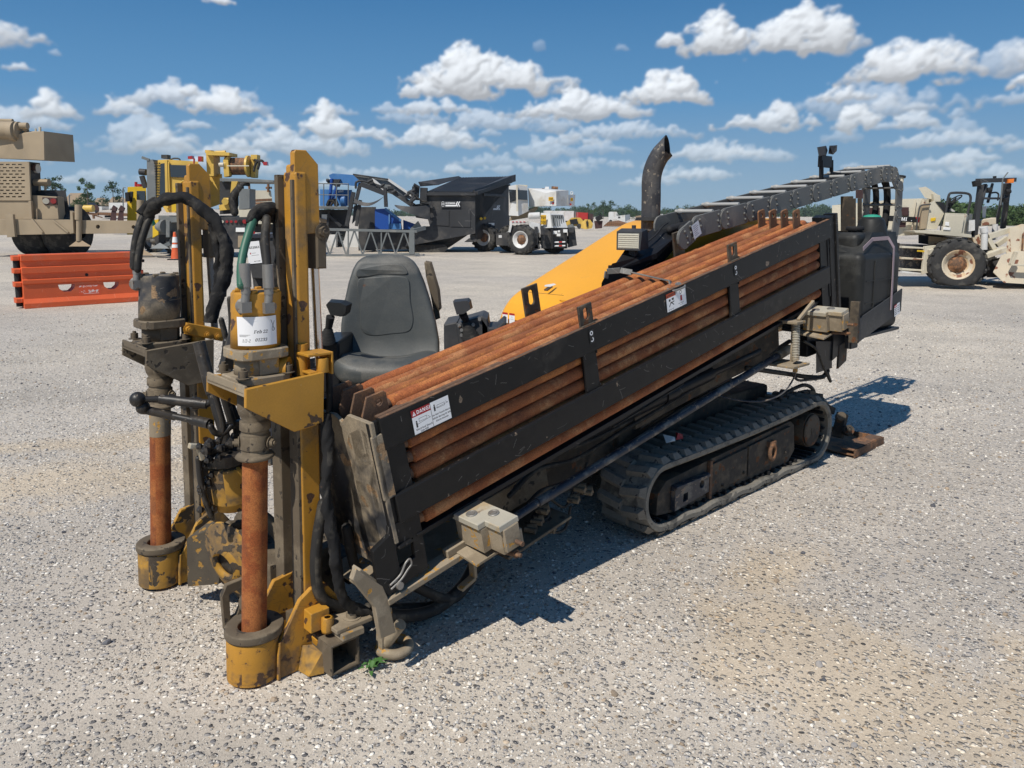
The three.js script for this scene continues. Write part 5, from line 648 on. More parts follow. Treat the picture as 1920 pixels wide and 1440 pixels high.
{
  // rear: poly tank on a tray, spring stop, rear foot
  const tank = part(drill, 'poly_tank', [new RoundedBoxGeometry(0.66, 0.56, 0.5, 4, 0.055).translate(2.46, 1.12, -0.16), (() => { const g = new RoundedBoxGeometry(0.55, 0.66, 0.46, 4, 0.05).translate(2.51, 1.2, -0.22); return g; })(), hull([[2.15, 1.36, 0.07], [2.76, 1.36, 0.08], [2.30, 1.44, 0.04], [2.40, 1.53, 0.03], [2.76, 1.53, 0.05], [2.15, 1.36, -0.4], [2.30, 1.53, -0.4], [2.76, 1.53, -0.4]])], M.tank, 'black moulded plastic tank');
  part(tank, 'moulded_rib', [bx(2.32, 2.335, 0.92, 1.34, 0.088, 0.096), bx(2.62, 2.635, 0.92, 1.38, 0.088, 0.096), bx(2.2, 2.75, 1.2, 1.21, 0.088, 0.094), bx(2.2, 2.75, 1.05, 1.06, 0.088, 0.094)], M.tank);
  part(tank, 'filler_cap', [lathe([[0.045, 0], [0.045, 0.03], [0.06, 0.032], [0.06, 0.055], [0.05, 0.06], [0, 0.06]], [2.42, 1.51, -0.1], [2.42, 2.51, -0.1], 26)], M.dark);
  part(tank, 'moulded_hump', [lathe([[0.115, 0], [0.105, 0.06], [0.085, 0.13], [0.065, 0.155], [0, 0.16]], [2.60, 1.48, -0.06], [2.60, 2.48, -0.06], 28)], M.tank);
  part(tank, 'green_cap', [lathe([[0.062, 0.15], [0.055, 0.165], [0.03, 0.172], [0, 0.174]], [2.60, 1.48, -0.06], [2.60, 2.48, -0.06], 24)], M.teal);
  const sp = [V(2.16, 1.425, 0.075), V(2.34, 1.485, 0.06), V(2.54, 1.49, 0.085), V(2.585, 1.42, 0.11), V(2.6, 1.2, 0.108), V(2.6, 0.98, 0.11)];
  part(drill, 'tie_strap', sp.slice(1).map((b, i) => beam(sp[i], b, 0.026, 0.004, [0, 0, 1])), M.pinkStrap);
  const tray = part(drill, 'tank_tray', [slab([[2.10, 0.80], [2.10, 0.965], [2.80, 1.12], [2.80, 0.955]], 0.095, 0.105), bx(2.10, 2.80, 0.82, 0.84, -0.45, 0.1), slab([[-0.45, 0.82], [-0.45, 1.0], [0.09, 1.0], [0.09, 0.82]], -2.125, -2.112).applyMatrix4(new THREE.Matrix4().makeBasis(V(0, 0, 1), V(0, 1, 0), V(-1, 0, 0))), beam(V(2.1, 0.80, 0.02), V(2.2, 0.8, 0.02), 0.08, 0.1), bx(2.6, 2.75, 0.8, 0.9, -0.1, 0.02)], M.greyDark);
  part(tray, 'tray_bracket', [slab([[2.02, 0.62], [2.02, 0.78], [2.14, 0.8], [2.14, 0.66]], 0.0, 0.015), beam(V(2.07, 0.8, 0.085), V(2.07, 1.08, 0.085), 0.03, 0.06)], M.frameDark);
  const dq = pz(1682, 580, 0.11); decal(tray, 'danger_sticker', 0.1, 0.085, (x, w, h) => { x.fillStyle = '#e9e9ea'; x.fillRect(0, 0, w, h); x.fillStyle = '#a8161c'; x.fillRect(0, 0, w * 0.5, h * 0.25); x.fillStyle = '#fff'; x.font = 'bold ' + h * 0.17 + 'px sans-serif'; x.fillText('DANGER', w * 0.05, h * 0.19); x.fillStyle = '#444'; for (let i = 0; i < 4; i++) { x.fillRect(w * 0.06, h * (0.36 + i * 0.15), w * 0.36, h * 0.05); x.fillRect(w * 0.56, h * (0.2 + i * 0.18), w * 0.36, h * 0.05); } }, 96, (m) => { m.position.copy(dq); m.rotation.z = 0.21; });
  const sa = pz(1493, 608, 0.12), sb = pz(1492, 676, 0.12), hp = []; for (let i = 0; i <= 22 * 8; i++) { const t = i / (22 * 8), a = i / 8 * 6.2832; hp.push(V(mix(sa.x, sb.x, t) + 0.018 * Math.cos(a), mix(sa.y, sb.y, t), mix(sa.z, sb.z, t) + 0.018 * Math.sin(a))); }
  const coil = new THREE.TubeGeometry(new THREE.CatmullRomCurve3(hp), 22 * 10, 0.0042, 6, false);
  part(drill, 'coil_spring', coil, M.alu); part(drill, 'spring_guide', [cyl(sa, sb, 0.008), bx(sa.x - 0.05, sa.x + 0.06, sa.y + 0.003, sa.y + 0.02, 0.02, 0.15), bx(sb.x - 0.1, sb.x + 0.1, sb.y - 0.035, sb.y - 0.02, -0.05, 0.16), cyl(sb.clone().add(V(0, -0.02, 0)), sb.clone().add(V(0, -0.07, 0)), 0.014), beam(sa.clone().add(V(0.07, -0.28, -0.05)), sa.clone().add(V(0.07, 0.02, -0.05)), 0.04, 0.012), beam(sa.clone().add(V(0.02, 0.02, 0)), sa.clone().add(V(0.2, 0.12, 0.0)), 0.02, 0.02)], M.tanSteel);
  part(drill, 'control_cable', tube([sb.clone().add(V(0, -0.06, 0)), pz(1490, 705, 0.1), pz(1470, 735, 0.08), pz(1430, 752, 0.02), pz(1370, 748, -0.1), pz(1330, 735, -0.2)], 0.005), M.navyWorn);
  part(drill, 'frame_plate', [hull([pz(1530, 640, 0.0), pz(1530, 700, 0.0), pz(1560, 690, 0.0), pz(1560, 640, 0.0), pz(1530, 640, -0.2), pz(1530, 700, -0.2), pz(1560, 690, -0.2)]), slab([[0, 0], [0, 0.22], [0.2, 0.26], [0.2, 0.06]], -0.01, 0.01).translate(...pz(1558, 676, 0.0).toArray()), beam(pz(1500, 640, -0.1), pz(1560, 620, -0.1), 0.1, 0.2)], M.blackClean);
  part(drill, 'hydraulic_hose', [tube([[1508, 640], [1530, 655], [1545, 690], [1555, 712]].map(([u, v]) => pz(u, v, 0)), 0.009), tube([[1400, 690], [1470, 700], [1520, 707], [1545, 705], [1552, 695]].map(([u, v]) => pz(u, v, -0.12)), 0.016), tube([[1460, 745], [1490, 728], [1510, 722], [1524, 730], [1528, 745]].map(([u, v]) => pz(u, v, -0.16)), 0.013), tube([[1470, 752], [1495, 738], [1512, 735], [1520, 748]].map(([u, v]) => pz(u, v, -0.16)), 0.012), tube([[1485, 700], [1495, 712], [1515, 712], [1545, 708]].map(([u, v]) => pz(u, v, -0.08)), 0.009), tube([[1552, 700], [1557, 715]].map(([u, v]) => pz(u, v, -0.05)), 0.01)], M.hose);
  part(drill, 'swivel_block', [beam(pz(1508, 755, -0.16), pz(1536, 745, -0.16), 0.06, 0.06), beam(pz(1512, 738, -0.17), pz(1522, 738, -0.17), 0.05, 0.05)], M.frameDark);
  part(drill, 'rear_foot', [bx(2.12, 2.60, 0.01, 0.02, -0.30, 0.12), slab([[2.12, 0.0], [2.12, 0.055], [2.58, 0.055], [2.60, 0.04], [2.60, 0.0]], 0.108, 0.12), bx(2.588, 2.60, 0.0, 0.055, -0.30, 0.12), bx(2.12, 2.6, 0.045, 0.055, 0.02, 0.118)], M.rustSteel);
  part(drill, 'foot_clevis', [beam(pz(1570, 820, -0.1), pz(1580, 775, -0.1), 0.07, 0.05), cyl(pz(1588, 808, -0.05), pz(1592, 806, 0.0), 0.035), cyl(pz(1574, 782, -0.05), pz(1578, 780, 0.0), 0.03), bolt(pz(1592, 806, 0.01), [0, 0, 1], 0.016), beam(pz(1560, 770, -0.1), pz(1500, 740, -0.15), 0.05, 0.05)], M.frameDark);
}
// ---------------------------------------------------------------- what stands round the yard; each thing has its base on the ground and its own depth
function stand(name, label, category, u, d, group, y = 0) {                // a thing d metres ahead of the viewer, seen at column u
  const x0 = (u - 960) / FOC / Math.abs(rayOf(u, 403)[2]) * d, o = thing(name, label, category, [x0, y, -d], 0, group);
  const L = (u1, v1, z = 0) => { const r = rayOf(u1, v1), t = (d - z) / -r[2]; return V(r[0] * t - x0, EYE + r[1] * t - y, z); };
  const sl = (pts, z, t, holes = [], bev = 0.006) => slab(pts.map(([a, b]) => { const p = L(a, b, z); return [p.x, p.y]; }), z - t, z, holes.map((h) => h.map(([a, b]) => { const p = L(a, b, z); return [p.x, p.y]; })), bev);
  const hl = (...pts) => hull(pts.map(([a, b, z = 0]) => L(a, b, z)));
  const bar = (a, b, w, t = w) => beam(L(...a), L(...b), w, t), rod = (a, b, r, s = 12) => cyl(L(...a), L(...b), r, r, s), pipe = (pts, r, s) => tube(pts.map((p) => L(...p)), r, s, 8), s = d / FOC;
  return { o, L, sl, hl, bar, rod, pipe, s, p: (n, g, m, l) => part(o, n, g, m, l), q: (par, n, g, m, l) => part(par, n, g, m, l) };
}
function wheel(parent, c, r, w, dirv, rimMat, hubMat, flat = 0, lugs = 22) {        // tyre with blocks, rim, hub; dirv points outwards
  const n = P3(dirv).clone().normalize(), a = P3(c).clone().addScaledVector(n, -w), e = a.clone().add(n);
  const ty = lathe([[r * 0.56, 0.02 * r], [r * 0.8, 0], [r * 0.95, 0.06 * r], [r * 0.985, 0.2 * r], [r * 0.985, w - 0.2 * r], [r * 0.95, w - 0.06 * r], [r * 0.8, w], [r * 0.56, w - 0.03 * r], [r * 0.54, w - 0.1 * r]], a, e, 44), bl = [];
  const up = Math.abs(n.y) > 0.9 ? V(1, 0, 0) : V(0, 1, 0), X = V().crossVectors(up, n).normalize(), Y = V().crossVectors(n, X);
  for (let i = 0; i < lugs; i++) for (const h of [0, 1]) { const q = (i + h * 0.5) / lugs * 6.2832, m = new THREE.Matrix4().makeBasis(X.clone().multiplyScalar(-Math.sin(q)).addScaledVector(Y, Math.cos(q)), X.clone().multiplyScalar(Math.cos(q)).addScaledVector(Y, Math.sin(q)), n.clone().negate()).setPosition(a.clone().addScaledVector(X, Math.cos(q) * r * 0.97).addScaledVector(Y, Math.sin(q) * r * 0.97).addScaledVector(n, h ? w * 0.76 : w * 0.24)); bl.push(new THREE.BoxGeometry(r * 0.13, r * 0.06, w * 0.5).applyMatrix4(new THREE.Matrix4().makeRotationY(h ? 0.35 : -0.35)).applyMatrix4(m)); }
  const list = [ty, ...bl]; if (flat) for (const g of list) { const p = g.attributes.position, y0 = c.y - r; for (let i = 0; i < p.count; i++) { const y = p.getY(i); if (y < y0 + flat) p.setY(i, y0 + flat - (y0 + flat - y) * 0.02); } g.computeVertexNormals(); }
  const t = part(parent, 'tyre', list, M.tyre);
  const wh = part(t, 'rim', [lathe([[r * 0.2, w - 0.22 * r], [r * 0.4, w - 0.2 * r], [r * 0.5, w - 0.05 * r], [r * 0.57, w - 0.02 * r], [r * 0.585, w - 0.05 * r], [r * 0.55, w - 0.12 * r]], a, e, 36)], rimMat);
  part(t, 'hub', [lathe([[0, w - 0.02 * r], [r * 0.13, w - 0.02 * r], [r * 0.2, w - 0.08 * r], [r * 0.3, w - 0.2 * r], [r * 0.42, w - 0.22 * r]], a, e, 28), ...Array.from({ length: 8 }, (_, i) => { const q = i / 8 * 6.2832, p = a.clone().addScaledVector(X, Math.cos(q) * r * 0.3).addScaledVector(Y, Math.sin(q) * r * 0.3).addScaledVector(n, w - 0.2 * r); return cyl(p, p.clone().addScaledVector(n, 0.05 * r), r * 0.03, r * 0.03, 6); })], hubMat);
  return t;
}
// orange plastic road barrier
{
  const A = pick(31, 578, V(0, 1, 0), 0), Bq = pick(270, 562, V(0, 1, 0), 0), len = A.distanceTo(Bq), turn = -Math.atan2(Bq.z - A.z, Bq.x - A.x), H = 0.95;
  const o = thing('road_barrier', 'orange ribbed plastic road barrier standing on the gravel at the left', 'barrier', [A.x, 0, A.z], turn);
  const prof = [[0.2, 0], [0.2, 0.085], [0.165, 0.11], [0.145, 0.425], [0.15, 0.43], [0.16, 0.44], [0.16, 0.5], [0.125, 0.515], [0.125, 0.61], [0.155, 0.62], [0.155, 0.72], [0.115, 0.735], [0.115, 0.83], [0.15, 0.845], [0.15, H - 0.015], [0.14, H]];
  const full = [...prof.map(([z, y]) => [z, y]), ...prof.slice().reverse().map(([z, y]) => [-z, y])];
  const along2 = (g) => g.applyMatrix4(new THREE.Matrix4().makeBasis(V(0, 0, 1), V(0, 1, 0), V(-1, 0, 0)));      // outline z, y pushed along x
  const top = full.filter(([, y]) => y >= 0.42), body = part(o, 'barrier_body', [along2(slab([[-0.145, 0.425], ...prof.filter(([, y]) => y > 0.426).slice().map(([z, y]) => [-z, y]), ...prof.filter(([, y]) => y > 0.426).slice().reverse(), [0.145, 0.425]], -len + 0.12, -0.10, [], 0.008)),
    slab([[0.10, 0], [0.10, 0.43], [len - 0.12, 0.43], [len - 0.12, 0]], -0.142, 0.142, [0, 1].map((i) => { const c = len * (0.37 + 0.35 * i); return [[c - 0.15, 0.40], [c + 0.15, 0.40], [c + 0.13, 0.31], [c + 0.06, 0.25], [c - 0.06, 0.25], [c - 0.13, 0.31]]; }), 0.01), hull([[0.10, 0, 0.2], [len - 0.12, 0, 0.2], [0.10, 0.085, 0.2], [len - 0.12, 0.085, 0.2], [0.10, 0.17, 0.138], [len - 0.12, 0.17, 0.138], [0.10, 0, 0.1], [len - 0.12, 0, 0.1]])], M.orange);
  for (const [x0, x1, ys] of [[-0.02, 0.11, [0.1, 0.385, 0.625, 0.85]], [len - 0.13, len, [0.2, 0.5, 0.74, 0.86]]]) for (const y of ys) part(o, 'hinge_lug', [slab([[x0, y], [x0, y + 0.09], [x1, y + 0.09], [x1, y]], -0.1, 0.1, [], 0.02)], M.orange);
  part(o, 'hinge_pin', [cyl([0.05, 0.03, 0], [0.05, 0.9, 0], 0.05, 0.05, 16)], M.dark);
  part(o, 'drain_plug', [cyl([len * 0.53, 0.55, 0.12], [len * 0.53, 0.55, 0.131], 0.028, 0.028, 16)], M.dark);
  decal(o, 'worn_lettering', 0.36, 0.2, (x, w, h) => { x.fillStyle = '#dd5a33'; x.fillRect(0, 0, w, h); x.fillStyle = '#e9d9d2'; const R = rng(5); for (let i = 0; i < 60; i++) x.fillRect(R() * w * 0.85, (0.08 + 0.14 * R()) * h, 2 + R() * 12, 2 + R() * 7); for (let i = 0; i < 46; i++) x.fillRect(w * (0.42 + R() * 0.45), (0.5 + 0.25 * R()) * h, 4 + R() * 22, 3 + R() * 8); for (let i = 0; i < 14; i++) x.fillRect(R() * w * 0.35, (0.5 + 0.2 * R()) * h, 2 + R() * 6, 3 + R() * 8); x.fillRect(w * 0.2, h * 0.82, w * 0.72, h * 0.04); }, 256, (m) => { m.position.set(len * 0.545, 0.27, 0.1445); });
  const bar = thing('metal_strip', 'bent grey metal strip lying on top of the orange barrier', 'metal strip', [A.x, 0, A.z], turn); part(bar, 'strip', [beam([1.2, H + 0.012, 0.06], [1.62, H + 0.014, 0.11], 0.05, 0.015), beam([1.35, H + 0.02, -0.02], [1.65, H + 0.012, 0.1], 0.03, 0.01)], M.greyMid);
}
// traffic cone
{
  const c = pick(330, 487, V(0, 1, 0), 0), o = thing('traffic_cone', 'orange traffic cone with two white bands beside the yellow crane', 'traffic cone', c.toArray()); const k = 1.02 / 0.75;
  part(o, 'cone_body', [lathe([[0.14, 0.03], [0.125, 0.05], [0.033, 0.73], [0.028, 0.75], [0, 0.752]].map(([r, y]) => [r * k, y * k]), [0, 0, 0], [0, 1, 0], 28)], M.orange); part(o, 'cone_base', [new RoundedBoxGeometry(0.46, 0.045, 0.46, 2, 0.015).translate(0, 0.022, 0)], M.dark);
  for (const [y0, y1] of [[0.33, 0.42], [0.47, 0.62]]) part(o, 'white_band', [lathe([[0.135 - 0.135 * y0 + 0.003, y0], [0.135 - 0.135 * y1 + 0.003, y1]].map(([r, y]) => [r * k, y * k]), [0, 0, 0], [0, 1, 0], 28)], M.whitePlain);
}
// tan mobile crane at the left edge
{
  const { o, L, sl, hl, bar, rod, p, q, s } = stand('mobile_crane', 'tan military style mobile crane with outriggers out, cut by the left edge', 'crane', 60, 31);
  p('counterweight', [hl([-60, 262, 0], [50, 265, 0], [50, 254, 0], [58, 246, 0], [82, 246, 0.3], [137, 253, -1.2], [140.5, 304, -1.2], [83, 300, 0.3], [-60, 295, 0], [-60, 262, -2.4], [80, 246, -2.4], [83, 300, -2.4], [130, 253, -2.6], [133, 302, -2.6])], M.tan);
  const w = p('winch_drum', [rod([-60, 243, 0.1], [37, 245, 0.1], 16 * s, 24), rod([20, 246, 0.2], [30, 246, 0.2], 17.5 * s, 24)], M.tan); q(w, 'drum_motor', [rod([30, 236, 0.1], [52, 236, 0.1], 6 * s), rod([-60, 226, -0.2], [24, 227, -0.2], 4 * s), rod([45, 242, 0], [52, 246, 0], 4 * s)], M.tan);
  p('lifting_eye', [rod([75, 247, -0.2], [75, 238, -0.2], 2.2 * s), rod([67, 247, -0.2], [67, 241, -0.2], 1.6 * s)], M.cream);
  const holes = []; for (let r = 0; r < 11; r++) for (let c = 0; c < 9; c++) { const x = -46 + c * 11.4 + (r % 2) * 5.7, y = 307 + r * 6.05; if (x > -20 && x < 45) holes.push([[x, y], [x + 7.2, y], [x + 7.2, y + 2.6], [x, y + 2.6]]); }
  const gr = p('grille', sl([[-60, 303], [54, 303], [57.5, 376], [-60, 376]], 0.4, 0.08, holes, 0.004), M.tan); q(gr, 'radiator', sl([[-60, 303], [52, 303], [55, 376], [-60, 376]], 0.1, 0.8), M.greyDark);
  const mu = p('exhaust_muffler', [rod([56, 316, -0.4], [72, 316, -0.4], 8.5 * s, 20), rod([58, 333, -0.5], [58, 345, -0.5], 3 * s)], M.white); q(mu, 'red_end', [rod([57, 314, -0.2], [66, 314, -0.2], 6 * s, 16)], M.darkRed);
  p('air_tank', [rod([60, 342, -0.3], [92, 342, -0.3], 6.5 * s, 20), rod([74, 345, -0.3], [74, 358, -0.3], 2 * s), rod([85, 345, -0.3], [85, 358, -0.3], 2 * s)], M.tan);
  p('chassis', [sl([[-60, 376], [57.5, 376], [59, 411], [-60, 411]], 0.35, 1.2), sl([[60, 366], [106, 369], [110, 411], [63, 411]], 0.2, 0.5)], M.tan);
  p('rear_body', [hl([58, 356, -0.4], [123, 357, -0.4], [133, 412, -0.4], [58, 412, -0.4], [58, 356, -2.4], [118, 357, -2.4], [128, 412, -2.4])], M.greyDark);
  const lp = p('lamp_panel', sl([[79, 370], [106, 371], [107, 384], [83, 384], [80, 380]], 0.24, 0.06), M.darkRed); q(lp, 'lamp', rod([86, 377, 0.24], [86, 377, 0.3], 5.4 * s, 18), M.lens); q(lp, 'lamp', rod([100, 377, 0.24], [100, 377, 0.3], 4.8 * s, 18), M.redLens);
  p('outrigger_box', [sl([[-60, 411], [136, 412], [137, 438.5], [-60, 442]], 0.75, 0.5), sl([[9, 403], [24, 402], [28, 444], [13, 445]], 0.9, 0.14), sl([[53, 377], [58, 378], [60, 411], [45, 411], [45, 408], [54, 407]], 0.5, 0.12), sl([[131, 395], [136, 398], [138, 437], [132, 437]], 0.8, 0.2), bar([60, 411, 0.8], [80, 436, 0.8], 0.08), bar([100, 413, 0.8], [128, 436, 0.8], 0.06)], M.tan);
  p('outrigger_beam', [sl([[138, 413], [256, 414], [254, 437.5], [138, 438.5]], 0.6, 0.4, [ring(183.5, 425, 4.2), ring(250, 425.5, 3.8)])], M.tan);
  for (const [x, t, b] of [[148, 384, 462], [264, 375, 479]]) { const j = p('outrigger_jack', [rod([x - 1, t, 0.7], [x - 1, 412, 0.7], 6 * s, 18), rod([x, 412, 0.7], [x, b - 10, 0.7], 4.6 * s, 18)], M.tan); q(j, 'jack_pad', [hl([x - 19, b, 0.9], [x + 24, b, 0.9], [x - 4, b - 11, 0.7], [x + 6, b - 11, 0.7], [x - 19, b, 0.3], [x + 24, b, 0.3])], M.woodTan); }
  for (const [a, z] of [[17, 0], [74, 0], [17, -2.2], [74, -2.2]]) { const c = L(a + 55, 0, z), r = 1.0; p('tyre', lathe([[0.3, 0], [r * 0.86, 0], [r * 0.97, 0.1], [r, 0.3], [r, 0.9], [r * 0.97, 1.1], [r * 0.86, 1.2], [0.3, 1.2]], V(L(a, 455, z).x, r, z - 1.0), V(L(a, 455, z).x + 1, r, z - 1.0), 36), M.tyre); }
}
// yellow truck crane
{
  const { o, L, sl, hl, bar, rod, pipe, p, q, s } = stand('truck_crane', 'yellow truck crane with winch drum and round rear lights behind the two masts', 'crane', 360, 30.5);
  const cab = p('driver_cab', [hl([239, 351, -4], [274, 350, -4], [276, 440, -4], [238, 440, -4], [242, 350, -6], [274, 350, -6], [276, 440, -6], [240, 440, -6])], M.cabYellow, 'bright yellow driver cab'); q(cab, 'cab_window', [sl([[256, 358], [272, 358], [273, 379], [256, 379]], -3.97, 0.03), sl([[243, 359], [249, 359], [248, 378], [243, 380]], -3.97, 0.03)], M.glass); q(cab, 'wing_mirror', [sl([[234, 361], [241, 360], [242, 377], [235, 378]], -3.7, 0.15)], M.dark); q(cab, 'beacon', [rod([255, 350, -4.5], [255, 341, -4.5], 3 * s), rod([262, 350, -4.5], [262, 345, -4.5], 6 * s)], M.redLens);
  const up = p('operator_cab', [hl([296, 300, 0.25], [312, 299, 0.3], [372, 303, 0.2], [372, 365, 0.2], [350, 400, 0.3], [312, 398, 0.3], [292, 367, 0.25], [300, 300, -1.6], [365, 303, -1.6], [365, 398, -1.6], [300, 380, -1.6])], M.craneYellow); q(up, 'side_window', [sl([[301, 307], [310, 305.5], [310.5, 366], [299, 366]], 0.36, 0.05)], M.glass); q(up, 'front_window', [sl([[318, 309], [350, 310], [349, 333], [320, 332]], 0.36, 0.05)], M.glass); q(up, 'window_post', [bar([312, 300, 0.36], [314, 390, 0.36], 0.1), bar([316, 303, 0.36], [318, 372, 0.36], 0.05), pipe([[338, 352, 0.3], [339, 343, 0.3], [344, 339, 0.3], [350, 339, 0.2]], 0.025)], M.craneYellow); q(up, 'cab_step', [sl([[325, 352], [352, 350], [352, 362], [328, 362]], 0.8, 0.5), sl([[322, 380], [350, 378], [352, 396], [322, 396]], 0.6, 0.6)], M.cabYellow); q(up, 'roof_box', [sl([[302, 290], [314, 290], [314, 298], [302, 297]], -0.3, 0.3), pipe([[318, 300, 0], [326, 297, 0], [336, 298, 0], [338, 301, 0]], 0.03)], M.greyDark);
  const sc = p('exhaust_shield', [sl([[275, 299], [286, 299], [292, 312], [292, 396], [276, 392]], 0.3, 0.5), bar([266, 295, 0.3], [280, 300, 0.3], 0.05, 0.1)], M.greyMid); const sh = []; for (let i = 0; i < 17; i++) for (let j = 0; j < 3; j++) sh.push(bx(L(278 + j * 4.3, 0).x, L(280.6 + j * 4.3, 0).x, L(280, 306 + i * 5).y, L(280, 308.6 + i * 5).y, 0.3, 0.315, 0)); q(sc, 'shield_slots', sh, M.dark).userData.kind = 'stuff'; p('air_cleaner', [rod([262, 322, -0.8], [274, 323, -0.8], 6 * s, 18), bar([266, 330, -0.8], [273, 352, -0.8], 0.16)], M.greyDark);
  p('boom', [hl([372, 330, -0.8], [416, 326, -0.8], [420, 380, -0.8], [372, 398, -0.8], [372, 330, -3], [416, 326, -3], [420, 380, -3])], M.craneYellow);
  const fr = p('winch_frame', [sl([[386, 284], [400, 284], [401, 330], [388, 331]], -0.3, 0.7), sl([[386, 283], [430, 286], [430, 292], [386, 291]], -0.1, 0.9), sl([[418, 300], [427, 293], [430, 330], [420, 332]], -0.2, 0.3), sl([[470, 290], [482, 290], [482, 299], [470, 299]], -0.4, 0.4), sl([[470, 299], [480, 299], [478, 333], [470, 333]], -0.6, 0.4)], M.craneYellow); q(fr, 'cap', [rod([393, 287, -0.5], [393, 282, -0.5], 8 * s, 16), rod([403, 286, -0.4], [423, 285, -0.4], 3 * s)], M.craneYellow); q(fr, 'work_light', [rod([364, 318, 0.2], [364, 297, 0.2], 1.6 * s), sl([[371, 293], [378, 293], [378, 303], [371, 303]], 0, 0.2), sl([[352, 293], [360, 292], [361, 298], [352, 298]], 0, 0.2)], M.redLens);
  const dr = p('winch_drum', [rod([430, 312, -0.6], [465, 312, -0.6], 16 * s, 30)], M.rustSteel); q(dr, 'drum_flange', [rod([426, 312, -0.6], [430, 312, -0.6], 20 * s, 30), rod([464, 312, -0.6], [468, 312, -0.6], 20 * s, 30)], M.craneYellow); q(dr, 'guard_bar', [bar([426, 311, 0], [467, 311, 0], 0.04), rod([411, 309, -0.2], [420, 309, -0.2], 4 * s)], M.cream);
  p('hydraulic_hose', [pipe([[476, 320, -0.4], [480, 306, -0.4], [490, 301, -0.4], [497, 308, -0.4]], 0.05), pipe([[478, 300, -0.4], [486, 304, -0.4], [484, 316, -0.4]], 0.05), pipe([[444, 385, 0.2], [446, 356, 0.2], [456, 346, 0.2], [466, 346, 0]], 0.07), pipe([[440, 398, 0.3], [436, 372, 0.3], [450, 352, 0.3]], 0.16)], M.hose); p('tail_lamp', [sl([[492, 304], [500, 303], [501, 310], [494, 310]], -0.3, 0.2)], M.redLens);
  p('deck', [sl([[412, 334], [470, 335], [513, 338], [513, 342], [470, 341], [412, 340]], 0.2, 2.2)], M.greyMid); p('turntable', [hl([412, 341, 0], [448, 341, 0], [446, 400, 0], [412, 402, 0], [412, 341, -2.5], [446, 341, -2.5], [440, 400, -2.5])], M.greyDark); p('turntable_bracket', [sl([[434, 340], [446, 340], [438, 362], [440, 392], [412, 395], [410, 385], [430, 380]], 0.25, 0.3), rod([420, 375, 0.3], [432, 375, 0.3], 4 * s), rod([422, 378, 0.3], [422, 378, 0.5], 6 * s)], M.craneYellow); p('valve_box', [sl([[448, 354], [468, 354], [468, 391], [448, 393]], 0.4, 0.7)], M.greyMid);
  const ch = p('carrier_frame', [sl([[297, 404], [412, 404], [412, 414], [297, 418]], 0.2, 2.2), sl([[268, 417], [297, 412], [297, 440], [268, 450]], -2, 1.5)], M.greyMid); q(ch, 'fuel_tank', [rod([297, 425, 0], [311, 425, 0.2], 13 * s, 20), sl([[311, 412], [318, 415], [318, 445], [311, 445]], 0.3, 0.8)], M.greyMid); q(ch, 'hazard_panel', [sl([[286, 413], [297, 411], [297, 440], [286, 446]], 0.3, 0.1)], M.cabYellow); q(ch, 'rear_panel', [sl([[408, 407], [462, 407], [462, 467], [408, 467]], 0.5, 1.0)], M.greyDark); q(ch, 'underbody', [hl([290, 440, -0.5], [410, 440, -0.5], [410, 468, -0.5], [290, 460, -0.5], [290, 440, -2], [410, 440, -2], [410, 468, -2])], M.greyDark);
  for (const u of [417, 425.5, 433.5, 442, 450, 458.5]) p('rear_light', [rod([u, 415.5, 0.5], [u, 415.5, 0.56], (u > 455 ? 3.8 : u > 445 ? 3.4 : 2.5) * s, 14)], u === 417 ? M.lens : u === 450 ? M.dark : M.redLens); p('rear_light', [rod([476, 436, 0.2], [476, 436, 0.3], 2.5 * s, 12)], M.redLens); p('number_plate', [sl([[442, 427], [459, 427], [459, 435], [442, 435]], 0.55, 0.03)], M.whitePlain); p('notice_plate', [sl([[446, 442], [462, 442], [462, 464], [446, 464]], 0.55, 0.03)], M.tan); p('mud_flap', [sl([[408, 440], [428, 440], [428, 478], [408, 478]], 0.3, 0.05)], M.dark);
  p('outrigger', [hl([281, 466, 0.8], [300, 455, 0.6], [318, 466, 0.8], [281, 466, 0], [318, 466, 0]), bar([296, 468, 0.4], [320, 456, 0.4], 0.15)], M.greyMid);
  for (const [u, z] of [[327, 0.2], [346, 0.1], [283, -3.8]]) wheel(o, V(L(u, 450, z).x, 0.52, z), 0.52, 0.32, [-0.32, 0, 1], M.steel, M.steel, 0, 20);
}
// pale dump body behind the crane
{
  const { sl, hl, rod, p, s } = stand('dump_body', 'pale tan dump body with two red stripes behind the yellow crane', 'dump body', 480, 42);
  p('side', [hl([454, 357, 0], [508, 357, 0], [516, 420, 0], [440, 420, 0], [454, 357, -3], [508, 357, -3], [512, 420, -3])], M.cream); p('stripe', [hl([452, 375, 0.02], [510, 372, 0.02], [510.5, 376, 0.02], [452, 379, 0.02], [452, 375, -0.02], [510, 376, -0.02]), hl([451, 381, 0.02], [511, 378, 0.02], [511, 381, 0.02], [451, 384, 0.02], [452, 381, -0.02], [510, 381, -0.02])], M.rustSteel); p('corner_post', [rod([468, 360, 0.1], [467, 345, 0.1], 2 * s), rod([503, 360, 0.1], [503, 345, 0.1], 2.4 * s), sl([[498, 350], [508, 350], [508, 354], [498, 354]], 0.1, 0.2)], M.rustSteel); p('base_frame', [sl([[440, 420], [516, 420], [516, 436], [440, 436]], -0.5, 2)], M.greyDark);
}
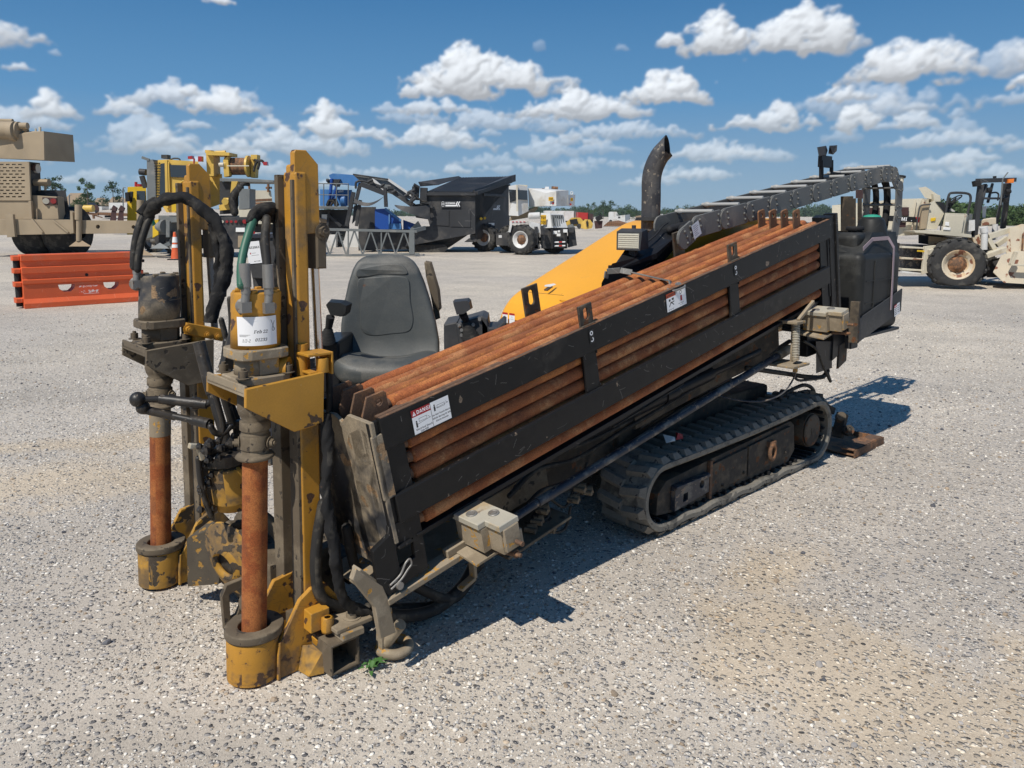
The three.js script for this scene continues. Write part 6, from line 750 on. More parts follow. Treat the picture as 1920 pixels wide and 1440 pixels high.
// grey lattice boom section lying on the ground
{
  const { o, L, bar, p, q, sl, s } = stand('lattice_boom', 'grey lattice boom section lying on the gravel behind the seat', 'crane boom', 690, 31);
  const T = (u) => mix(428.5, 434, (u - 540) / 240), Bt = (u) => mix(480, 476.5, (u - 540) / 240);
  for (const z of [0, -1.1]) { p('chord', [bar([540, T(540), z], [782, T(782), z], 0.10)], M.greyMid); p('chord', [bar([540, Bt(540), z], [786, Bt(786), z], 0.09)], M.greyMid); for (let i = 0; i < 7; i++) { const a = 556 + i * 31, b = a + 15.5; p('brace', bar([a, Bt(a), z], [b, T(b), z], 0.055), M.greyMid); p('brace', bar([b, T(b), z], [a + 31, Bt(a + 31), z], 0.055), M.greyMid); if (i % 2) p('brace', bar([a + 4, T(a), z], [a + 4, Bt(a), z], 0.05), M.greyMid); } p('end_plate', [sl([[767, 434], [777, 434], [777, 477], [767, 477]], z + 0.06, 0.14)], M.greyMid); }
  for (let i = 0; i < 6; i++) p('cross_tie', [bar([570 + i * 40, T(570 + i * 40), 0], [570 + i * 40, T(570 + i * 40), -1.1], 0.05)], M.greyMid); p('end_lug', [bar([775, 433, 0.0], [797, 427, -0.4], 0.1, 0.16)], M.greyMid);
}
// blue boom truck behind it
{
  const { o, L, sl, hl, bar, rod, pipe, p, q, s } = stand('boom_truck', 'blue boom truck with railed grey deck behind the lattice boom', 'boom truck', 640, 40);
  p('boom', [hl([617, 328, 0], [624, 325, 0], [662, 328, 0], [690, 335, 0], [700, 345, 0], [692, 352, 0], [640, 346, 0], [618, 333, 0], [624, 325, -0.8], [690, 335, -0.8], [692, 352, -0.8], [640, 346, -0.8])], M.blue); p('boom_head', [sl([[612, 336], [638, 336], [632, 350], [614, 344]], 0.2, 0.6), rod([616, 338, 0.3], [612, 338, 0.3], 3 * s)], M.greyDark); p('lift_cylinder', [rod([617, 390, 0.2], [622, 335, 0.2], 3 * s), rod([621, 385, 0.1], [632, 345, 0.1], 2.4 * s)], M.blueDeep);
  p('body', [hl([600, 355, -0.6], [660, 356, -0.6], [660, 386, -0.6], [600, 386, -0.6], [600, 355, -3], [660, 356, -3], [660, 386, -3]), rod([648, 376, -0.4], [640, 376, -0.4], 12 * s, 20)], M.blue); p('maker_plate', [sl([[634, 357], [644, 356], [644, 360], [634, 361]], -0.55, 0.03)], M.whitePlain); p('deck', [sl([[585, 386], [652, 387], [652, 392], [585, 391]], 0.6, 3)], M.greyMid);
  for (const u of [607, 631, 653]) p('rail_post', rod([u, 344, 0.6], [u, 386, 0.6], 0.028, 8), M.greyMid); p('rail', rod([595, 344, 0.6], [653, 345, 0.6], 0.028, 8), M.greyMid); p('rail', rod([595, 365, 0.6], [653, 366, 0.6], 0.022, 8), M.greyMid); p('hose_tangle', [pipe([[614, 384, 0.4], [618, 376, 0.4], [626, 378, 0.4], [630, 386, 0.4]], 0.08), pipe([[620, 386, 0.4], [628, 374, 0.4], [634, 384, 0.4]], 0.06)], M.hose);
  p('chassis', [hl([580, 393, -0.2], [655, 393, -0.2], [655, 440, -0.2], [580, 440, -0.2], [580, 393, -2.4], [655, 393, -2.4], [655, 440, -2.4])], M.greyDark); p('tool_box', [sl([[603, 402], [614, 402], [614, 412], [603, 412]], 0.1, 0.3), sl([[618, 440], [630, 440], [630, 472], [606, 472]], 0.2, 0.4), sl([[650, 430], [680, 430], [676, 470], [640, 470]], 0, 0.4)], M.white, 'pale boxes under the deck'); p('cross_member', [bar([615, 402, 0.1], [640, 424, 0.1], 0.15), bar([617, 395, 0.1], [614, 425, 0.1], 0.12)], M.greyDark); p('deck_board', [sl([[596, 408], [614, 412], [614, 418], [596, 417]], 0.15, 0.4)], M.woodTan);
  for (const u of [600, 640, 700]) wheel(o, V(L(u, 470, -0.3).x, 0.5, -0.3), 0.5, 0.3, [0, 0, 1], M.greyMid, M.greyMid, 0, 16);
}
// black mobile screener with folded conveyors
{
  const { o, L, sl, hl, bar, rod, pipe, p, q, s } = stand('mobile_screener', 'black mobile screener with ribbed slanted roof and white lettering', 'screener', 850, 34);
  const body = p('hopper_box', [hl([799, 367, 0], [891, 367, 0], [891, 424, 0], [806, 424, 0], [799, 400, 0], [957, 345, -4.5], [955, 424, -4.5], [800, 367, -4.5]), hl([891, 367, 0], [891, 440, 0], [957, 345, -4.5], [953, 432, -4.5], [893, 449, -0.2], [940, 443, -4])], M.greyDark);
  const skirt = p('chassis_skirt', [hl([806, 424, 0], [891, 424, 0], [891, 438, 0], [816, 436, 0], [805, 452, 0], [760, 462, 0], [772, 425, 0], [806, 424, -3], [891, 424, -3], [891, 438, -3], [760, 462, -3])], M.greyDark); q(skirt, 'under_frame', [hl([770, 462, -0.6], [816, 437, -0.6], [878, 440, -0.6], [835, 458, -0.6], [830, 472, -0.8], [772, 474, -0.8], [770, 462, -3], [878, 440, -3], [830, 472, -3], [772, 474, -3])], M.greyDark);
  q(body, 'panel', [sl([[811, 393], [842, 394], [842, 424], [811, 422]], 0.03, 0.05), sl([[845, 394], [883, 393], [882, 426], [845, 425]], 0.03, 0.05)], M.greyDark); q(body, 'top_rail', [bar([799, 364, 0.05], [892, 364, 0.05], 0.22, 0.12), bar([892, 362, 0.05], [957, 340, -4.5], 0.2, 0.15), bar([905, 365, -0.9], [948, 367, -3.8], 0.12)], M.greyDark);
  const rf = p('roof', [hl([800, 360, 0.1], [886, 361, 0.1], [950, 332, -4.6], [862, 334, -4.6], [800, 363, 0.1], [886, 364, 0.1], [950, 335, -4.6], [862, 337, -4.6])], M.greyDark); for (let i = 0; i < 17; i++) { const t = i / 16, a = L(mix(803, 884, t), mix(360, 361, t), 0.1), b = L(mix(864, 948, t), mix(333.6, 331.8, t), -4.6); q(rf, 'roof_rib', beam(a, b, 0.07, 0.07), M.greyDark); }
  p('roof_flap', [hl([886, 358, 0], [949, 331, -4.5], [967, 327, -4.5], [967, 340, -4.5], [960, 341, -4.5], [892, 364, 0], [890, 356, 0]), hl([784, 341, -2], [860, 330, -4.5], [866, 333, -4.5], [822, 347, -2.5], [788, 350, -2])], M.greyDark);
  const badge = (name, u0, v0, u1, v1, z0, z1) => { const a = L(u0, v0, z0), b = L(u1, v1, z1), w = Math.hypot(b.x - a.x, b.z - a.z), h = Math.abs(L(u0, v0 + 12, z0).y - a.y); decal(o, name, w, h, (x, W, H) => { x.fillStyle = '#3b3d40'; x.fillRect(0, 0, W, H); x.fillStyle = '#f4f4f4'; x.font = 'bold ' + H * 0.44 + 'px sans-serif'; x.fillText('KLEEMANN', W * 0.23, H * 0.5, W * 0.5); x.fillRect(W * 0.23, H * 0.62, W * 0.58, H * 0.2); for (const o2 of [0.76, 0.86]) { x.beginPath(); x.moveTo(W * (o2 + 0.09), H * 0.08); x.lineTo(W * o2, H * 0.45); x.lineTo(W * (o2 + 0.09), H * 0.85); x.lineTo(W * (o2 + 0.14), H * 0.85); x.lineTo(W * (o2 + 0.06), H * 0.45); x.lineTo(W * (o2 + 0.14), H * 0.08); x.fill(); } x.strokeStyle = '#ddd'; x.lineWidth = H * 0.05; x.beginPath(); x.ellipse(W * 0.1, H * 0.47, W * 0.07, H * 0.4, 0, 0, 7); x.stroke(); x.strokeRect(W * 0.06, H * 0.35, W * 0.08, H * 0.2); }, 256, (m) => { m.position.copy(a).add(b).multiplyScalar(0.5); m.position.y -= h / 2; m.position.z += 0.04; m.rotation.y = -Math.atan2(b.z - a.z, b.x - a.x); }); };
  badge('name_badge', 827, 377, 863, 377, 0.02, 0.02); badge('name_badge', 908, 383, 938, 384, -1.15, -3.1);
  q(body, 'control_opening', [hl([898, 404, -0.4], [917, 405, -1.7], [917, 412, -1.7], [898, 414, -0.4], [898, 404, -0.6], [917, 405, -1.9])], M.dark); q(body, 'yellow_valve', [rod([902, 410, -0.5], [902, 410, -0.4], 2.6 * s), rod([909, 409, -1.1], [909, 409, -1.0], 2.6 * s)], M.cabYellow); q(body, 'notice_plate', [hl([916, 418, -1.55], [927, 418, -2.3], [927, 426, -2.3], [916, 426, -1.55], [916, 418, -1.6], [927, 418, -2.4])], M.whitePlain);
  const cv = p('folded_conveyor', [hl([664, 328, -1], [728, 336, -1], [776, 366, -1], [770, 374, -1], [690, 352, -1], [664, 330, -1.6], [728, 338, -1.6], [774, 370, -1.6])], M.greyMid); q(cv, 'conveyor_edge', [bar([698, 336, -0.9], [724, 358, -0.7], 0.16, 0.1), bar([727, 336, -0.95], [774, 368, -0.8], 0.14, 0.1)], M.white); q(cv, 'top_strip', [bar([662, 327, -0.9], [728, 336.5, -0.9], 0.07), bar([692, 335, -0.9], [705, 352, -0.8], 0.16, 0.2)], M.greyDark);
  p('conveyor_frame', [bar([676, 345, 0.3], [720, 362, 0.3], 0.3, 0.2), bar([676, 343, 0.3], [666, 384, 0.3], 0.14), bar([663, 360, 0.3], [650, 424, 0.3], 0.16), bar([676, 375, 0.2], [668, 424, 0.2], 0.12), bar([722, 352, 0.4], [724, 388, 0.4], 0.2, 0.14), bar([728, 354, 0.2], [776, 386, 0.2], 0.24, 0.2), bar([690, 342, 0.2], [720, 352, 0.2], 0.12), pipe([[667, 352, 0.4], [668, 342, 0.4], [678, 339, 0.4], [690, 342, 0.4]], 0.05), bar([727, 352, 0.3], [740, 352, 0.3], 0.12), rod([690, 341, 0.4], [699, 337, 0.4], 2.4 * s), rod([713, 350, 0.4], [721, 345, 0.4], 2.4 * s), rod([735, 361, 0.4], [743, 357, 0.4], 2.4 * s), rod([758, 368, 0.4], [766, 364, 0.4], 2.4 * s)], M.greyDark);
  const flap = (pts, n2) => { const g = new THREE.BufferGeometry(), pos = [], idx = [], N = 14; for (let i = 0; i <= N; i++) { const t = i / N, [u, a, b] = pts(t); const z = 0.35 + 0.25 * Math.sin(t * 3.14); for (const [v, dz] of [[a, 0], [b, 0.1]]) { const w = L(u, v, z + dz); pos.push(w.x, w.y, w.z); } } for (let i = 0; i < N; i++) { const k = i * 2; idx.push(k, k + 1, k + 2, k + 1, k + 3, k + 2); } g.setAttribute('position', new THREE.Float32BufferAttribute(pos, 3)); g.setIndex(idx); g.computeVertexNormals(); const h = g.clone().translate(0, 0, -0.04); return p(n2, [g, h], M.greyDark); };
  flap((t) => [mix(664, 720, t), 372 - 4 * t + 10 * Math.sin(t * 3.1), 380 - 12 * t + 12 * Math.sin(t * 3.1)], 'belt_rubber'); flap((t) => [mix(740, 806, t), 384 + 3 * Math.sin(t * 3.1), 386 + 26 * Math.pow(t, 0.7)], 'belt_rubber');
  p('side_rubber', [hl([770, 384, 0], [808, 380, 0], [806, 412, 0], [780, 408, 0], [770, 384, -1], [806, 380, -1], [806, 412, -1]), hl([664, 385, 0.2], [674, 384, 0.2], [668, 412, 0.2], [660, 420, 0.2], [664, 385, 0], [668, 412, 0])], M.greyDark);
  p('hydraulic_ram', [rod([776, 346, 0.3], [786, 352, 0.2], 3 * s), bar([780, 350, 0], [778, 375, 0], 0.3, 0.3), bar([795, 352, 0], [794, 385, 0], 0.35, 0.3), rod([764, 363, 0.4], [778, 356, 0.4], 3.5 * s), pipe([[768, 360, 0.5], [776, 366, 0.5], [770, 378, 0.5], [778, 372, 0.5]], 0.07), rod([772, 368, 0.3], [782, 364, 0.3], 4 * s), bar([806, 378, 0.2], [809, 390, 0.2], 0.12), bar([790, 378, 0.2], [806, 381, 0.2], 0.1)], M.greyDark); p('hose_loop', [pipe([[766, 364, 0.5], [773, 362, 0.5], [776, 371, 0.5], [770, 384, 0.5]], 0.04), pipe([[772, 360, 0.5], [790, 376, 0.5], [800, 378, 0.5]], 0.04)], M.hose);
  const en = p('engine_housing', [hl([703, 392, -0.2], [722, 391, -0.2], [752, 414, -0.2], [754, 430, -0.2], [703, 430, -0.2], [703, 392, -2], [722, 391, -2], [752, 414, -2], [703, 430, -2]), hl([756, 412, -0.6], [778, 420, -0.6], [776, 432, -0.6], [756, 432, -0.6], [756, 412, -1.5], [776, 432, -1.5])], M.blueDeep, 'deep blue engine cover'); q(en, 'cover_edge', [bar([722, 391, -0.15], [752, 414, -0.15], 0.1), bar([730, 402, -0.15], [730, 430, -0.15], 0.06), sl([[732, 419], [752, 419], [752, 430], [732, 430]], -0.1, 0.1)], M.blue);
  p('engine_bay', [hl([672, 388, -0.6], [705, 388, -0.6], [705, 470, -0.6], [672, 470, -0.6], [672, 388, -2], [705, 388, -2], [705, 470, -2]), hl([705, 430, -0.6], [772, 430, -0.6], [772, 468, -0.6], [705, 468, -0.6], [705, 430, -2], [772, 468, -2])], M.greyDark); p('tail_lug', [hl([768, 430, 0.2], [784, 414, 0.2], [790, 424, 0.2], [772, 436, 0.2], [768, 430, 0], [784, 414, 0])], M.greyMid);
  p('crawler', [hl([775, 474, -0.2], [780, 460, -0.2], [836, 458, -0.2], [840, 466, -0.2], [830, 475, -0.2], [775, 474, -0.9], [836, 458, -0.9], [830, 475, -0.9]), hl([775, 474, -2.2], [780, 460, -2.2], [836, 458, -2.2], [830, 475, -2.2], [775, 474, -3], [836, 458, -3])], M.tyre); p('support_leg', [bar([888, 440, -0.3], [888, 453, -0.3], 0.3), hl([870, 454, 0], [888, 454, 0], [880, 446, 0], [870, 454, -0.5], [888, 454, -0.5], [880, 446, -0.4])], M.greyDark);
}
// white rough-terrain crane
{
  const { o, L, sl, hl, bar, rod, pipe, p, q, s } = stand('rough_terrain_crane', 'white rough terrain crane with big black wheels and cab, right of the screener', 'crane', 985, 33);
  const cab = p('operator_cab', [hl([954, 349, 0], [968, 346, 0.4], [989, 350, 0.1], [991, 396, 0.1], [972, 405, 0.3], [954, 404, 0], [954, 349, -1.8], [986, 350, -1.8], [988, 396, -1.8])], M.white); q(cab, 'cab_window', [hl([970.5, 356, 0.42], [988.5, 357, 0.17], [989, 375, 0.17], [970.5, 374, 0.42], [970.5, 356, 0.3], [988.5, 357, 0.05])], M.glass); q(cab, 'cab_window', [hl([954, 355, 0.06], [967, 356, 0.42], [967, 376, 0.42], [956, 380, 0.1], [954, 355, -0.04], [967, 356, 0.3])], M.glass); q(cab, 'cab_corner', [bar([969, 347, 0.44], [970, 396, 0.44], 0.07), sl([[972, 346], [989, 347], [989, 351], [972, 350]], 0.1, 1)], M.cream);
  const cw = p('counterweight', [hl([990, 353, -0.6], [1019, 353, -0.6], [1024, 362, 0.2], [1024, 386, 0.2], [1043, 386, 0.4], [1066, 386, -0.3], [1066, 357, -0.3], [1043, 358, 0.4], [1030, 355, 0], [992, 388, -0.6], [990, 353, -2.5], [1066, 358, -2.5], [1060, 386, -2.5], [992, 388, -2.5]), hl([1065, 365, -0.2], [1079, 365, -1], [1077, 387, -1], [1066, 387, -0.2], [1065, 365, -2.3], [1079, 365, -2.3], [1077, 387, -2.3])], M.white); q(cw, 'lifting_eye', [rod([1029, 356, -0.3], [1022, 356, -0.3], 6 * s, 18), new THREE.TorusGeometry(2.4 * s, 0.8 * s, 8, 16).translate(...L(1072, 362, -1).toArray())], M.white); q(cw, 'winch_rope', [rod([1034, 353, -0.8], [1046, 354, -0.8], 4 * s), sl([[1016, 353], [1021, 353], [1021, 360], [1016, 360]], -0.3, 0.3)], M.rustSteel);
  const mark = (u, v, z, w, h, t, ry, sub) => { const c = L(u, v, z); decal(o, 'number_mark', w * s, h * s, (x, W, H) => { x.fillStyle = '#d9a800'; x.fillRect(0, 0, W, H); x.fillStyle = '#151515'; x.font = 'bold ' + H * (sub ? 0.5 : 0.85) + 'px sans-serif'; x.fillText(t, W * 0.04, H * (sub ? 0.45 : 0.82), W * 0.92); if (sub) x.fillText(sub, W * 0.04, H * 0.95, W * 0.92); }, 96, (m) => { m.position.copy(c); m.rotation.y = ry; }); }; mark(1033, 373, 0.4, 9, 7, '100', -0.25); mark(1072, 374, -0.3, 6, 6, '100', 0.6); q(cw, 'reflector', [rod([1037, 381, 0.3], [1037, 381, 0.36], 2.2 * s), rod([1070, 383, -0.4], [1070, 383, -0.3], 1.8 * s)], M.redLens);
  p('turret', [hl([958, 404, -0.3], [990, 396, -0.3], [1008, 386, -0.6], [1008, 392, -0.6], [990, 408, -0.3], [955, 414, -0.3], [958, 404, -2], [1008, 386, -2], [990, 408, -2])], M.tan, 'dusty turret base');
  const hood = p('engine_hood', [hl([1014, 399, 0.3], [1031, 400, 0.5], [1056, 402, 0.1], [1064, 427, 0.3], [1034, 427, 0.7], [1012, 428, 0.4], [1014, 399, -1.4], [1054, 402, -1.4], [1062, 427, -1.4])], M.white); q(hood, 'radiator_grille', [hl([1033, 403, 0.52], [1056, 403.5, 0.16], [1058.5, 424, 0.26], [1036, 424, 0.66], [1033, 403, 0.4], [1056, 403.5, 0.0])], M.greyDark); for (let i = 0; i < 6; i++) q(hood, 'grille_bar', bar([1034.5 + i * 4, 403, 0.54 - i * 0.068], [1037.5 + i * 4, 424, 0.69 - i * 0.075], 0.05, 0.03), M.greyMid); p('air_tank', [rod([993, 405, 0.5], [1012, 404, 0.5], 6 * s, 20), new THREE.SphereGeometry(6 * s, 16, 12).scale(0.5, 1, 1).translate(...L(993, 405, 0.5).toArray())], M.white); mark(1019, 412, 0.62, 10, 17, 'P&H', -0.2, '100');
  p('fender', [sl([[957, 414], [989, 415], [989, 419], [961, 419], [957, 436], [953, 435]], 0.8, 0.7), sl([[988, 413], [1012, 420], [1014, 436], [996, 439], [993, 424]], 0.8, 0.6)], M.white); for (let i = 0; i < 4; i++) p('reflective_strip', sl([[960 + i * 7, 415], [964 + i * 7, 415.2], [964 + i * 7, 417], [960 + i * 7, 416.8]], 0.83, 0.03), M.red);
  const bump = p('rear_bumper', [hl([1013, 428, 0.6], [1063, 427, 0.4], [1064, 465, 0.4], [1015, 466, 0.6], [1013, 428, -1], [1063, 427, -1], [1064, 465, -1], [1015, 466, -1]), sl([[1002, 425], [1008, 425], [1009, 466], [1002, 466]], 0.9, 0.2), sl([[1014, 423], [1019, 423], [1019, 440], [1014, 440]], 1.0, 0.2), sl([[1066, 427], [1078, 426], [1080, 446], [1082, 460], [1066, 464]], 0, 0.4), bar([998, 466, 0.8], [1012, 462, 0.8], 0.2), sl([[1064, 427], [1076, 428], [1076, 436], [1064, 436]], 0.2, 0.3)], M.greyDark); for (const v of [453, 460]) { q(bump, 'reflective_strip', sl([[1039, v], [1060, v - 0.6], [1060, v + 1.8], [1039, v + 2.4]], 0.66, 0.05), M.whitePlain); q(bump, 'reflective_strip', sl([[1048, v - 0.3], [1054, v - 0.5], [1054, v + 1.9], [1048, v + 2.1]], 0.68, 0.03), M.red); } for (const [u, v, w, h] of [[1035, 433, 10, 6], [1056, 430, 8, 6], [1044, 438, 7, 5], [1046, 432, 4, 4]]) q(bump, 'notice_plate', sl([[u, v], [u + w, v], [u + w, v + h], [u, v + h]], 0.66, 0.03), M.whitePlain); q(bump, 'tow_bar', [sl([[1033, 430], [1037, 430], [1037, 466], [1033, 466]], 0.8, 0.2), sl([[1059, 430], [1063, 430], [1063, 466], [1059, 466]], 0.6, 0.2)], M.dark);
  p('axle_frame', [hl([930, 438, -0.4], [1012, 428, -0.2], [1012, 462, -0.2], [930, 460, -0.4], [930, 438, -1.6], [1012, 428, -1.6], [930, 460, -1.6])], M.greyDark); p('access_plate', [sl([[935, 441], [941, 441], [941, 446], [935, 446]], 0.3, 0.04)], M.white);
  for (const [u, v, z, n] of [[975, 451, 0.9, 1], [905, 456, -1.9, 1], [1040, 470, -0.2, 0], [958, 458, -1.8, 0]]) { const r = n ? 0.63 : 0.6; wheel(o, V(L(u, v, z).x, r, z), r, 0.5, n ? [-0.55, 0, 1] : [0.1, 0, 1], M.white, M.rustSteel, 0, 18); }
}
// cream reclaimer at the right
{
  const { o, L, sl, hl, bar, rod, pipe, p, q, s } = stand('road_reclaimer', 'cream road reclaimer with open roll bar, steering wheel and flat tyre at the right', 'construction machine', 1790, 18);
  const body = p('engine_housing', [hl([1560, 385, -0.4], [1687, 373, 0], [1730, 372, 0.1], [1742, 373, 0], [1734, 440, 0], [1692, 442, 0], [1560, 440, -0.4], [1560, 385, -1.8], [1738, 373, -1.6], [1730, 440, -1.6])], M.cream); q(body, 'side_window', [sl([[1684, 388.5], [1704.5, 388.5], [1704, 405], [1684, 404]], 0.1, 0.06), sl([[1620, 390], [1650, 389], [1650, 404], [1620, 404]], 0.06, 0.06), sl([[1682, 416.5], [1699.5, 416.5], [1698, 426], [1682, 426]], 0.1, 0.06)], M.darkRed); q(body, 'panel_seam', [bar([1718, 374, 0.12], [1708, 440, 0.1], 0.015, 0.02), bar([1733, 375, 0.11], [1727, 436, 0.09], 0.1, 0.05)], M.creamRusty);
  const c0 = L(1660, 409, 0.14), c1 = L(1727, 412.5, 0.16); decal(o, 'name_band', c1.x - c0.x, 10 * s, (x, W, H) => { x.fillStyle = '#0f0f10'; x.fillRect(0, 0, W, H); x.fillStyle = '#9c1220'; x.beginPath(); x.moveTo(W * 0.84, 0); x.lineTo(W, 0); x.lineTo(W, H); x.lineTo(W * 0.93, H); x.fill(); x.fillStyle = '#f2f2f2'; x.font = 'bold ' + H * 0.85 + 'px sans-serif'; x.fillText('CMI', W * 0.36, H * 0.8); x.fillText('.', W * 0.72, H * 0.8); }, 256, (m) => { m.position.copy(c0).add(c1).multiplyScalar(0.5); m.rotation.z = -0.05; });
  p('exhaust_pipe', [rod([1684, 375, -0.6], [1691, 333, -0.6], 4 * s, 16)], M.cream); p('exhaust_cap', [rod([1691, 333, -0.6], [1692, 329, -0.6], 6.5 * s, 18)], M.dark); p('red_box', [sl([[1618, 355], [1632, 354], [1632, 372], [1618, 371]], -0.6, 0.4)], M.darkRed);
  p('raised_hatch', [hl([1722, 352, 0], [1736, 350, 0], [1760, 366, 0], [1757, 374, 0], [1744, 373, 0], [1734, 371, 0], [1722, 352, -0.5], [1736, 350, -0.5], [1760, 366, -0.5]), sl([[1750, 364], [1763, 366], [1764, 378], [1752, 379]], 0.1, 0.3)], M.cream); const dash = p('dash_console', [hl([1738, 382, 0.2], [1752, 376, 0.2], [1771, 399, 0.2], [1756, 430, 0.2], [1728, 430, 0.2], [1738, 382, -0.8], [1752, 376, -0.8], [1771, 399, -0.8], [1756, 430, -0.8])], M.cream); q(dash, 'instrument_panel', [hl([1754, 378, 0.22], [1769, 380, 0.0], [1784, 397, 0.0], [1771, 399, 0.22], [1754, 378, 0.1], [1771, 399, 0.1])], M.dark); q(dash, 'notice_plate', [sl([[1746, 409], [1755, 408], [1754, 414], [1746, 415]], 0.23, 0.04)], M.cabYellow); q(dash, 'grey_side', [sl([[1730, 384], [1744, 380], [1737, 428], [1726, 430]], 0.24, 0.1)], M.tan); q(dash, 'column_cover', [hl([1772, 384, -0.1], [1778, 386, -0.1], [1791, 396, -0.1], [1789, 398, -0.1], [1780, 394, -0.1], [1772, 384, -0.3], [1791, 396, -0.3])], M.white);
  p('grab_rail', pipe([[1718, 432, 0.3], [1723, 395, 0.3], [1726, 386, 0.3], [1744, 383, 0.3]], 0.018, 20), M.greyDark); p('grab_rail', pipe([[1763, 436, 0.4], [1765, 418, 0.4], [1769, 406, 0.4]], 0.015, 12), M.greyDark); p('hoop_rail', pipe([[1773, 399, 0.2], [1778, 370, 0.2], [1781, 363, 0.2], [1788, 361.5, 0.2], [1812, 362.5, 0.2], [1818, 365, 0.2], [1820, 371, 0.2], [1814, 401, 0.2]], 0.028, 60), M.greyDark);
  { const c = L(1790, 374, -0.1), m = new THREE.Matrix4().makeRotationFromEuler(new THREE.Euler(1.05, 0.35, 0.25)).setPosition(c); const w = p('steering_wheel', mat4([new THREE.TorusGeometry(0.165, 0.014, 8, 32), new THREE.BoxGeometry(0.32, 0.02, 0.01), new THREE.BoxGeometry(0.02, 0.32, 0.01), new THREE.CylinderGeometry(0.04, 0.04, 0.03, 14).rotateX(1.57)], m), M.dark); p('steering_column', [rod([1790, 375, -0.1], [1778, 392, -0.1], 0.035), bar([1778, 372, 0], [1782, 388, 0], 0.06)], M.dark); }
  const plat = p('platform', [sl([[1714, 432.5], [1763, 432], [1822, 440], [1822, 446], [1716, 436]], 0.5, 1.5)], M.cream); const bxx = p('control_cabinet', [hl([1772, 399, 0.45], [1813, 401, 0.4], [1806, 441, 0.4], [1765, 436, 0.45], [1772, 399, -0.9], [1824, 401, -0.9], [1820, 440, -0.9])], M.cream); q(bxx, 'cabinet_door', [sl([[1774, 402], [1809, 404], [1803, 438], [1768, 434]], 0.5, 0.05)], M.cream); q(bxx, 'notice_plate', [sl([[1773, 416], [1780, 416.5], [1780, 424], [1773, 423]], 0.52, 0.03), sl([[1769, 426], [1783, 427], [1782, 432], [1769, 431]], 0.52, 0.02)], M.whitePlain); p('side_bag', [hl([1817, 413, 0.3], [1828, 412, 0.3], [1828, 432, 0.3], [1816, 434, 0.3], [1817, 413, 0.1], [1828, 432, 0.1])], M.white);
  p('roll_bar', [bar([1826, 446, 0.1], [1839, 346, 0.1], 0.11, 0.1), bar([1829, 418, 0.05], [1848, 346, -0.2], 0.08), bar([1880, 428, -1.2], [1891, 344, -1.0], 0.11), bar([1868, 420, -1.2], [1884, 344, -1.0], 0.06), bar([1833, 339, 0.1], [1902, 337, -1.0], 0.1, 0.1), bar([1838, 372, 0], [1890, 372, -1.0], 0.05), bar([1852, 380, -0.4], [1861, 344, -0.5], 0.05), pipe([[1857, 362, -0.6], [1868, 361, -0.6], [1872, 364, -0.6], [1871, 375, -0.6]], 0.02), bar([1831, 346, 0.1], [1838, 340, 0.1], 0.1)], M.greyDark); p('work_lamp', [sl([[1828, 340], [1838, 337], [1841, 349], [1830, 350]], 0.2, 0.14), rod([1850, 357, -0.2], [1858, 356, -0.2], 5 * s), rod([1886, 360, -0.6], [1894, 358, -0.6], 4.5 * s), sl([[1887, 372], [1892, 369], [1891, 380], [1886, 379]], -0.6, 0.15), rod([1865, 334, -0.4], [1865, 330, -0.4], 3 * s)], M.dark); p('amber_light', [sl([[1891, 336], [1902, 335], [1901, 343], [1891, 343]], -0.6, 0.14)], M.orangeLamp); p('antenna', [bar([1876, 385, -0.4], [1880, 336, -0.4], 0.03, 0.02), bar([1880, 336, -0.4], [1890, 323, -0.4], 0.03, 0.02)], M.greyMid); p('operator_seat', [hl([1842, 388, -0.5], [1850, 386, -0.5], [1848, 408, -0.5], [1842, 408, -0.5], [1842, 388, -0.9], [1850, 386, -0.9], [1842, 408, -0.9])], M.white);
  p('main_frame', [hl([1740, 452, 0], [1830, 470, 0], [1850, 455, 0], [1836, 478, 0], [1745, 482, 0], [1740, 452, -1.2], [1850, 455, -1.2], [1745, 482, -1.2]), bar([1826, 442, 0.1], [1835, 470, 0.1], 0.2, 0.2), sl([[1840, 413], [1868, 408], [1868, 420], [1838, 424]], -0.1, 0.2)], M.creamRusty); p('engine_bay', [hl([1722, 440, -0.2], [1806, 446, -0.2], [1806, 468, -0.2], [1722, 456, -0.2], [1722, 440, -1.2], [1806, 446, -1.2], [1806, 468, -1.2])], M.greyDark); p('rusty_panel', [sl([[1745, 443], [1800, 448], [1798, 456], [1744, 452]], 0.0, 0.1)], M.creamRusty);
  const st = p('access_steps', [sl([[1694, 458], [1755, 460], [1749, 510], [1732, 514], [1694, 510]], 0.2, 0.5)], M.navyWorn); for (const v of [461, 482, 503]) q(st, 'step_tread', [sl([[1692, v], [1734, v + 3], [1734, v + 6], [1692, v + 4]], 0.4, 0.4)], v === 482 ? M.creamRusty : M.cream); q(st, 'step_cheek', [sl([[1735, 462], [1755, 460], [1750, 508], [1730, 515]], 0.45, 0.1), bar([1741, 473, 0.5], [1758, 470, 0.5], 0.12)], M.cream); q(st, 'yellow_strip', [sl([[1720, 469], [1734, 470], [1734, 473], [1720, 472]], 0.43, 0.02)], M.cabYellow); q(st, 'lower_tread', [sl([[1692, 508], [1728, 512], [1728, 516], [1692, 512]], 0.45, 0.1)], M.white);
  wheel(o, V(L(1797, 500, 0.9).x, 0.55, 0.9), 0.58, 0.55, [-0.30, 0, 1], M.creamRusty, M.rustSteel, 0.11, 17); wheel(o, V(L(1800, 500, -1.6).x, 0.55, -1.4), 0.55, 0.4, [0, 0, -1], M.creamRusty, M.rustSteel, 0, 16);
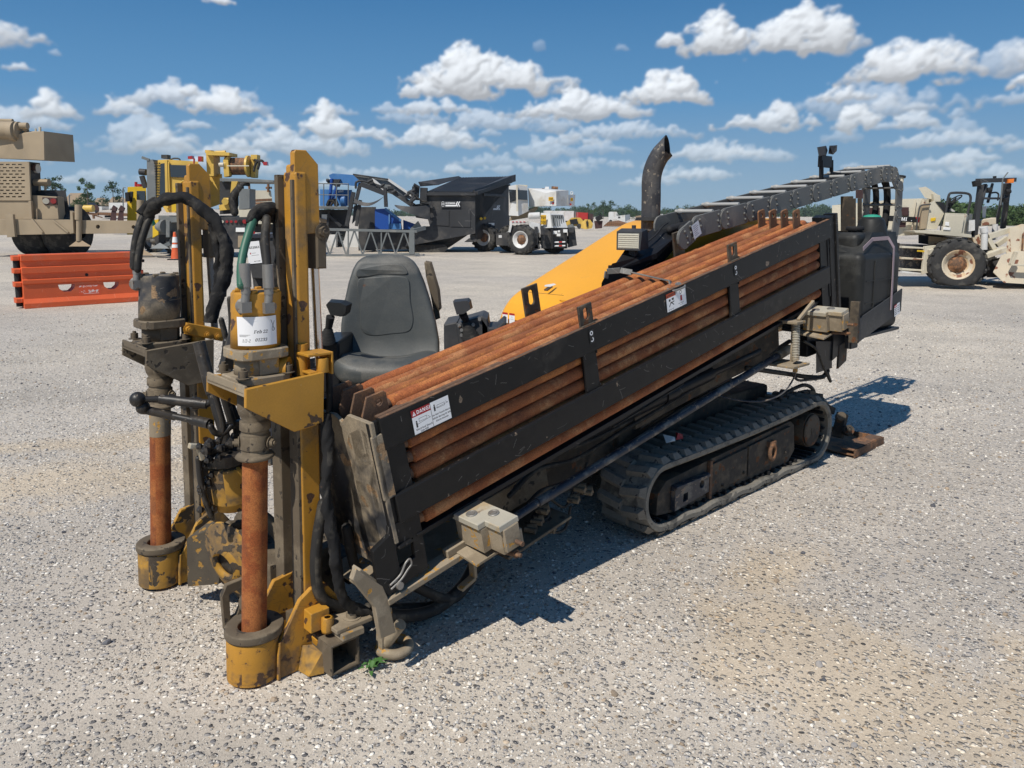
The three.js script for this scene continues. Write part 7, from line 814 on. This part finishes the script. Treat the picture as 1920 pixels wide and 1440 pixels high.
  p('lift_cylinder', [rod([1845, 468, 0.3], [1846, 436, 0.3], 5.5 * s, 18), rod([1846, 436, 0.3], [1844, 426, 0.3], 6.5 * s, 18), rod([1864, 450, -0.4], [1866, 420, -0.4], 5 * s, 18)], M.white); p('push_arm', [bar([1853, 444, 0.2], [1896, 430, 0.2], 0.1, 0.12), bar([1852, 448, 0.2], [1866, 472, 0.2], 0.12, 0.1), bar([1846, 480, 0.3], [1886, 466, 0.3], 0.22, 0.1), bar([1868, 460, -0.3], [1888, 446, -0.3], 0.1)], M.cream);
  const bl = p('mixing_chamber', [hl([1893, 428, 0.4], [1915, 420, 0.4], [2010, 424, 0.4], [2010, 540, 0.5], [1900, 526, 0.6], [1886, 470, 0.4], [1893, 428, -1.2], [2010, 424, -1.2], [2010, 540, -1.2], [1890, 500, -1.0]), hl([1862, 510, 0.7], [1878, 478, 0.6], [1905, 470, 0.6], [2010, 478, 0.6], [2010, 538, 0.8], [1882, 530, 0.8], [1862, 512, 0.2], [1905, 470, 0.2], [2010, 538, 0.2])], M.creamRusty); q(bl, 'side_rim', [sl([[1896, 494], [1905, 472], [1910, 472], [1902, 495], [2010, 500], [2010, 504], [1896, 498]], 0.95, 0.1)], M.cream); p('chain', [pipe([[1918, 440, 0.5], [1917, 460, 0.5], [1914, 485, 0.5]], 0.02)], M.rustSteel); p('axle_bracket', [hl([1850, 490, -0.1], [1884, 480, -0.1], [1886, 520, -0.1], [1850, 520, -0.1], [1850, 490, -1], [1884, 480, -1], [1886, 520, -1])], M.greyDark);
}
// ---------------------------------------------------------------- far side of the yard: parked things, houses, trees, woods
const riseAt = (x, z) => 3.0 * sst(75, 150, -z) * sst(0.05, 0.45, -x / Math.max(1, -z));
function far(name, label, category, u, d, group) { const x = (u - 960) / FOC / Math.abs(rayOf(u, 403)[2]) * d; return stand(name, label, category, u, d, group, riseAt(x, -d)); }
{
  for (const [u, l] of [[211, 'dark red digging bucket on the left of a pair, teeth up'], [225, 'dark red digging bucket on the right of a pair by the yellow cab']]) { const { hl, p, sl } = far('digging_bucket', l, 'excavator bucket', u, 66, 'digging buckets'); p('shell', [hl([u - 7, 428, 0], [u - 2, 396, 0], [u + 3, 387, 0], [u + 7, 395, 0], [u + 7, 420, 0], [u + 3, 430, 0], [u - 7, 428, -1.2], [u + 3, 390, -1.2], [u + 7, 396, -1.2], [u + 3, 430, -1.2])], M.darkRed); p('lug_plate', [sl([[u - 4, 394], [u + 1, 385], [u + 8, 390], [u + 6, 396]], 0.1, 0.2)], M.darkRed); for (let i = 0; i < 3; i++) p('tooth', [hl([u - 8 + i * 3, 430, 0.1], [u - 6 + i * 3, 425, 0.1], [u - 5 + i * 3, 430, 0.1], [u - 7 + i * 3, 431, -0.2])], M.rustSteel); }
  { const { o, L, rod, bar, sl, p, s } = far('tank_trailer', 'small trailer with a yellow tank and one white wheel, by the tan outrigger', 'trailer', 168, 95); p('tank', [rod([158, 391, 0], [175, 391, 0], 6.5 * s, 18)], M.craneYellow); p('frame', [bar([152, 399, 0], [185, 402, 0], 0.25), bar([175, 402, 0], [176, 410, 0], 0.2), bar([178, 404, 0], [192, 408, 0], 0.12)], M.rustSteel); const w = L(158, 407, 0.3), r = 4.6 * s; wheel(o, V(w.x, w.y + 0, 0.4), r, 0.2, [0, 0, 1], M.white, M.white, 0, 10); }
  { const { sl, hl, rod, p, s } = far('pickup_truck', 'dark red pickup truck parked beyond the tank trailer', 'pickup truck', 174, 118); p('body', [hl([159, 391, 0], [162, 385, 0], [182, 384, 0], [186, 389, 0], [186, 397, 0], [159, 397, 0], [159, 391, -1.8], [186, 389, -1.8], [186, 397, -1.8])], M.darkRed); p('cab', [hl([163, 386, -0.1], [166, 380, -0.2], [178, 380, -0.2], [181, 386, -0.1], [163, 386, -1.7], [178, 380, -1.6], [181, 386, -1.7])], M.glass); for (const u of [164, 181]) p('tyre', rod([u, 397, 0.1], [u, 397, -0.1], 3 * s, 14), M.tyre); }
  { const { sl, p } = far('flatbed_trailer', 'long rust red flatbed trailer in front of the white trailers', 'trailer', 215, 105); p('deck', [sl([[182, 398], [250, 401], [250, 406], [182, 403]], 0, 2.2)], M.rustSteel); p('axle_frame', [sl([[196, 404], [206, 404], [206, 408], [196, 408]], -0.3, 1.5)], M.dark); }
  for (const [u, w, h, l] of [[157, 8, 13, 'white parked van half hidden behind the pickup truck'], [186, 10, 15, 'narrow white box right of the dark red pickup'], [221, 34, 22, 'white generator trailer behind the pair of dark buckets']]) { const { sl, p } = far('equipment_trailer', l, 'trailer', u, 130, 'white trailers'); p('box', [sl([[u - w / 2, 403 - h - 1], [u + w / 2, 402 - h], [u + w / 2, 399], [u - w / 2, 399]], 0, 3)], M.white); p('vent', [sl([[u - w / 2 + 2, 391], [u - w / 2 + Math.min(8, w * 0.4), 391], [u - w / 2 + Math.min(8, w * 0.4), 397], [u - w / 2 + 2, 397]], 0.05, 0.1)], M.greyMid); p('undercarriage', [sl([[u - w / 2, 399], [u + w / 2, 399], [u + w / 2, 404], [u - w / 2, 404]], -0.5, 2)], M.dark); }
  for (const [u0, u1, e, t, l] of [[112, 178, 384, 362, 'low house with a broad grey brown roof left of the pines'], [172, 206, 385, 371, 'small house with grey brown roof between the two pines'], [196, 246, 386, 369, 'low house with grey roof and blue grey wall right of the pines']]) { const { hl, sl, p } = far('house', l, 'house', (u0 + u1) / 2, 175, 'houses beyond the yard'); const m = (u0 + u1) / 2; p('wall', [hl([u0 + 2, e, 0], [u1 - 2, e, 0], [u1 - 2, 398, 0], [u0 + 2, 398, 0], [u0 + 2, e, -8], [u1 - 2, e, -8], [u1 - 2, 398, -8], [u0 + 2, 398, -8])], M.greyMid); p('roof', [hl([u0, e, 1], [u1, e, 1], [m - (u1 - u0) * 0.2, t, -4], [m + (u1 - u0) * 0.2, t, -4], [u0, e - 0.6, -9], [u1, e - 0.6, -9])], M.woodTan); for (const q of [0.3, 0.65]) p('window', sl([[mix(u0, u1, q), 388], [mix(u0, u1, q) + 4, 388], [mix(u0, u1, q) + 4, 393], [mix(u0, u1, q), 393]], 0.03, 0.05), M.glass); }
  for (const [u, t, l] of [[130, 366, 'thin grey pole near the tan crane'], [231, 352, 'thin grey lamp pole left of the yellow cab']]) { const { rod, p, s } = far('utility_pole', l, 'pole', u, 120, 'poles'); p('shaft', rod([u, 402, 0], [u, t, 0], 0.09, 8), M.greyMid); p('arm', rod([u, t, 0], [u + 4, t - 0.5, 0], 0.06, 6), M.greyMid); }
}
{ // middle distance, between the crane and the exhaust
  { const { o, sl, hl, p, rod, s } = far('box_trailer', 'long white box trailer left of the red trailer', 'trailer', 1058, 175); p('box', [sl([[1022, 395], [1076, 395.5], [1076, 414], [1022, 414]], 0, 9)], M.white); p('end_door', [sl([[1076, 396], [1083, 397], [1083, 413], [1076, 414]], -0.3, 3)], M.greyMid); p('undercarriage', [sl([[1030, 414], [1080, 414], [1080, 417], [1030, 417]], -0.5, 2)], M.dark); }
  { const { sl, p } = far('box_trailer', 'red box trailer parked between the white trailer and the trees', 'trailer', 1098, 170); p('box', [sl([[1084, 398], [1103, 399], [1103, 412], [1084, 411]], 0, 6)], M.red); p('cab', [sl([[1102, 400], [1112, 401], [1112, 412], [1102, 412]], 0, 3)], M.darkRed); p('undercarriage', [sl([[1084, 411], [1112, 412], [1112, 417], [1084, 417]], -0.3, 2)], M.dark); }
  { const { hl, p, rod, s, bar } = far('wheel_loader', 'yellow wheel loader half hidden by the white crane', 'wheel loader', 1078, 92); p('body', [hl([1060, 418, 0], [1072, 408, 0], [1088, 408, 0], [1096, 416, 0], [1092, 424, 0], [1062, 424, 0], [1060, 418, -2], [1088, 408, -2], [1092, 424, -2])], M.craneYellow); p('engine', [hl([1068, 412, 0.2], [1082, 410, 0.2], [1084, 420, 0.2], [1070, 421, 0.2], [1068, 412, 0], [1084, 420, 0])], M.dark); p('bucket', [hl([1064, 422, 0.4], [1074, 420, 0.4], [1078, 427, 0.4], [1064, 428, 0.4], [1064, 422, -1.5], [1078, 427, -1.5])], M.greyMid); for (const u of [1072, 1086]) p('tyre', rod([u, 424, 0.3], [u, 424, -0.3], 4.5 * s, 16), M.tyre); }
  { const { hl, p, sl } = far('excavator_bucket', 'yellow excavator bucket on the ground near the trailers', 'excavator bucket', 1100, 84); p('shell', [hl([1089, 428, 0], [1090, 418, 0], [1097, 411, 0], [1107, 412, 0], [1112, 420, 0], [1110, 428, 0], [1098, 430, 0.2], [1090, 428, -1.2], [1097, 412, -1.2], [1110, 420, -1.2], [1110, 428, -1.2])], M.craneYellow); p('lug_plate', [sl([[1099, 416], [1102, 412], [1103, 424], [1100, 426]], 0.25, 0.1)], M.dark); }
  { const { hl, p, bar } = far('excavator_bucket', 'brown rusty bucket with dark top right of the yellow bucket', 'excavator bucket', 1122, 84); p('shell', [hl([1114, 414, 0], [1130, 414, 0], [1129, 428, 0], [1116, 429, 0], [1114, 414, -1.2], [1130, 414, -1.2], [1129, 428, -1.2])], M.darkRed); p('coupling', [bar([1118, 412, 0], [1128, 406, 0], 0.5, 0.5)], M.dark); }
  { const { hl, p } = far('dirt_pile', 'low brown heap of scrap iron right of the rusty bucket', 'scrap pile', 1152, 110); p('heap', [hl([1131, 424, 0], [1140, 416, 0], [1160, 413, -1], [1182, 420, 0], [1184, 424, 0], [1131, 424, -3], [1184, 424, -3])], M.rustSteel); }
  { const { hl, sl, p, rod, s } = far('semi_truck', 'white semi truck cab parked before the trees', 'truck', 1152, 150); p('cab', [hl([1141, 399, 0], [1143, 397, 0], [1156, 397, 0], [1159, 402, 0], [1159, 410, 0], [1141, 414, 0], [1141, 399, -2.5], [1156, 397, -2.5], [1159, 410, -2.5])], M.white); p('windscreen', [sl([[1156.5, 400], [1158, 402.5], [1158, 405], [1156.5, 405]], 0.05, 0.1)], M.glass); for (const u of [1145, 1160]) p('tyre', rod([u, 415, 0.1], [u, 415, -0.2], 3 * s, 12), M.tyre); }
  { const { sl, p, hl } = far('site_office', 'pale site cabin with one dark window right of the semi truck', 'site cabin', 1168, 130); p('wall', [hl([1157, 405, 0], [1172, 403, 0], [1181, 402, -2], [1181, 411, -2], [1172, 416, 0], [1157, 415, 0], [1157, 405, -5], [1181, 402, -5], [1172, 416, -5])], M.white); p('window', sl([[1159, 406], [1163, 406], [1163, 409], [1159, 409]], 0.05, 0.06), M.glass); }
  for (const [u, l] of [[1239, 'white parked car just right of the exhaust stack'], [1250, 'white parked van right of the exhaust, farther right of two']]) { const { hl, p } = far('parked_car', l, 'car', u, 150, 'white cars by the exhaust'); p('body', [hl([u - 5, 406, 0], [u - 4, 402, 0], [u + 3, 401, 0], [u + 6, 404, 0], [u + 6, 410, 0], [u - 5, 410, 0], [u - 5, 406, -1.8], [u + 3, 401, -1.8], [u + 6, 410, -1.8])], M.white); p('window', [hl([u - 3, 403, 0.05], [u + 2, 402.4, 0.05], [u + 3, 405, 0.05], [u - 3, 405, 0.05], [u - 3, 403, 0], [u + 3, 405, 0])], M.glass); }
  const row = [[885, 'greyMid'], [930, 'white'], [1200, 'woodTan'], [1290, 'white'], [1320, 'greyMid'], [1345, 'rustSteel']];
  row.forEach(([u, m], i) => { const { hl, p } = far('parked_machine', ['grey machine behind the screener', 'white machine seen under the cab of the white crane', 'brown machine left of the exhaust stack', 'pale machine behind the cable chain, nearest the exhaust', 'grey machine behind the cable chain in the middle', 'rusty machine behind the cable chain at the right'][i], 'machine', u, 160); p('body', [hl([u - 9, 411, 0], [u - 8, 405, 0], [u + 6, 403, 0], [u + 9, 408, 0], [u + 9, 415, 0], [u - 9, 415, 0], [u - 8, 405, -3], [u + 9, 408, -3], [u + 9, 415, -3])], M[m]); });
}
// trees: trunk, limbs, and a crown of small leaf clumps
const leafMat = (r, g, b) => new THREE.MeshPhysicalMaterial({ color: new THREE.Color().setRGB(r, g, b), roughness: 0.8, side: THREE.DoubleSide });
const LEAF = [leafMat(0.045, 0.085, 0.028), leafMat(0.055, 0.1, 0.03), leafMat(0.035, 0.07, 0.03)], BARK = plain(0.11, 0.085, 0.065, 0.9);
function tree(label, u, d, top, base, w, kind, seed, n = 800, group = 'pines beyond the yard') {
  const f = far('pine_tree', label, 'tree', u, d, group), R = rng(seed), H = f.L(u, top, 0).y - Math.min(0, f.L(u, base, 0).y), W = w * f.s, pos = [], nor = [];
  part(f.o, 'trunk', [cyl([0, -0.2, 0], [0.1 * W * (R() - 0.5), H * 0.9, 0], H * 0.02, H * 0.007, 8)], BARK);
  const cl = []; for (let i = 0; i < (kind === 0 ? 16 : 26); i++) { const t = R(), y = kind === 0 ? mix(0.42, 0.97, t) : mix(0.18, 0.95, t), env = kind === 0 ? 0.5 + 0.5 * Math.sin(Math.min(1, t * 1.4) * 2.6) : Math.sin(Math.min(1, (1 - t) * 1.15 + 0.12) * 1.6), a = R() * 6.28, r = env * (0.25 + 0.35 * R()) * W; cl.push([Math.cos(a) * r, y * H, Math.sin(a) * r, (0.10 + 0.14 * R()) * W * (kind === 0 ? 1 : 1.1)]); }
  part(f.o, 'limb', cl.slice(0, 9).map(([x, y, z]) => cyl([0, y - H * 0.07, 0], [x, y, z], H * 0.006, H * 0.003, 5)), BARK); f.o.children[1].userData.kind = 'stuff';
  const a = V(), b = V(), c = V();
  for (let i = 0; i < n; i++) { const q = cl[(R() * cl.length) | 0], th = R() * 6.28, ph = Math.acos(2 * R() - 1), rr = q[3] * Math.cbrt(R()), x = q[0] + rr * Math.sin(ph) * Math.cos(th), y = q[1] + rr * 0.7 * Math.cos(ph), z = q[2] + rr * Math.sin(ph) * Math.sin(th), s = W * 0.05 * (0.6 + 0.8 * R()); for (let k = 0; k < 2; k++) { a.set(x + (R() - 0.5) * s * 2, y + (R() - 0.5) * s * 2, z + (R() - 0.5) * s * 2); b.set(x + (R() - 0.5) * s * 2, y + (R() - 0.5) * s * 2, z + (R() - 0.5) * s * 2); c.set(x + (R() - 0.5) * s * 2, y + (R() - 0.5) * s * 2, z + (R() - 0.5) * s * 2); pos.push(...a.toArray(), ...b.toArray(), ...c.toArray()); } }
  const g = new THREE.BufferGeometry(); g.setAttribute('position', new THREE.Float32BufferAttribute(pos, 3)); g.computeVertexNormals();
  part(f.o, 'crown', g, LEAF[seed % 3]);
}
tree('open crowned pine just right of the tan crane', 101, 165, 333, 392, 36, 0, 3, 900); tree('tall thin pine with gaps, left of the round one', 166, 165, 334, 392, 27, 0, 4, 1000); tree('rounder pine left of the yellow cab', 214, 165, 341, 393, 34, 1, 5, 900); tree('low bushy tree at the foot of the tall thin pine', 166, 172, 363, 389, 38, 1, 6, 700); tree('small green bush behind the yellow tank', 146, 125, 374, 395, 22, 1, 7, 500, 'bushes');
tree('dark tree leftmost of the clump before the exhaust', 1102, 300, 381, 409, 14, 1, 9, 600); tree('second tree of the clump before the exhaust', 1113, 310, 379, 409, 16, 1, 10, 600); tree('tall tree of the clump, left of its pair', 1131, 300, 376, 409, 22, 1, 11, 800); tree('tall tree of the clump, right of its pair', 1145, 305, 375, 409, 21, 1, 12, 800); tree('small dark tree near the site cabin', 1180, 230, 393, 412, 18, 1, 13, 500); tree('second small dark tree near the site cabin', 1194, 230, 394, 412, 12, 1, 14, 400); tree('dark tree right of the exhaust stack, nearest it', 1250, 300, 389, 409, 14, 1, 15, 500); tree('round tree right of the exhaust stack', 1271, 300, 385, 409, 18, 1, 16, 600); tree('round tree farther right of the exhaust stack', 1296, 300, 384, 409, 17, 1, 17, 600); tree('tree left of the white crane counterweight', 1090, 320, 388, 409, 14, 1, 18, 400); tree('low tree under the white crane counterweight', 1055, 330, 389, 409, 18, 1, 19, 400);
// woods on the skyline, one mass, and the nearer wood at the right
function woods(label, a0, a1, d0, d1, h0, h1, n, seed, mat) {
  const R = rng(seed), q = new THREE.BufferGeometry(), pp = []; for (let i = 0; i < 46; i++) { const th = R() * 6.28, ph = Math.acos(2 * R() - 1), r = Math.cbrt(R()), c = [r * Math.sin(ph) * Math.cos(th), r * Math.cos(ph), r * Math.sin(ph) * Math.sin(th)]; for (let k = 0; k < 3; k++) pp.push(c[0] + (R() - 0.5) * 0.75, c[1] + (R() - 0.5) * 0.75, c[2] + (R() - 0.5) * 0.75); } q.setAttribute('position', new THREE.Float32BufferAttribute(pp, 3)); q.computeVertexNormals();
  const im = new THREE.InstancedMesh(q, mat, n), m = new THREE.Matrix4(), qt = new THREE.Quaternion(), c = new THREE.Color();
  for (let i = 0; i < n; i++) { const a = mix(a0, a1, R()), d = mix(d0, d1, R()), x = a * d, h = mix(h0, h1, R() * R()) * (0.75 + 0.5 * vn(a * 60 + 100, 3, 4096, seed)), w = h * (0.16 + 0.2 * R()), y = riseAt(x, -d) + h * R() * (1 - w / h); qt.setFromEuler(new THREE.Euler(R() * 6, R() * 6, R() * 6)); m.compose(V(x, Math.max(w * 0.4, y), -d), qt, V(w, w, w)); im.setMatrixAt(i, m); const b = 0.7 + 0.6 * R(); c.setRGB(b, b * (0.95 + 0.1 * R()), b * 0.95); im.setColorAt(i, c); }
  im.name = numbered('woods'); im.userData = { kind: 'stuff', label, category: 'woods' }; scene.add(im);
}
woods('hazy green woods along the skyline in the middle', -0.05, 0.62, 640, 900, 7, 13, 5200, 21, leafMat(0.045, 0.08, 0.035)); woods('low woods along the skyline at the left', -0.72, -0.05, 700, 900, 5, 9, 2600, 22, leafMat(0.045, 0.08, 0.035)); woods('nearer pine wood behind the cream machine at the right', 0.46, 0.80, 118, 175, 2.6, 4.6, 5200, 23, leafMat(0.05, 0.088, 0.024));
scene.fog = new THREE.FogExp2(new THREE.Color().setRGB(0.42, 0.52, 0.64), 0.00013);
scene.updateMatrixWorld(true);
renderer.render(scene, camera);
